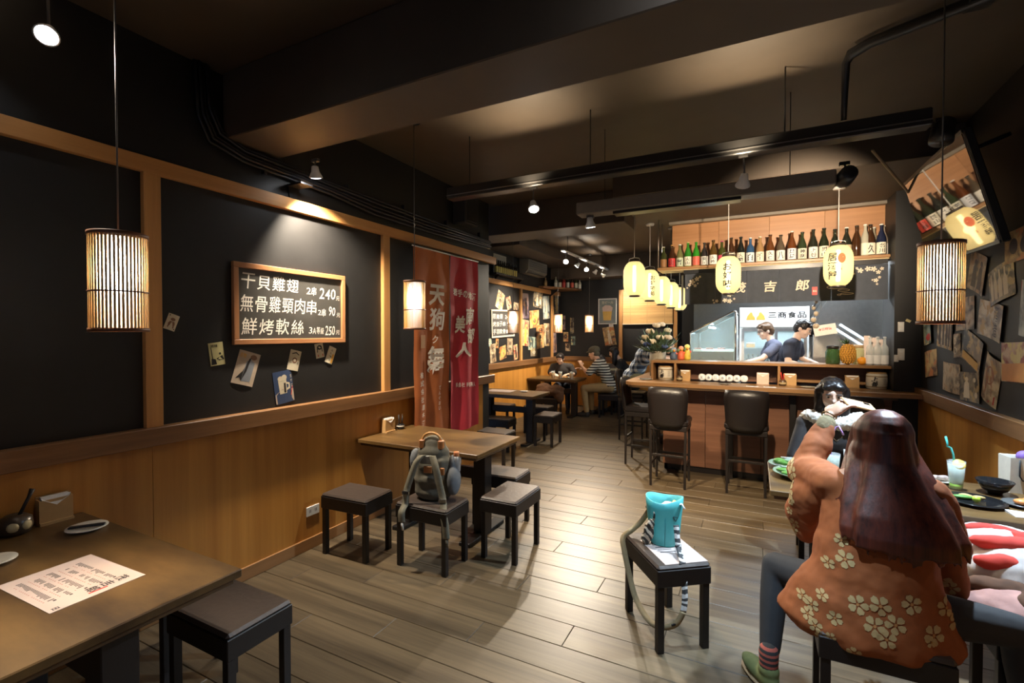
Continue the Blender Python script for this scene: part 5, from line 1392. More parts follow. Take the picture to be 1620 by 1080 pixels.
def sheet(label, loc, rz, w, h, rich=True):
    t = thing('menu_sheet', label, 'menu', loc, rz)
    MB().bbox(-w / 2, -h / 2, 0, w / 2, h / 2, .0022, .0005).obj('paper', plain('menu_paper', (.56, .45, .41), .55, noise=.12, scale=6), t)
    if rich:
        q = MB()
        for r_ in range(5):
            y = h * .30 - r_ * h * .155
            x = -w * .36 + .015 * (r_ % 2)
            while x < w * .26:
                if random.random() < .88:
                    hh = random.uniform(.5, 1.0) * h * .075
                    q.box(x, y - hh, .0022, x + w * .013, y, .0026)
                x += w * .030
            q.box(x, y - h * .03, .0022, x + w * .022, y, .0026)
        stuff(q.obj('dish_list', M_ink, t))
        q = MB()
        for r_ in range(5):
            y = h * .205 - r_ * h * .155
            for k in range(18):
                if random.random() < .8:
                    q.box(-w * .34 + k * w * .034, y - h * .012, .0022, -w * .34 + k * w * .034 + w * .012, y, .0026)
        stuff(q.obj('price_list', plain('menu_red', (.45, .20, .16), .5), t))
        for i, ch in enumerate('茂吉郎'):
            q = MB(); put_text(q, ch, w * .36, h * (.32 - .16 * i), h=h * .14, w=w * .10, bold=.02, z=.0026); q.obj('heading', M_ink, t)
        q = MB(); put_text(q, '日', w * .45, -h * .42, h=h * .07, bold=.03, z=.0026)
        q.obj('crest', M_ink, t)
        q = MB(); q.box(w * .41, h * -.08, .0022, w * .43, h * .12, .0026); q.obj('red_stamp', M_red, t)
    return t
random.seed(21)
sheet('pink menu sheet printed with small characters on the near table', (-2.205, .80, .75), rad(2), .385, .275)
def chop_pot(label, loc):
    t = thing('chopstick_pot', label, 'pot', loc)
    MB().lathe([(.024, 0), (.034, .005), (.036, .03), (.03, .05)], 14).obj('pot_body', M_blackgl, t)
    MB().lathe([(.037, .026), (.0375, .032), (.037, .038)], 14, close=False).obj('band', M_ceramic, t)
    for k in range(4):
        a = k * 1.6
        MB().tube([(.012 * cos(a), .012 * sin(a), .01), (.026 * cos(a), .026 * sin(a), .13 + .01 * (k % 2))], .004, 6).obj('stick', M_dark, t)
    return t
chop_pot('dark pot of sticks beside the napkin box below the banner', (-2.97, 3.50, .75))
sheet('white menu sheet lying on the empty recess table', (-3.55, 6.55, .75), rad(4), .42, .28, False)
sheet('folded white menu on the wall side of the recess table', (-3.92, 6.45, .75), rad(-6), .2, .26, False)
small_plate('small white plate on the aisle half of the recess table', (-3.17, 6.6, .75), .07, sticks=False)
M_beer = glass('beer', (.80, .42, .05), .72, .08)
M_tumb = glass('tumbler_glass', (.92, .95, .93), .22, .03)
M_foam = plain('beer_foam', (.78, .70, .52), .8)
for i, (x, y, lab) in enumerate(((-3.62, 8.88, 'left beer glass on the far table'), (-3.44, 8.82, 'middle amber beer glass on the far table'), (-3.22, 8.86, 'right beer glass near the table edge of the far table'))):
    t = thing('beer_glass', lab, 'glass', (x, y, .75))
    MB().lathe([(.03, 0), (.032, .004), (.04, .15), (.038, .15), (.031, .008), (.001, .006)], 16).obj('glass', M_tumb, t)
    MB().lathe([(.029, .008), (.036, .11)], 14).obj('beer', M_beer, t)
    MB().lathe([(.036, .11), (.037, .13)], 14).obj('foam', M_foam, t)
t = thing('serving_plate', 'white plate with food between the beer glasses on the far table', 'plate', (-3.42, 9.02, .75))
MB().lathe([(.06, 0), (.07, .004), (.11, .015), (.108, .018), (.06, .009), (.001, .008)], 22).obj('dish', M_ceramic, t)
for k in range(5):
    MB().ell((.045 * cos(k * 1.25), .045 * sin(k * 1.25), .022), (.025, .02, .014), 8, 6).obj('morsel', plain('fried', (.45, .22, .06), .6), t)

# ---- right table
def dish(name, label, loc, r, m_, rim=.02, food=(), cat='plate'):
    t = thing(name, label, cat, loc)
    MB().lathe([(r * .55, 0), (r * .6, .004), (r, rim), (r * .98, rim + .004), (r * .6, .009), (.001, .008)], 26).obj('dish', m_, t)
    for fn_, fm, els in food:
        q = None
        for (x, y, z, rx, ry, rz_) in els:
            MB().ell((x, y, z), (rx, ry, rz_), 9, 6).obj(fn_, fm, t)
    return t
M_leaf = plain('salad_green', (.10, .26, .04), .5, noise=.4, scale=40)
M_prawn = plain('prawn_orange', (.80, .28, .08), .4, noise=.2)
M_celadon = plain('celadon_plate', (.22, .30, .20), .2)
M_sash = plain('sashimi', (.75, .35, .28), .4, noise=.25, scale=30)
dish('serving_plate', 'green rimmed plate with salad and seafood at the table corner', (.24, 3.46, .75), .14, M_celadon, .03, [('leaf', M_leaf, [(-.07, .02, .03, .05, .03, .012), (-.05, -.05, .03, .045, .03, .012), (.06, .06, .03, .05, .03, .012)]), ('slice', M_sash, [(.0, .0, .042, .05, .035, .022), (.05, -.03, .04, .04, .03, .02), (.02, .045, .045, .04, .03, .02)]), ('radish', M_napkin, [(.03, -.06, .042, .05, .03, .02), (.08, .0, .045, .04, .035, .025)])])
dish('serving_plate', 'white glass plate with greens behind the seafood plate', (.20, 3.66, .75), .12, M_celadon, .03, [('leaf', M_leaf, [(0, 0, .035, .07, .05, .02), (-.05, .03, .035, .04, .04, .02)]), ('wrap', glass('clear_film', (.9, .95, .95), .3), [(.03, 0, .05, .06, .05, .025)])])
for k, (a, b) in enumerate((((.16, 3.72, .805), (.44, 3.77, .80)),)):
    t = thing('chopsticks', 'pair of pale chopsticks lying across the green plates', 'chopsticks', a)
    for s_ in (-1, 1):
        MB().tube([(0, s_ * .006, 0), (b[0] - a[0], b[1] - a[1] + s_ * .006, b[2] - a[2])], [.003, .0045], 6).obj('chopstick', plain('pale_stick', (.6, .55, .5), .4), t)
def drink(label, loc, liquid, straw, bend, slice_=True, h=.15):
    t = thing('drink_glass', label, 'drink', loc)
    MB().lathe([(.028, 0), (.03, .004), (.042, h), (.040, h), (.029, .008), (.001, .006)], 18).obj('glass', M_tumb, t)
    MB().lathe([(.027, .008), (.030, .035)], 16).obj('syrup', glass('green_syrup', (.45, .75, .1), .8), t)
    MB().lathe([(.030, .035), (.038, h * .88)], 16).obj('drink', liquid, t)
    for k in range(3):
        MB().bbox(-.013, -.013, -.013, .013, .013, .013, .004, T=Matrix.Translation((.012 * cos(k * 2), .012 * sin(k * 2), h * .55 + .02 * k)) @ Matrix.Rotation(k, 4, 'X')).obj('ice_cube', M_tumb, t)
    if slice_:
        MB().lathe([(.028, -.003), (.03, 0), (.028, .003)], 18, T=Matrix.Translation((.006, -.022, h * .92)) @ Matrix.Rotation(1.0, 4, 'X')).obj('lemon_slice', plain('lemon', (.80, .60, .12), .4), t)
    pts = [(.01, .01, .02)] + bend
    MB().tube(pts, .0055, 7).obj('straw', straw, t)
    return t
M_lemon = glass('lemonade', (.72, .85, .75), .55)
drink('tall lemonade with a bent turquoise straw by the right wall', (1.035, 3.60, .75), M_lemon, plain('turq_straw', (.10, .62, .58), .4), [(-.012, .01, .20), (-.022, .012, .235), (-.040, .012, .245), (-.036, .012, .255), (-.046, .012, .30)], h=.165)
drink('drink with a bent lilac straw between the two people', (.44, 3.60, .75), M_lemon, plain('lilac_straw', (.55, .32, .72), .4), [(-.02, .03, .22), (.02, .04, .30), (.035, .04, .31), (.06, .03, .255)], False, .14)
bw = thing('bowl', 'shiny black bowl on the right table next to the lemonade', 'bowl', (1.20, 3.60, .75))
MB().lathe([(.032, 0), (.034, .012), (.055, .025), (.082, .075), (.079, .076), (.052, .03), (.001, .02)], 26).obj('bowl', M_blackgl, bw)
MB().lathe([(.001, .045), (.062, .046)], 20, close=False).obj('soup', plain('dark_soup', (.03, .015, .01), .1), bw)
dish('serving_plate', 'long black plate with a lime wedge in front of the lemonade', (1.04, 3.36, .75), .13, M_blackgl, .015, [('lime', plain('lime', (.45, .65, .06), .4), [(.0, -.03, .028, .018, .016, .016)]), ('greens', M_leaf, [(-.04, .02, .02, .05, .02, .01)]), ('crumb', plain('crust', (.55, .40, .16), .6), [(-.02, .05, .02, .03, .025, .01), (.03, .04, .02, .03, .012, .01)])])
dish('serving_plate', 'grey plate with orange roe beside the black bowl', (1.24, 3.40, .75), .08, plain('grey_plate', (.12, .12, .115), .3), .015, [('roe', M_prawn, [(0, 0, .024, .035, .03, .016), (.02, .01, .03, .02, .02, .014)])])
dish('serving_plate', 'dark plate of chopped greens at the right frame edge', (1.36, 3.44, .75), .075, M_blackgl, .015, [('leaf', M_leaf, [(0, 0, .024, .045, .035, .016), (-.02, .02, .03, .03, .025, .014)])])
dish('serving_plate', 'small white dish with shells behind the lemonade', (1.0, 3.73, .75), .07, M_ceramic, .015, [('shell_bit', plain('clam', (.45, .35, .30), .4, noise=.4), [(-.02, 0, .026, .025, .02, .016), (.02, .01, .028, .025, .02, .016), (0, -.02, .034, .022, .02, .014)])])
for i, (x, y, a) in enumerate(((1.20, 3.235, .2), (1.32, 3.20, -.15))):
    t = thing('paper_napkin', ('crumpled white napkin at the near edge of the right table', 'second white napkin nearer the right wall on the table')[i], 'napkin', (x, y, .75), a)
    MB().add([(-.07, -.04, .003), (.07, -.045, .006), (.075, .04, .002), (-.065, .045, .012), (.0, 0, .016), (-.07, -.04, 0), (.07, -.045, 0), (.075, .04, 0), (-.065, .045, 0)], [(0, 1, 4), (1, 2, 4), (2, 3, 4), (3, 0, 4), (5, 8, 7, 6), (0, 5, 6, 1), (1, 6, 7, 2), (2, 7, 8, 3), (3, 8, 5, 0)]).obj('sheet', M_napkin, t)
    MB().box(-.02, -.01, .014, .02, .01, .016).obj('fold', M_napkin, t)
bg = thing('paper_bag', 'white paper shopping bag with dark cord handle against the right wall', 'bag', (1.345, 3.72, .75), rad(8))
MB().add([(-.07, -.05, 0), (.07, -.05, 0), (.07, .05, 0), (-.07, .05, 0), (-.07, -.055, .20), (.07, -.055, .20), (.07, .055, .20), (-.07, .055, .20), (-.062, -.045, .198), (.062, -.045, .198), (.062, .045, .198), (-.062, .045, .198), (0, 0, .02)], [(3, 2, 1, 0), (0, 1, 5, 4), (1, 2, 6, 5), (2, 3, 7, 6), (3, 0, 4, 7), (4, 5, 9, 8), (5, 6, 10, 9), (6, 7, 11, 10), (7, 4, 8, 11), (8, 9, 12), (9, 10, 12), (10, 11, 12), (11, 8, 12)]).obj('bag_body', plain('bag_white', (.72, .68, .58), .6), bg)
MB().tube([(-.03, -.057, .19), (-.032, -.06, .10), (-.02, -.062, .075), (.012, -.062, .08), (.022, -.06, .11), (.025, -.057, .185)], .004, 6).obj('cord_handle', M_ink, bg)
MB().ell((.02, .0, .20), (.04, .03, .035), 10, 7).obj('tissue', plain('violet_tissue', (.22, .12, .42), .6, noise=.3), bg)
t = thing('sauce_bottle', 'small dark red sauce bottle beside the paper bag', 'bottle', (1.385, 3.585, .75))
MB().lathe([(.018, 0), (.022, .004), (.022, .05), (.010, .065), (.009, .075)], 12).obj('glass_body', plain('sauce_dark', (.10, .02, .015), .2), t); MB().lathe([(.011, .075), (.012, .077), (.011, .095)], 10).obj('cap', M_red, t)

# ---- bag, menu and strap on the aisle stool
def soft(mb, name, m_, parent, vox=.008, sm=5):
    return remesh(mb, name, m_, vox, parent, sm)
sh = sheet('white menu card lying under the teal bag on the stool', (-.40, 2.72, .4555), rad(37), .24, .30, False)
for k in range(5):
    MB().box(-.08, .10 - .03 * k, .0022, .0 + .012 * (k % 3), .106 - .03 * k, .0026).obj('print', M_ink, sh)
tb = thing('tote_bag', 'turquoise leather bucket bag with zebra scarf on the aisle stool', 'bag', (-.455, 2.79, .4582), rad(12))
tb.scale = (1, 1, 1)
M_teal = plain('turquoise_leather', (.075, .42, .42), .45, noise=.1, scale=30, bump=.05)
M_tealin = plain('turquoise_lining', (.10, .46, .46), .6)
prof = [(.070, .055, 0), (.078, .062, .008), (.084, .068, .07), (.090, .076, .15), (.098, .085, .22), (.099, .090, .262)]
v = []; f = []; n = 28
def ring(rx, ry, z, k, amp):
    a = 2 * pi * k / n
    w_ = 1 + amp * sin(2 * a + .6)
    return (rx * cos(a) * w_, ry * sin(a) * w_, z + (.011 * cos(2 * a + .5) if z > .21 else 0))
for rx, ry, z in prof:
    for k in range(n): v.append(ring(rx, ry, z, k, .05 * z / .2))
for rx, ry, z in reversed(prof):
    for k in range(n): v.append(ring(rx - .005, ry - .005, max(z, .012) - (0 if z < .2 else .0), k, .05 * z / .2))
m_ = len(prof) * 2
for j in range(m_ - 1):
    for k in range(n):
        a = j * n + k; b = j * n + (k + 1) % n
        f.append((a, b, b + n, a + n))
f.append(tuple(range(n))[::-1]); f.append(tuple((m_ - 1) * n + k for k in range(n)))
bm_ = MB(); bm_.add(v, f, 0, True); bm_.m = [0 if i < (len(prof) - 1) * n else 1 for i in range(len(bm_.f))]; bm_.m[-2] = 0
bm_.obj('bag_body', [M_teal, M_tealin], tb)
MB().tube([(.0, -.071, .01), (.002, -.073, .12), (.0, -.076, .2)], .0025, 5).obj('seam', plain('teal_seam', (.03, .25, .26), .5), tb)
MB().ell((.02, .0, .19), (.05, .035, .05), 10, 7).obj('white_pouch', M_napkin, tb)
MB().bbox(-.05, -.02, .19, .0, .03, .245, .006, T=Matrix.Rotation(.4, 4, 'Y')).obj('yellow_packet', plain('yellow_packet', (.6, .52, .08), .5), tb)
MB().tube([(.01, -.03, .20), (.05, -.035, .235), (.09, -.04, .245), (.105, -.045, .22)], .012, 7, flat=.35).obj('inner_strap', M_whitepl, tb)
def striped(name, a, b, scale, axis='Z', dist=3.0):
    m, n_, l, p = nt(name)
    tc = n_.new('ShaderNodeTexCoord'); w = n_.new('ShaderNodeTexWave'); w.inputs['Scale'].default_value = scale; w.inputs['Distortion'].default_value = dist; w.inputs['Detail Scale'].default_value = 1.5
    w.bands_direction = axis
    l.new(tc.outputs['Object'], w.inputs['Vector'])
    r = n_.new('ShaderNodeValToRGB'); r.color_ramp.elements[0].position = .47; r.color_ramp.elements[1].position = .53
    r.color_ramp.elements[0].color = _c(a); r.color_ramp.elements[1].color = _c(b)
    l.new(w.outputs['Fac'], r.inputs[0]); l.new(r.outputs[0], p.inputs['Base Color']); p.inputs['Roughness'].default_value = .7
    return m
M_zebra = striped('zebra_scarf', (.03, .025, .02), (.55, .47, .36), 14, 'DIAGONAL', 4)
sf = MB().ell((-.085, -.045, .075), (.03, .03, .055), 12, 8).ell((-.10, -.03, .03), (.028, .035, .035), 10, 7).ell((-.075, -.06, .125), (.022, .022, .028), 10, 7)
soft(sf, 'zebra_scarf', M_zebra, tb, .006)
MB().tube([(-.06, -.065, .15), (-.055, -.066, .18), (-.06, -.06, .22)], .006, 6).obj('scarf_tie', M_zebra, tb)
for s_ in ((.055, -.068, .165), (-.09, .02, .18)):
    MB().tube([(s_[0] - .012, s_[1], s_[2] + .012), (s_[0], s_[1] - .004, s_[2] - .01), (s_[0] + .012, s_[1], s_[2] + .012), (s_[0] - .012, s_[1], s_[2] + .012)], .0025, 5).obj('metal_ring', M_ink, tb)
# long strap looping below the stool (local to the bag), flat webbing
def ribbon(mb, pts, w, wd, th=.003, mi=0):
    """Flat strap: pts centre line, wd width direction(s)."""
    pts = [Vector(p) for p in pts]; v = []; f = []
    for i, p in enumerate(pts):
        d = Vector(wd[i] if isinstance(wd, list) else wd).normalized() * w / 2
        tdir = pts[min(i + 1, len(pts) - 1)] - pts[max(i - 1, 0)]
        nrm = tdir.cross(d).normalized() * th / 2
        v += [p - d - nrm, p + d - nrm, p + d + nrm, p - d + nrm]
    for i in range(len(pts) - 1):
        a = 4 * i
        for k in range(4):
            f.append((a + k, a + (k + 1) % 4, a + 4 + (k + 1) % 4, a + 4 + k))
    f.append((3, 2, 1, 0)); a = 4 * (len(pts) - 1); f.append((a, a + 1, a + 2, a + 3))
    return mb.add(v, f, mi, True)
def smoothline(pts, n=6):
    pts = [Vector(p) for p in pts]; out = []
    for i in range(len(pts) - 1):
        p0 = pts[max(i - 1, 0)]; p1 = pts[i]; p2 = pts[i + 1]; p3 = pts[min(i + 2, len(pts) - 1)]
        for k in range(n):
            t_ = k / n
            out.append(.5 * ((2 * p1) + (p2 - p0) * t_ + (2 * p0 - 5 * p1 + 4 * p2 - p3) * t_ ** 2 + (3 * p1 - p0 - 3 * p2 + p3) * t_ ** 3))
    return out + [pts[-1]]
Tb = Matrix.Translation((-.455, 2.79, .4582)) @ Matrix.Rotation(rad(12), 4, 'Z'); Ti = Tb.inverted()
W1 = [(-.545, 2.82, .62), (-.60, 2.85, .53), (-.645, 2.82, .485), (-.675, 2.73, .468), (-.655, 2.69, .40), (-.62, 2.66, .29), (-.575, 2.62, .19), (-.50, 2.57, .125), (-.43, 2.545, .118), (-.36, 2.545, .15), (-.325, 2.555, .21), (-.315, 2.565, .27), (-.318, 2.575, .36), (-.33, 2.585, .455), (-.345, 2.63, .475), (-.365, 2.69, .50), (-.38, 2.715, .60)]
pl_ = [Ti @ p for p in smoothline(W1)]
nv = Vector((.25, -1, .35)); wdl = [(pl_[min(i + 1, len(pl_) - 1)] - pl_[max(i - 1, 0)]).cross(nv).normalized() for i in range(len(pl_))]
ribbon(MB(), pl_[:62], .030, wdl[:62]).obj('strap', plain('strap_web', (.30, .22, .115), .85, noise=.2, scale=60), tb)
ribbon(MB(), pl_[61:], .030, wdl[61:]).obj('strap_end', striped('strap_zebra', (.05, .05, .05), (.66, .64, .60), 9, 'Z', 6), tb)
for p in (W1[9], W1[13], W1[15]):
    MB().bbox(-.02, -.004, -.006, .02, .004, .006, .002, T=Matrix.Translation(Ti @ Vector(p)) @ Matrix.Rotation(.6, 4, 'Z')).obj('buckle', M_ink, tb)

# ---- backpack on the stool below the banner
bp_ = thing('backpack', 'grey green canvas backpack with a round wooden handle on a stool', 'backpack', (-2.07, 2.79, .4555), rad(14))
bp_.scale = (1.16, 1.12, 1.12)
M_canvas = plain('grey_canvas', (.125, .115, .085), .85, noise=.3, scale=40, bump=.15)
M_denim = plain('blue_grey_canvas', (.14, .15, .16), .85, noise=.25, scale=40, bump=.1)
M_tan = plain('tan_leather', (.38, .15, .045), .5)
q = MB()
for z, rx, ry in ((.05, .125, .085), (.13, .13, .09), (.22, .12, .085), (.30, .105, .07), (.345, .08, .05)):
    q.ell((0, .01, z), (rx, ry, .065), 18, 10)
q.bbox(-.115, -.06, .015, .115, .08, .30, .04)
soft(q, 'pack_body', M_canvas, bp_, .008, 8)
q = MB().ell((.135, .0, .13), (.045, .065, .10), 12, 9).ell((.13, .02, .23), (.035, .05, .06), 12, 8)
soft(q, 'side_pocket', M_denim, bp_, .008, 5)
q = MB().ell((-.12, .01, .24), (.035, .05, .08), 12, 8)
soft(q, 'side_flap', M_denim, bp_, .008, 5)
MB().bbox(-.05, -.092, .245, .05, -.075, .30, .006).obj('yoke_pad', plain('grey_web', (.22, .21, .18), .8), bp_)
MB().bbox(-.025, -.094, .19, .03, -.086, .235, .004).obj('leather_patch', M_tan, bp_)
MB().bbox(.075, -.086, .18, .105, -.072, .225, .004).obj('leather_tab', M_tan, bp_)
ring_ = [(.062 * cos(pi * k / 14), -.02, .375 + .055 * sin(pi * k / 14)) for k in range(15)]
MB().tube(ring_, .008, 8).obj('wooden_handle', plain('handle_wood', (.55, .28, .09), .4), bp_)
for x in (-.062, .062):
    MB().bbox(x - .016, -.04, .33, x + .016, .0, .385, .005).obj('handle_loop', M_tan, bp_)
for s_, pts in ((-1, [(-.03, -.085, .30), (-.065, -.105, .26), (-.10, -.115, .16), (-.125, -.12, .07), (-.13, -.125, .0), (-.135, -.165, -.04), (-.132, -.17, -.10)]), (1, [(.03, -.085, .30), (.06, -.11, .24), (.09, -.12, .13), (.115, -.13, .04), (.135, -.175, -.03), (.15, -.185, -.10), (.155, -.185, -.17)])):
    ribbon(MB(), smoothline(pts), .042, (1, .0, .1), .008).obj('shoulder_strap', plain('strap_canvas', (.17, .155, .11), .85, noise=.3, scale=50), bp_)
    e = pts[-1]
    ribbon(MB(), [e, (e[0] + .008, e[1] - .002, e[2] - .05)], .014, (1, 0, 0), .003).obj('strap_tail', M_whitepl if s_ < 0 else M_canvas, bp_)
    MB().bbox(-.024, -.006, -.012, .024, .006, .012, .003, T=Matrix.Translation(Vector(pts[3]) + Vector((0, -.008, 0)))).obj('strap_buckle', M_chrome, bp_)
t_ = thing('water_bottle', 'slim bottle with copper cap in the backpack side pocket', 'bottle', (-1.905, 2.845, .66))
MB().lathe([(.028, 0), (.03, .01), (.03, .09), (.02, .11)], 14).obj('bottle_body', plain('bottle_grey', (.25, .25, .25), .3), t_); MB().lathe([(.018, .11), (.02, .112), (.02, .14), (.018, .142)], 14).obj('cap', plain('copper_cap', (.55, .20, .08), .35), t_)
MB().tube([(.02, -.0, .11), (.038, 0, .10), (.042, 0, .07), (.034, 0, .055)], .003, 6).obj('carabiner', M_chrome, t_)

# ---- coats
def heap(name, label, loc, blobs, m_, cat, vox=.014, extra=()):
    t = thing(name, label, cat, loc)
    q = MB()
    for c, r in blobs:
        q.ell(c, r, 14, 9)
    o = remesh(q, 'fabric', m_, vox, t, 6)
    tex = bpy.data.textures.new('folds', 'CLOUDS'); tex.noise_scale = .09; tex.noise_depth = 2
    d = o.modifiers.new('folds', 'DISPLACE'); d.texture = tex; d.strength = .03; d.mid_level = .5
    for en, em_, eb in extra:
        q = MB()
        for c, r in eb:
            q.ell(c, r, 14, 9)
        e = remesh(q, en, em_, vox * .8, t, 5)
        d = e.modifiers.new('folds', 'DISPLACE'); d.texture = tex; d.strength = .02; d.mid_level = .5
    return t
heap('coat', 'brown fur trimmed coat heaped on the stool at the far table', (-3.42, 8.27, .47), [((0, 0, .09), (.27, .18, .11)), ((-.15, .03, .16), (.15, .13, .08)), ((.12, -.03, .15), (.17, .13, .07)), ((.2, -.08, .02), (.1, .09, .13)), ((-.22, -.05, .03), (.09, .09, .12)), ((.05, -.14, .1), (.2, .06, .05))], plain('brown_fur', (.115, .05, .02), .9, noise=.4, scale=30, bump=.4), 'coat')
heap('coat', 'red and white striped sports coat lying on the stool beside the orange jacket', (1.10, 2.78, .47), [((0, .08, .14), (.28, .24, .13)), ((-.1, .18, .22), (.18, .13, .07)), ((.12, .05, .2), (.17, .18, .09))], plain('white_fleece', (.46, .43, .41), .9, noise=.15, scale=20), 'coat', .014, [('red_panel', plain('red_fleece', (.56, .05, .035), .85), [((-.12, .17, .265), (.13, .035, .035)), ((-.1, .06, .25), (.15, .045, .04)), ((.02, .12, .28), (.10, .03, .03)), ((-.16, -.04, .2), (.10, .04, .04))]), ('tan_panel', plain('tan_fleece', (.42, .26, .12), .85), [((.10, .03, .27), (.06, .08, .04))])])
heap('scarf', 'pink and brown shawl below the red and white coat', (.98, 2.60, .47), [((.02, .0, .07), (.24, .16, .08)), ((.12, -.02, .10), (.15, .12, .07))], plain('pink_wool', (.40, .22, .19), .9, noise=.5, scale=14), 'scarf', .014, [('brown_patch', plain('brown_wool', (.085, .038, .018), .9, noise=.4, scale=25), [((.04, -.06, .12), (.11, .09, .06)), ((-.08, .05, .13), (.12, .05, .04))])])
heap('coat', 'white down jacket beside the red and white coat at the frame edge', (1.32, 2.98, .46), [((0, 0, .18), (.10, .20, .16)), ((-.03, .10, .28), (.09, .13, .08)), ((-.02, -.12, .22), (.09, .1, .09))], plain('white_down', (.46, .47, .50), .8, noise=.1), 'coat')
heap('coat', 'dark navy garment with a silver zip hanging over the shawl', (1.22, 2.66, .47), [((0, 0, .08), (.13, .12, .09)), ((.04, -.03, .14), (.10, .08, .05))], plain('navy_coat', (.025, .03, .045), .7), 'coat')
# ================================================================ people
def oell(mb, c, R, r, n=14, m=9):
    T = Matrix.Translation(Vector(c)) @ R.to_4x4()
    return mb.ell((0, 0, 0), r, n, m, T=T)
def basis(fwd, up=(0, 0, 1)):
    f_ = Vector(fwd).normalized(); r_ = f_.cross(Vector(up)).normalized(); u_ = r_.cross(f_)
    return Matrix(((r_.x, f_.x, u_.x), (r_.y, f_.y, u_.y), (r_.z, f_.z, u_.z)))   # columns right, fwd, up
def rings(mb, rs, n=24):
    """Closed loft of horizontal ellipses (cx, cy, z, rx, ry)."""
    v = []; f = []
    for cx, cy, z, rx, ry in rs:
        for k in range(n):
            a = 2 * pi * k / n
            v.append((cx + rx * cos(a), cy + ry * sin(a), z))
    for j in range(len(rs) - 1):
        for k in range(n):
            a = j * n + k; b = j * n + (k + 1) % n
            f.append((a, b, b + n, a + n))
    f.append(tuple(range(n))[::-1]); f.append(tuple((len(rs) - 1) * n + k for k in range(n)))
    return mb.add(v, f, 0, True)
def hand(mb, w, d, nrm, side, curl=.5, s_=1.0, spread=0.0):
    """Palm and five unequal bent fingers; side = towards the thumb."""
    w = Vector(w); d = Vector(d).normalized(); nrm = Vector(nrm); nrm = (nrm - d * nrm.dot(d)).normalized()
    sd = d.cross(nrm); sd = sd if sd.dot(Vector(side)) > 0 else -sd
    R = Matrix(((sd.x, d.x, nrm.x), (sd.y, d.y, nrm.y), (sd.z, d.z, nrm.z)))
    oell(mb, w + d * .045 * s_, R, (.038 * s_, .052 * s_, .015 * s_))
    oell(mb, w + d * .03 * s_ + sd * .02 * s_, R, (.02 * s_, .032 * s_, .017 * s_))
    for k, (o_, L) in enumerate(((.029, .068), (.0095, .076), (-.0105, .070), (-.030, .056))):
        p = w + d * .085 * s_ + sd * o_ * s_
        dd = (d + sd * (o_ * 3.0 + spread * (1.5 - k) * .2)).normalized()
        pts = [p - d * .02 * s_, p]; a = 0
        for q_ in range(3):
            a += curl * (.5, .8, .6)[q_]
            pts.append(pts[-1] + (dd * cos(a) - nrm * sin(a)) * L * s_ * (.42, .32, .26)[q_])
        mb.chain(pts, [.0098 * s_, .0098 * s_, .0088 * s_, .0080 * s_, .0070 * s_], 8)
    p = w + d * .02 * s_ + sd * .03 * s_
    t1 = p + (d * .6 + sd * .75 - nrm * .25).normalized() * .035 * s_
    t2 = t1 + (d * .9 + sd * .3 - nrm * .45 * (curl + .3)).normalized() * .032 * s_
    t3 = t2 + (d * .95 + sd * .0 - nrm * .5 * (curl + .3)).normalized() * .024 * s_
    mb.chain([p, t1, t2, t3], [.013 * s_, .0115 * s_, .010 * s_, .008 * s_], 8)
def head(mb, c, R, s_=1.0):
    c = Vector(c)
    def at_(x, y, z): return c + R @ Vector((x, y, z)) * s_
    def e(p, r): oell(mb, at_(*p), R, tuple(q_ * s_ for q_ in r))
    e((0, -.012, .025), (.074, .092, .088)); e((0, .022, -.02), (.062, .070, .080)); e((0, .04, -.075), (.042, .042, .032)); e((0, .062, -.092), (.020, .016, .016))
    e((0, .055, .035), (.055, .035, .025)); e((0, .098, -.018), (.0115, .016, .013)); e((0, .090, .005), (.008, .012, .026))
    e((0, .079, -.052), (.024, .012, .007)); e((0, .077, -.063), (.021, .012, .007))
    e((.040, .06, -.025), (.022, .022, .022)); e((-.040, .06, -.025), (.022, .022, .022))
    for sx in (-1, 1):
        e((sx * .076, -.012, -.005), (.010, .021, .032))
def face_bits(t, c, R, s_=1.0, brow=M_ink, lip=None):
    c = Vector(c)
    def at_(x, y, z): return c + R @ Vector((x, y, z)) * s_
    for sx in (-1, 1):
        q = MB(); oell(q, at_(sx * .030, .0785, .008), R, (.014 * s_, .006 * s_, .0065 * s_), 10, 7); ey = q.obj('eye', M_napkin, t)
        q = MB(); oell(q, at_(sx * .030, .0835, .008), R, (.0065 * s_, .003 * s_, .0065 * s_), 8, 6); q.obj('iris', M_ink, ey)
        q = MB(); oell(q, at_(sx * .031, .086, .028), R, (.019 * s_, .005 * s_, .0042 * s_), 10, 6); q.obj('eyebrow', brow, t)
    q = MB(); oell(q, at_(0, .0895, -.056), R, (.021 * s_, .004 * s_, .0055 * s_), 10, 6); q.obj('mouth', lip or plain('lips', (.45, .16, .13), .4), t)
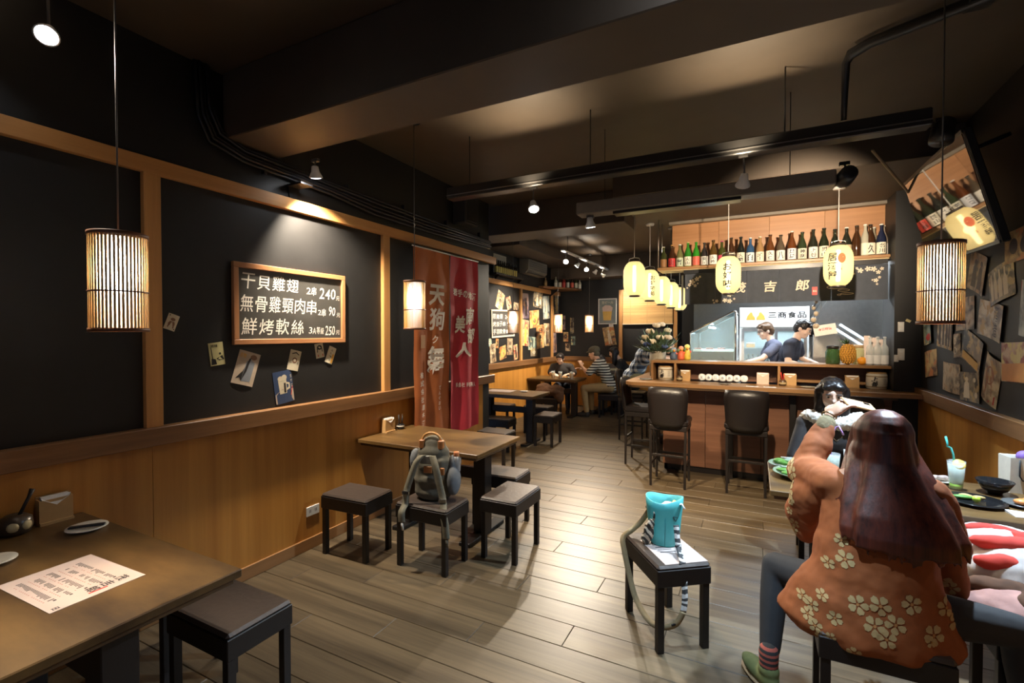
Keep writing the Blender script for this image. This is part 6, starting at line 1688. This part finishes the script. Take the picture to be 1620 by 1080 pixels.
def person(label, loc, rz, J, top, bottom, shoes, hairm, skin, sleeve='short', hair='short', w=1.0, vox=.007, hands=True, standing=False, face=True, extra=None, topname='shirt', legs=True, scale=1.0):
    t = thing('person', label, 'person', loc, rz)
    t.scale = (scale, scale, scale)
    g = lambda k: Vector(J[k])
    pel, che, nek, hd = g('pelvis'), g('chest'), g('neck'), g('head')
    fw = Vector(J.get('face', (0, 1, 0)))
    Rh = basis(fw, J.get('headup', (0, 0, 1)))
    sp = (che - pel).normalized(); Rt = basis(Vector(J.get('front', (0, 1, 0))) - sp * Vector(J.get('front', (0, 1, 0))).dot(sp), sp)
    lat = Rt @ Vector((1, 0, 0))
    sw = .185 * w
    SH = {-1: g('shL') if 'shL' in J else che.lerp(nek, .62) - lat * sw, 1: g('shR') if 'shR' in J else che.lerp(nek, .62) + lat * sw}
    b = MB()
    def torso(mb, g_):
        oell(mb, pel, Rt, (.160 * w + g_, .112 + g_, .11 + g_))
        oell(mb, pel.lerp(che, .45), Rt, (.130 * w + g_, .096 + g_, .15))
        oell(mb, che, Rt, (.152 * w + g_, .108 + g_, .16))
        oell(mb, che.lerp(nek, .45), Rt, (.150 * w + g_, .088 + g_, .09 + g_))
        for s_ in (-1, 1):
            mb.cap(che.lerp(nek, .75), SH[s_], .060 + g_, .058 * w + g_)
    torso(b, 0)
    b.cap(nek - sp * .04, hd - Rh @ Vector((0, .02, .05)), .052 * w, .048 * w)
    head(b, hd, Rh)
    for s_, S in ((-1, 'L'), (1, 'R')):
        el, wr = g('el' + S), g('wr' + S)
        b.chain([SH[s_], SH[s_].lerp(el, .5), el], [.05 * w, .045 * w, .037 * w]); b.chain([el, el.lerp(wr, .35), wr], [.038 * w, .036 * w, .025 * w])
        if hands:
            hdn = J.get('hd' + S, tuple(wr - el)); hand(b, wr, hdn, J.get('hn' + S, (0, 0, 1)), J.get('ht' + S, tuple(-lat * s_)), J.get('curl' + S, .5))
        else:
            b.ell(wr, .035)
        if legs:
            hp = pel + lat * s_ * .085 * w - sp * .02; kn, an = g('kn' + S), g('an' + S)
            b.chain([hp, hp.lerp(kn, .5), kn], [.080 * w, .070 * w, .052 * w]); b.chain([kn, kn.lerp(an, .3), an], [.052 * w, .052 * w, .034 * w])
    body = remesh(b, 'body', skin, vox, t, 3, .4)
    if face:
        face_bits(t, hd, Rh)
    c = MB(); torso(c, .016)
    oell(c, pel + Vector((0, 0, -.01)), Rt, (.172 * w, .128, .12))
    for s_, S in ((-1, 'L'), (1, 'R')):
        el, wr = g('el' + S), g('wr' + S)
        if sleeve == 'long':
            c.chain([SH[s_], SH[s_].lerp(el, .5), el], [.070 * w, .064 * w, .056 * w]); c.chain([el, el.lerp(wr, .92)], [.054 * w, .044 * w])
        else:
            e2 = SH[s_].lerp(el, .86 if sleeve == 'short' else .6)
            c.chain([SH[s_], e2], [.068 * w, .066 * w])
    remesh(c, topname, top, max(vox, .010), t, 5)
    if legs:
        c = MB(); oell(c, pel - sp * .015, Rt, (.168 * w, .121, .10))
        for s_, S in ((-1, 'L'), (1, 'R')):
            hp = pel + lat * s_ * .085 * w - sp * .02; kn, an = g('kn' + S), g('an' + S)
            c.chain([hp, hp.lerp(kn, .5), kn], [.092 * w, .082 * w, .066 * w]); c.chain([kn, kn.lerp(an, .95)], [.066 * w, .050 * w])
        remesh(c, 'trousers', bottom, max(vox, .011), t, 4)
        for S in 'LR':
            an = g('an' + S); fd = Vector(J.get('ft' + S, J.get('front', (0, 1, 0)))); fd = Vector((fd.x, fd.y, 0)).normalized()
            c = MB(); Rf = basis(fd)
            oell(c, an + fd * .075 - Vector((0, 0, an.z - .042)), Rf, (.046, .125, .040)); oell(c, an + fd * .0 - Vector((0, 0, an.z - .05)), Rf, (.042, .055, .048)); oell(c, an - Vector((0, 0, .01)), Rf, (.042, .046, .05))
            s_o = remesh(c, 'shoe', shoes, .009, t, 3)
            q = MB(); oell(q, an + fd * .07 - Vector((0, 0, an.z - .012)), Rf, (.047, .128, .012)); q.obj('sole', J.get('sole', M_ink), s_o)
    if hair:
        h = MB(); s_ = 1
        def e(p, r): oell(h, hd + Rh @ Vector(p), Rh, r)
        e((0, -.022, .040), (.084, .094, .088)); e((0, -.05, .0), (.078, .066, .085)); e((0, .028, .085), (.068, .058, .036))
        for sx in (-1, 1):
            e((sx * .066, -.01, .04), (.020, .055, .05)); e((sx * .035, .070, .075), (.038, .022, .022))
        if hair == 'long':
            for k in range(9):
                a = pi * (.10 + .80 * k / 8)
                p = hd + Rh @ Vector((-.078 * cos(a) * 1.0, -.085 * sin(a) + .02, .0))
                dn = Vector(J.get('hairdown', (0, 0, -1)))
                q_ = p + dn * .16 + Vector((0, 0, 0)); r_ = p + dn * (.30 + .03 * (k % 3))
                h.chain([p + Vector((0, 0, .03)), q_, r_], [.034, .036, .024], 8)
        ho = remesh(h, 'hair', hairm, .008, t, 3)
        tex = bpy.data.textures.new('strands', 'CLOUDS'); tex.noise_scale = .018
        d = ho.modifiers.new('strands', 'DISPLACE'); d.texture = tex; d.strength = .012; d.mid_level = .55
    if extra:
        extra(t, hd, Rh)
    return t
M_hairb = plain('black_hair', (.014, .010, .009), .38, noise=.4, scale=60)
M_hairbr = plain('brown_hair', (.10, .050, .022), .4, noise=.35, scale=60)
M_navyt = plain('navy_tee', (.018, .022, .042), .8, noise=.15, scale=25)
M_jean = plain('dark_jeans', (.03, .035, .05), .8)
M_khaki = plain('khaki_cotton', (.30, .20, .09), .85, noise=.15, scale=12)
M_shoe = plain('dark_shoe', (.02, .016, .014), .5)
M_blackcl = plain('black_cloth', (.014, .013, .014), .85)
# --- cooks
STAND = dict(pelvis=(0, 0, .95), chest=(0, .02, 1.27), neck=(0, .02, 1.45), head=(0, .06, 1.61), knL=(-.09, .02, .50), knR=(.09, .02, .50), anL=(-.10, -.02, .09), anR=(.10, -.02, .09))
def J_(base, **k):
    d = dict(base); d.update(k); return d
def specs(t, hd, R):
    q = MB()
    for sx in (-1, 1):
        ring = [hd + R @ Vector((sx * .031 + .021 * cos(2 * pi * k / 14), .094, .006 + .016 * sin(2 * pi * k / 14))) for k in range(15)]
        q.tube(ring, .0022, 5)
        q.tube([hd + R @ Vector((sx * .052, .092, .01)), hd + R @ Vector((sx * .078, .0, .01))], .002, 5)
    q.tube([hd + R @ Vector((-.01, .097, .008)), hd + R @ Vector((.01, .097, .008))], .002, 5)
    q.obj('eyeglasses', M_ink, t)
person('cook with glasses and brown hair reaching over the counter behind the bar', (.36, 7.58, .12), rad(100), J_(STAND, chest=(0, .10, 1.25), neck=(-.0, .17, 1.43), head=(.02, .24, 1.56), face=(-.05, 1, -.28), elL=(-.30, .34, 1.19), wrL=(-.36, .58, 1.12), elR=(.22, .24, 1.16), wrR=(.16, .46, 1.12), curlL=.3), plain('grey_blue_tee', (.10, .11, .17), .8), M_jean, M_shoe, M_hairbr, M_skinpale, 'mid', extra=specs)
def apron(t, hd, R):
    MB().tube([(-.10, .11, 1.16), (-.075, .135, 1.30), (-.06, .09, 1.44)], .012, 6, flat=.4).obj('apron_strap', plain('apron_red', (.50, .03, .05), .7), t)
    MB().bbox(-.17, .10, .72, -.02, .145, 1.12, .01).obj('apron_bib', M_navyt, t)
person('cook in a navy tee looking down, nearer the range hood', (.32, 7.22, .12), rad(-108), J_(STAND, chest=(0, .08, 1.27), neck=(0, .15, 1.45), head=(0, .23, 1.585), face=(.0, 1, -.55), elL=(-.27, .14, 1.20), wrL=(-.20, .38, 1.12), elR=(.30, .14, 1.17), wrR=(.30, .40, 1.10)), M_navyt, M_jean, M_shoe, M_hairb, M_skinpale, 'mid', extra=apron)
# --- far table
SIT = dict(pelvis=(0, 0, .565), chest=(0, .06, .88), neck=(0, .09, 1.06), head=(0, .13, 1.20), knL=(-.13, .42, .52), knR=(.13, .42, .52), anL=(-.14, .40, .09), anR=(.14, .40, .09), elL=(-.26, .20, .80), elR=(.26, .20, .80), wrL=(-.14, .42, .80), wrR=(.14, .42, .80))
person('person in a dark shirt facing the camera across the far table', (-3.70, 9.66, 0), rad(195), J_(SIT, face=(.25, 1, -.4), head=(.04, .24, 1.11), neck=(.02, .17, 1.0), chest=(0, .13, .84)), plain('charcoal_shirt', (.035, .028, .025), .8), M_jean, M_shoe, M_hairb, M_skinpale, 'short', vox=.009)
def cap(t, hd, R):
    q = MB()
    def e(p, r): oell(q, hd + R @ Vector(p), R, r)
    e((0, -.02, .065), (.096, .112, .070)); e((0, .075, .045), (.078, .07, .018)); e((0, -.02, .03), (.092, .108, .035)); e((0, -.05, -.02), (.075, .062, .05))
    remesh(q, 'flat_cap', plain('cap_olive', (.10, .085, .055), .9, noise=.3, scale=40), .009, t, 3)
def bands(name, cols, scale, axis='Z'):
    """Horizontal knit bands in the wearer's own coordinates."""
    m, n, l, p = nt(name)
    tc = n.new('ShaderNodeTexCoord'); sx = n.new('ShaderNodeSeparateXYZ'); l.new(tc.outputs['Object'], sx.inputs[0])
    mu = n.new('ShaderNodeMath'); mu.operation = 'MULTIPLY'; mu.inputs[1].default_value = scale
    l.new(sx.outputs[axis], mu.inputs[0])
    fr_ = n.new('ShaderNodeMath'); fr_.operation = 'FRACT'; l.new(mu.outputs[0], fr_.inputs[0])
    r = n.new('ShaderNodeValToRGB'); r.color_ramp.interpolation = 'CONSTANT'
    els = r.color_ramp.elements
    while len(els) < len(cols): els.new(.5)
    for i, (pos, c) in enumerate(cols):
        els[i].position = pos; els[i].color = _c(c)
    l.new(fr_.outputs[0], r.inputs[0]); l.new(r.outputs[0], p.inputs['Base Color']); p.inputs['Roughness'].default_value = .9
    return m
M_str = bands('striped_jumper', [(0, (.035, .028, .022)), (.55, (.62, .58, .50))], 21)
person('person in a flat cap and black and white striped jumper at the far table', (-2.53, 9.2, 0), rad(90), J_(SIT, chest=(0, .15, .87), neck=(0, .24, 1.04), head=(0, .32, 1.16), face=(.12, 1, -.25), elL=(-.27, .34, .80), elR=(.24, .38, .80), wrL=(-.12, .52, .93), wrR=(.05, .56, .86), knL=(-.15, .46, .52), anL=(-.16, .40, .09), hdL=(.3, .3, .7), curlL=.9), M_str, M_khaki, M_shoe, M_hairb, M_skin, 'short', None, extra=cap, vox=.008, topname='jumper', scale=1.08)
M_str2 = bands('banded_jumper', [(0, (.045, .032, .026)), (.68, (.22, .20, .13))], 8.5)
person('person in a brown and olive banded jumper behind the flat cap', (-2.40, 9.62, 0), rad(90), J_(SIT, chest=(0, .21, .86), neck=(0, .34, 1.0), head=(0, .46, 1.08), face=(0, 1, -.3), wrL=(-.14, .5, .82), wrR=(.14, .5, .82)), M_str2, M_khaki, M_shoe, M_hairb, M_skin, 'long', vox=.009, topname='jumper')
person('person with long black hair in a dark top leaning over the far table', (-2.25, 10.05, 0), rad(96), J_(SIT, pelvis=(0, 0, .57), chest=(0, .20, .88), neck=(0, .33, 1.10), head=(0, .44, 1.24), face=(.0, 1, -.4), wrL=(-.14, .58, .82), wrR=(.14, .58, .84), elL=(-.25, .36, .82), elR=(.25, .36, .82)), M_blackcl, M_blackcl, M_shoe, M_hairb, M_skinpale, 'long', 'long', vox=.009)
# --- checked shirt at the bar end
def plaid(name):
    m, n, l, p = nt(name)
    tc = n.new('ShaderNodeTexCoord'); sx = n.new('ShaderNodeSeparateXYZ'); l.new(tc.outputs['Object'], sx.inputs[0])
    def band(o, sc_, th):
        a = n.new('ShaderNodeMath'); a.operation = 'MULTIPLY'; a.inputs[1].default_value = sc_; l.new(o, a.inputs[0])
        b_ = n.new('ShaderNodeMath'); b_.operation = 'FRACT'; l.new(a.outputs[0], b_.inputs[0])
        c = n.new('ShaderNodeMath'); c.operation = 'GREATER_THAN'; c.inputs[1].default_value = th; l.new(b_.outputs[0], c.inputs[0]); return c.outputs[0]
    ad = n.new('ShaderNodeMath'); ad.operation = 'ADD'; l.new(sx.outputs['X'], ad.inputs[0]); l.new(sx.outputs['Y'], ad.inputs[1])
    h, v = band(sx.outputs['Z'], 13, .5), band(ad.outputs[0], 15, .5)
    s_ = n.new('ShaderNodeMath'); s_.operation = 'ADD'; l.new(h, s_.inputs[0]); l.new(v, s_.inputs[1])
    d = n.new('ShaderNodeMath'); d.operation = 'DIVIDE'; d.inputs[1].default_value = 2; l.new(s_.outputs[0], d.inputs[0])
    r = n.new('ShaderNodeValToRGB'); r.color_ramp.interpolation = 'CONSTANT'
    r.color_ramp.elements[0].color = (.72, .72, .70, 1); r.color_ramp.elements[1].position = .4; r.color_ramp.elements[1].color = (.22, .28, .38, 1)
    e = r.color_ramp.elements.new(.8); e.color = (.03, .04, .06, 1)
    l.new(d.outputs[0], r.inputs[0]); l.new(r.outputs[0], p.inputs['Base Color']); p.inputs['Roughness'].default_value = .85
    return m
BSIT = dict(pelvis=(0, 0, .845), chest=(0, .17, 1.13), neck=(0, .31, 1.25), head=(0, .45, 1.29), knL=(-.12, .40, .78), knR=(.12, .40, .78), anL=(-.12, .32, .36), anR=(.12, .32, .36), elL=(-.27, .33, 1.10), elR=(.27, .33, 1.10), wrL=(-.14, .55, 1.105), wrR=(.14, .55, 1.105), face=(0, 1, -.35))
person('person in a blue and white checked shirt leaning on the short bar end', (-1.72, 7.5, 0), rad(-92), BSIT, plaid('checked_shirt'), plain('olive_trousers', (.16, .14, .07), .85), M_shoe, M_hairb, M_skin, 'mid', vox=.009, scale=1.15)
# --- person with fur collar, facing the camera
def fur(t, hd, R):
    q = MB(); random.seed(5)
    for k in range(26):
        a = 2 * pi * k / 26
        q.ell((.165 * cos(a), .06 + .12 * sin(a), 1.05 + .03 * sin(a * 3) - .03 * abs(cos(a))), (.05, .048, .045), 8, 6)
    o = remesh(q, 'fur_collar', plain('white_fur', (.66, .60, .52), .95, noise=.2, scale=90, bump=.6), .010, t, 1)
    tex = bpy.data.textures.new('fur', 'CLOUDS'); tex.noise_scale = .012
    d = o.modifiers.new('fur', 'DISPLACE'); d.texture = tex; d.strength = .03; d.mid_level = .4
    MB().tube([(-.07, .155, 1.0), (-.03, .185, .93), (.0, .192, .90), (.03, .185, .93), (.07, .155, 1.0)], .004, 6).obj('necklace', M_chrome, t)
    MB().tube([(-.05, .15, .98), (-.055, .175, .80), (-.05, .16, .66)], .018, 6, flat=.3).tube([(.05, .15, .98), (.055, .175, .80), (.05, .16, .66)], .018, 6, flat=.3).obj('white_facing', M_napkin, t)
person('person with long dark hair and white fur collar facing the camera at the dish table', (.50, 4.16, 0), rad(182), J_(SIT, chest=(0, .07, .88), head=(.02, .13, 1.215), face=(.05, 1, -.22), wrL=(-.12, .34, .66), wrR=(.12, .34, .66), elL=(-.25, .14, .76), elR=(.25, .14, .76)), plain('dark_patterned_top', (.03, .027, .028), .7, noise=.5, scale=22), M_blackcl, M_shoe, M_hairb, M_skinpale, 'long', 'long', vox=.007, extra=fur, w=.92)
# --- person in the orange jacket, back to the camera
og_ = thing('person', 'person with long auburn hair in an orange flowered jacket raising a phone', 'person', (.45, 2.42, 0))
pel, che, nek, hd = Vector((0, 0, .565)), Vector((.01, .05, .88)), Vector((.03, .09, 1.06)), Vector((.04, .13, 1.20))
Rh = basis((.05, 1, -.05)); Rt = basis((0, 1, 0))
b = MB()
oell(b, pel, Rt, (.155, .112, .11)); oell(b, pel.lerp(che, .45), Rt, (.12, .09, .15)); oell(b, che, Rt, (.14, .10, .16)); oell(b, che.lerp(nek, .45), Rt, (.14, .085, .09))
shL, shR = Vector((-.145, .075, .99)), Vector((.18, .06, .99))
elL, wrL = Vector((-.225, .33, .97)), Vector((-.11, .50, 1.225))
elR, wrR = Vector((.27, .17, .76)), Vector((.20, .38, .69))
b.cap(nek, shL, .055, .05); b.cap(nek, shR, .055, .05)
b.cap(nek - Vector((0, 0, .04)), hd - Vector((0, .02, .05)), .047, .044)
head(b, hd, Rh)
b.chain([shL, elL], [.045, .036]); b.chain([elL, elL.lerp(wrL, .4), wrL], [.037, .033, .024])
b.chain([shR, elR], [.045, .036]); b.chain([elR, wrR], [.036, .024])
hand(b, wrL, (.66, .40, .60), (-.50, -.55, .66), (.3, .8, .3), .55, 1.0, .3)
hand(b, wrR, (-.3, .8, -.2), (0, 0, 1), (-1, 0, 0), .5)
knL, anL, knR, anR = Vector((-.355, .225, .515)), Vector((-.385, .06, .115)), Vector((.45, .05, .52)), Vector((.52, .14, .10))
for hp, kn, an in ((Vector((-.085, .0, .545)), knL, anL), (Vector((.085, 0, .545)), knR, anR)):
    b.chain([hp, hp.lerp(kn, .5), kn], [.078, .068, .050]); b.chain([kn, kn.lerp(an, .3), an], [.05, .05, .032])
remesh(b, 'body', M_skin, .005, og_, 3, .4)
face_bits(og_, hd, Rh)
M_jack = plain('orange_jacket_cloth', (.29, .082, .020), .85, noise=.2, scale=22, bump=.12)
j = MB()
rings(j, [(-.02, .0, .40, .29, .185), (-.035, .0, .45, .325, .195), (-.03, .01, .54, .285, .185), (-.01, .02, .66, .225, .165), (.0, .04, .80, .20, .150), (.01, .055, .90, .195, .135), (.02, .07, .985, .185, .115), (.03, .08, 1.035, .13, .085), (.03, .085, 1.07, .075, .062)])
# wide sleeve of the raised arm with a hanging pouch, and the lowered arm
j.chain([shL, shL.lerp(elL, .5), elL], [.075, .085, .085]); j.chain([elL, elL.lerp(wrL, .42), elL.lerp(wrL, .74)], [.080, .066, .050])
j.chain([Vector((-.215, .20, .90)), Vector((-.245, .27, .78)), Vector((-.225, .27, .68))], [.08, .075, .045])
j.chain([Vector((-.20, .15, .92)), Vector((-.225, .22, .76))], [.06, .05]); j.chain([elL, elL.lerp(wrL, .45) + Vector((-.01, .02, -.07)), Vector((-.235, .30, .78))], [.07, .055, .06])
j.chain([shR, shR.lerp(elR, .5), elR], [.078, .080, .078]); j.chain([elR, elR.lerp(wrR, .8)], [.078, .07]); j.chain([Vector((.265, .12, .80)), Vector((.285, .15, .58))], [.06, .045])
jo = remesh(j, 'jacket', M_jack, .009, og_, 14)
tex = bpy.data.textures.new('jacket_folds', 'CLOUDS'); tex.noise_scale = .11; tex.noise_depth = 2
d = jo.modifiers.new('folds', 'DISPLACE'); d.texture = tex; d.strength = .030; d.mid_level = .5
cu = elL.lerp(wrL, .80); cv = elL.lerp(wrL, .95); dq = (wrL - elL).normalized()
MB().cap(elL.lerp(wrL, .74), elL.lerp(wrL, .88), .046, .040, 18).obj('knit_cuff', plain('sage_cuff', (.30, .25, .14), .9, bump=.3, scale=80), jo)
br = basis(dq, (1, 0, 0))
bc = elL.lerp(wrL, 1.0)
MB().tube([bc + br @ Vector((.033 * cos(2 * pi * k / 20), .004 * sin(4 * pi * k / 20), .033 * sin(2 * pi * k / 20))) for k in range(21)], .004, 6).obj('bracelet', plain('bracelet', (.30, .22, .12), .3, metal=.8), og_)
# trousers, socks, shoes
c = MB(); oell(c, pel - Vector((0, 0, .02)), Rt, (.175, .125, .10))
for hp, kn, an in ((Vector((-.085, .0, .545)), knL, anL), (Vector((.085, 0, .545)), knR, anR)):
    c.chain([hp, hp.lerp(kn, .5), kn], [.092, .080, .062]); c.chain([kn, kn.lerp(an, .35), kn.lerp(an, .82)], [.062, .060, .046])
remesh(c, 'trousers', plain('charcoal_leggings', (.028, .029, .032), .8, noise=.15), .010, og_, 4)
for nm_, an, fd in (('L', anL, Vector((-.15, -.1, 0))), ('R', anR, Vector((.6, .5, 0)))):
    fd = Vector((-.55, .80, 0)).normalized() if nm_ == 'L' else fd.normalized()
    Rf = basis(fd)
    MB().cap(an + Vector((0, 0, .065)), an + Vector((0, 0, -.02)), .042, .039, 14).obj('sock', bands('striped_sock', [(0, (.03, .03, .03)), (.55, (.42, .10, .07))], 38), og_)
    c = MB()
    oell(c, an + fd * .075 + Vector((0, 0, .047 - an.z)), Rf, (.045, .115, .040)); oell(c, an + Vector((0, 0, .055 - an.z)), Rf, (.043, .055, .050)); oell(c, an + Vector((0, 0, -.02)), Rf, (.045, .05, .04))
    so_ = remesh(c, 'shoe', plain('olive_suede', (.13, .155, .055), .85, noise=.2, scale=40), .007, og_, 3)
    q = MB(); oell(q, an + fd * .065 + Vector((0, 0, .012 - an.z)), Rf, (.047, .128, .012)); q.obj('sole', plain('gum_sole', (.32, .22, .12), .6), so_)
# hair: long, straight, falling over the back in strands
M_aub = wood('auburn_hair', (.018, .004, .003), (.15, .030, .014), 'Z', .42, 60, .03, bump=.25, rings=.2)
h = MB()
oell(h, hd + Vector((0, -.016, .016)), Rh, (.108, .122, .110)); oell(h, hd + Vector((0, -.045, -.07)), Rh, (.116, .085, .15)); oell(h, hd + Vector((0, -.045, -.03)), Rh, (.10, .075, .11))
rings(h, [(.04, .05, 1.24, .07, .06), (.042, .03, 1.12, .085, .05), (.05, -.03, 1.02, .11, .04), (.06, -.085, .92, .15, .04), (.068, -.115, .85, .165, .032), (.07, -.128, .80, .165, .018)])
for k in range(30):
    u = -1 + 2 * k / 29
    zb = .775 + .035 * abs(u) + random.uniform(-.02, .02) + (.06 if k in (9, 10) else 0)
    u2 = u * u
    h.chain([hd + Vector((u * .07, -.06 + .05 * u2, .0)), hd + Vector((u * .09, -.08 + .07 * u2, -.03)), hd + Vector((u * .105, -.088 + .075 * u2, -.06)), Vector((.045 + .135 * u, -.005 + .05 * u2, 1.06)), Vector((.055 + .168 * u, -.075 + .05 * u2, .95)), Vector((.066 + .195 * u, -.125 + .05 * u2, .86)), Vector((.07 + .20 * u + .008 * sin(k), -.14 + .05 * u2, zb))], [.020, .022, .021, .019, .017, .013, .005], 7)
for s_ in (-1, 1):
    h.chain([hd + Vector((s_ * .08, .03, .03)), hd + Vector((s_ * .10, .03, -.10)), Vector((.05 + s_ * .17, .02, .95)), Vector((.06 + s_ * .20, -.03, .84))], [.03, .034, .03, .012], 8)
ho = remesh(h, 'hair', M_aub, .006, og_, 7)
# flower print on the jacket: five petal blossoms laid on the cloth
from mathutils.bvhtree import BVHTree
dg = bpy.context.evaluated_depsgraph_get()
bpy.context.view_layer.update()
ev = jo.evaluated_get(bpy.context.evaluated_depsgraph_get()); bvh = BVHTree.FromObject(jo, bpy.context.evaluated_depsgraph_get())
pm = plain('blossom_print', (.48, .34, .15), .85, noise=.15, scale=60)
cm_ = plain('blossom_centre', (.45, .20, .06), .85)
# (x, z) on the back of the jacket, local to the person; then sleeve ones from the side
FL = [(-.085, .585, .036), (-.015, .60, .037), (-.035, .525, .037), (.03, .545, .036), (.085, .62, .036), (.0, .49, .034), (.235, .64, .034), (.20, .61, .034), (.265, .615, .03), (.24, .555, .036), (.15, .52, .036), (-.16, .515, .028), (-.235, .53, .026), (-.25, .49, .024), (-.225, .46, .026), (-.20, .58, .022), (-.205, .42, .024), (-.175, .44, .02), (-.13, .80, .026), (-.12, .735, .034), (-.175, .70, .024), (-.10, .41, .026), (.14, .50, .02), (-.265, .545, .022)]
SLV = [(.86, .24, .026), (.98, .28, .034), (1.0, .34, .032), (.93, .30, .03), (.90, .27, .034), (.86, .25, .026), (.80, .27, .02), (1.03, .42, .03), (1.06, .45, .024), (.74, .25, .026), (.70, .27, .022)]
def lay(o_, dr, r, ax1, ax2, rot, idx):
    q = MB(); cq = MB()
    def hit(a, b_, lift):
        p = Vector(o_) + ax1 * a + ax2 * b_
        loc, nr_, i_, di = bvh.ray_cast(p, dr)
        return None if loc is None else loc + nr_ * lift
    for k in range(5):
        a = rot + 2 * pi * k / 5
        pts = [(0.18, 0), (.50, -.52), (.80, -.46), (.98, -.20), (.93, 0), (.98, .20), (.80, .46), (.50, .52)]
        vv = [hit(r * rr * cos(a + t_), r * rr * sin(a + t_), .0022) for rr, t_ in pts]
        if all(v_ is not None for v_ in vv) and max((v_ - vv[0]).length for v_ in vv) < r * 2:
            q.add(vv, [tuple(range(8))])
    vv = [hit(r * .16 * cos(k), r * .16 * sin(k), .0030) for k in range(6)]
    if all(v_ is not None for v_ in vv):
        cq.add(vv, [tuple(range(6))])
    if q.f:
        o__ = q.obj('blossom_print', pm, jo)
        if cq.f: cq.obj('blossom_centre', cm_, o__)
for i, (x, z, r) in enumerate(FL):
    lay((x, -1.2, z), Vector((0, 1, 0)), r, Vector((1, 0, 0)), Vector((0, 0, 1)), i * 1.1, i)
for i, (z, y, r) in enumerate(SLV):
    dr = Vector((.55, .83, 0)).normalized(); sd = Vector((dr.y, -dr.x, 0))
    lay(Vector((-.26, y, z)) - dr * .8 , dr, r, sd, Vector((0, 0, 1)), i * .9, i)
# phone in the raised hand
ph = thing('phone', 'flat phone in an orange case held up in the raised hand', 'phone', (.475, 2.985, 1.285))
T = frame((0, 0, 0), (.90, .25, -.22), (-.30, .75, .42))
MB().bbox(-.072, -.036, -.005, .072, .036, .003, .004, T=T).obj('case', plain('phone_case', (.62, .36, .16), .4), ph)
MB().box(-.066, -.031, -.0058, .066, .031, -.005, T=T).obj('screen', M_blackgl, ph)
MB().bbox(.030, .012, .003, .058, .028, .0048, .001, T=T).obj('camera_lens', M_blackgl, ph)
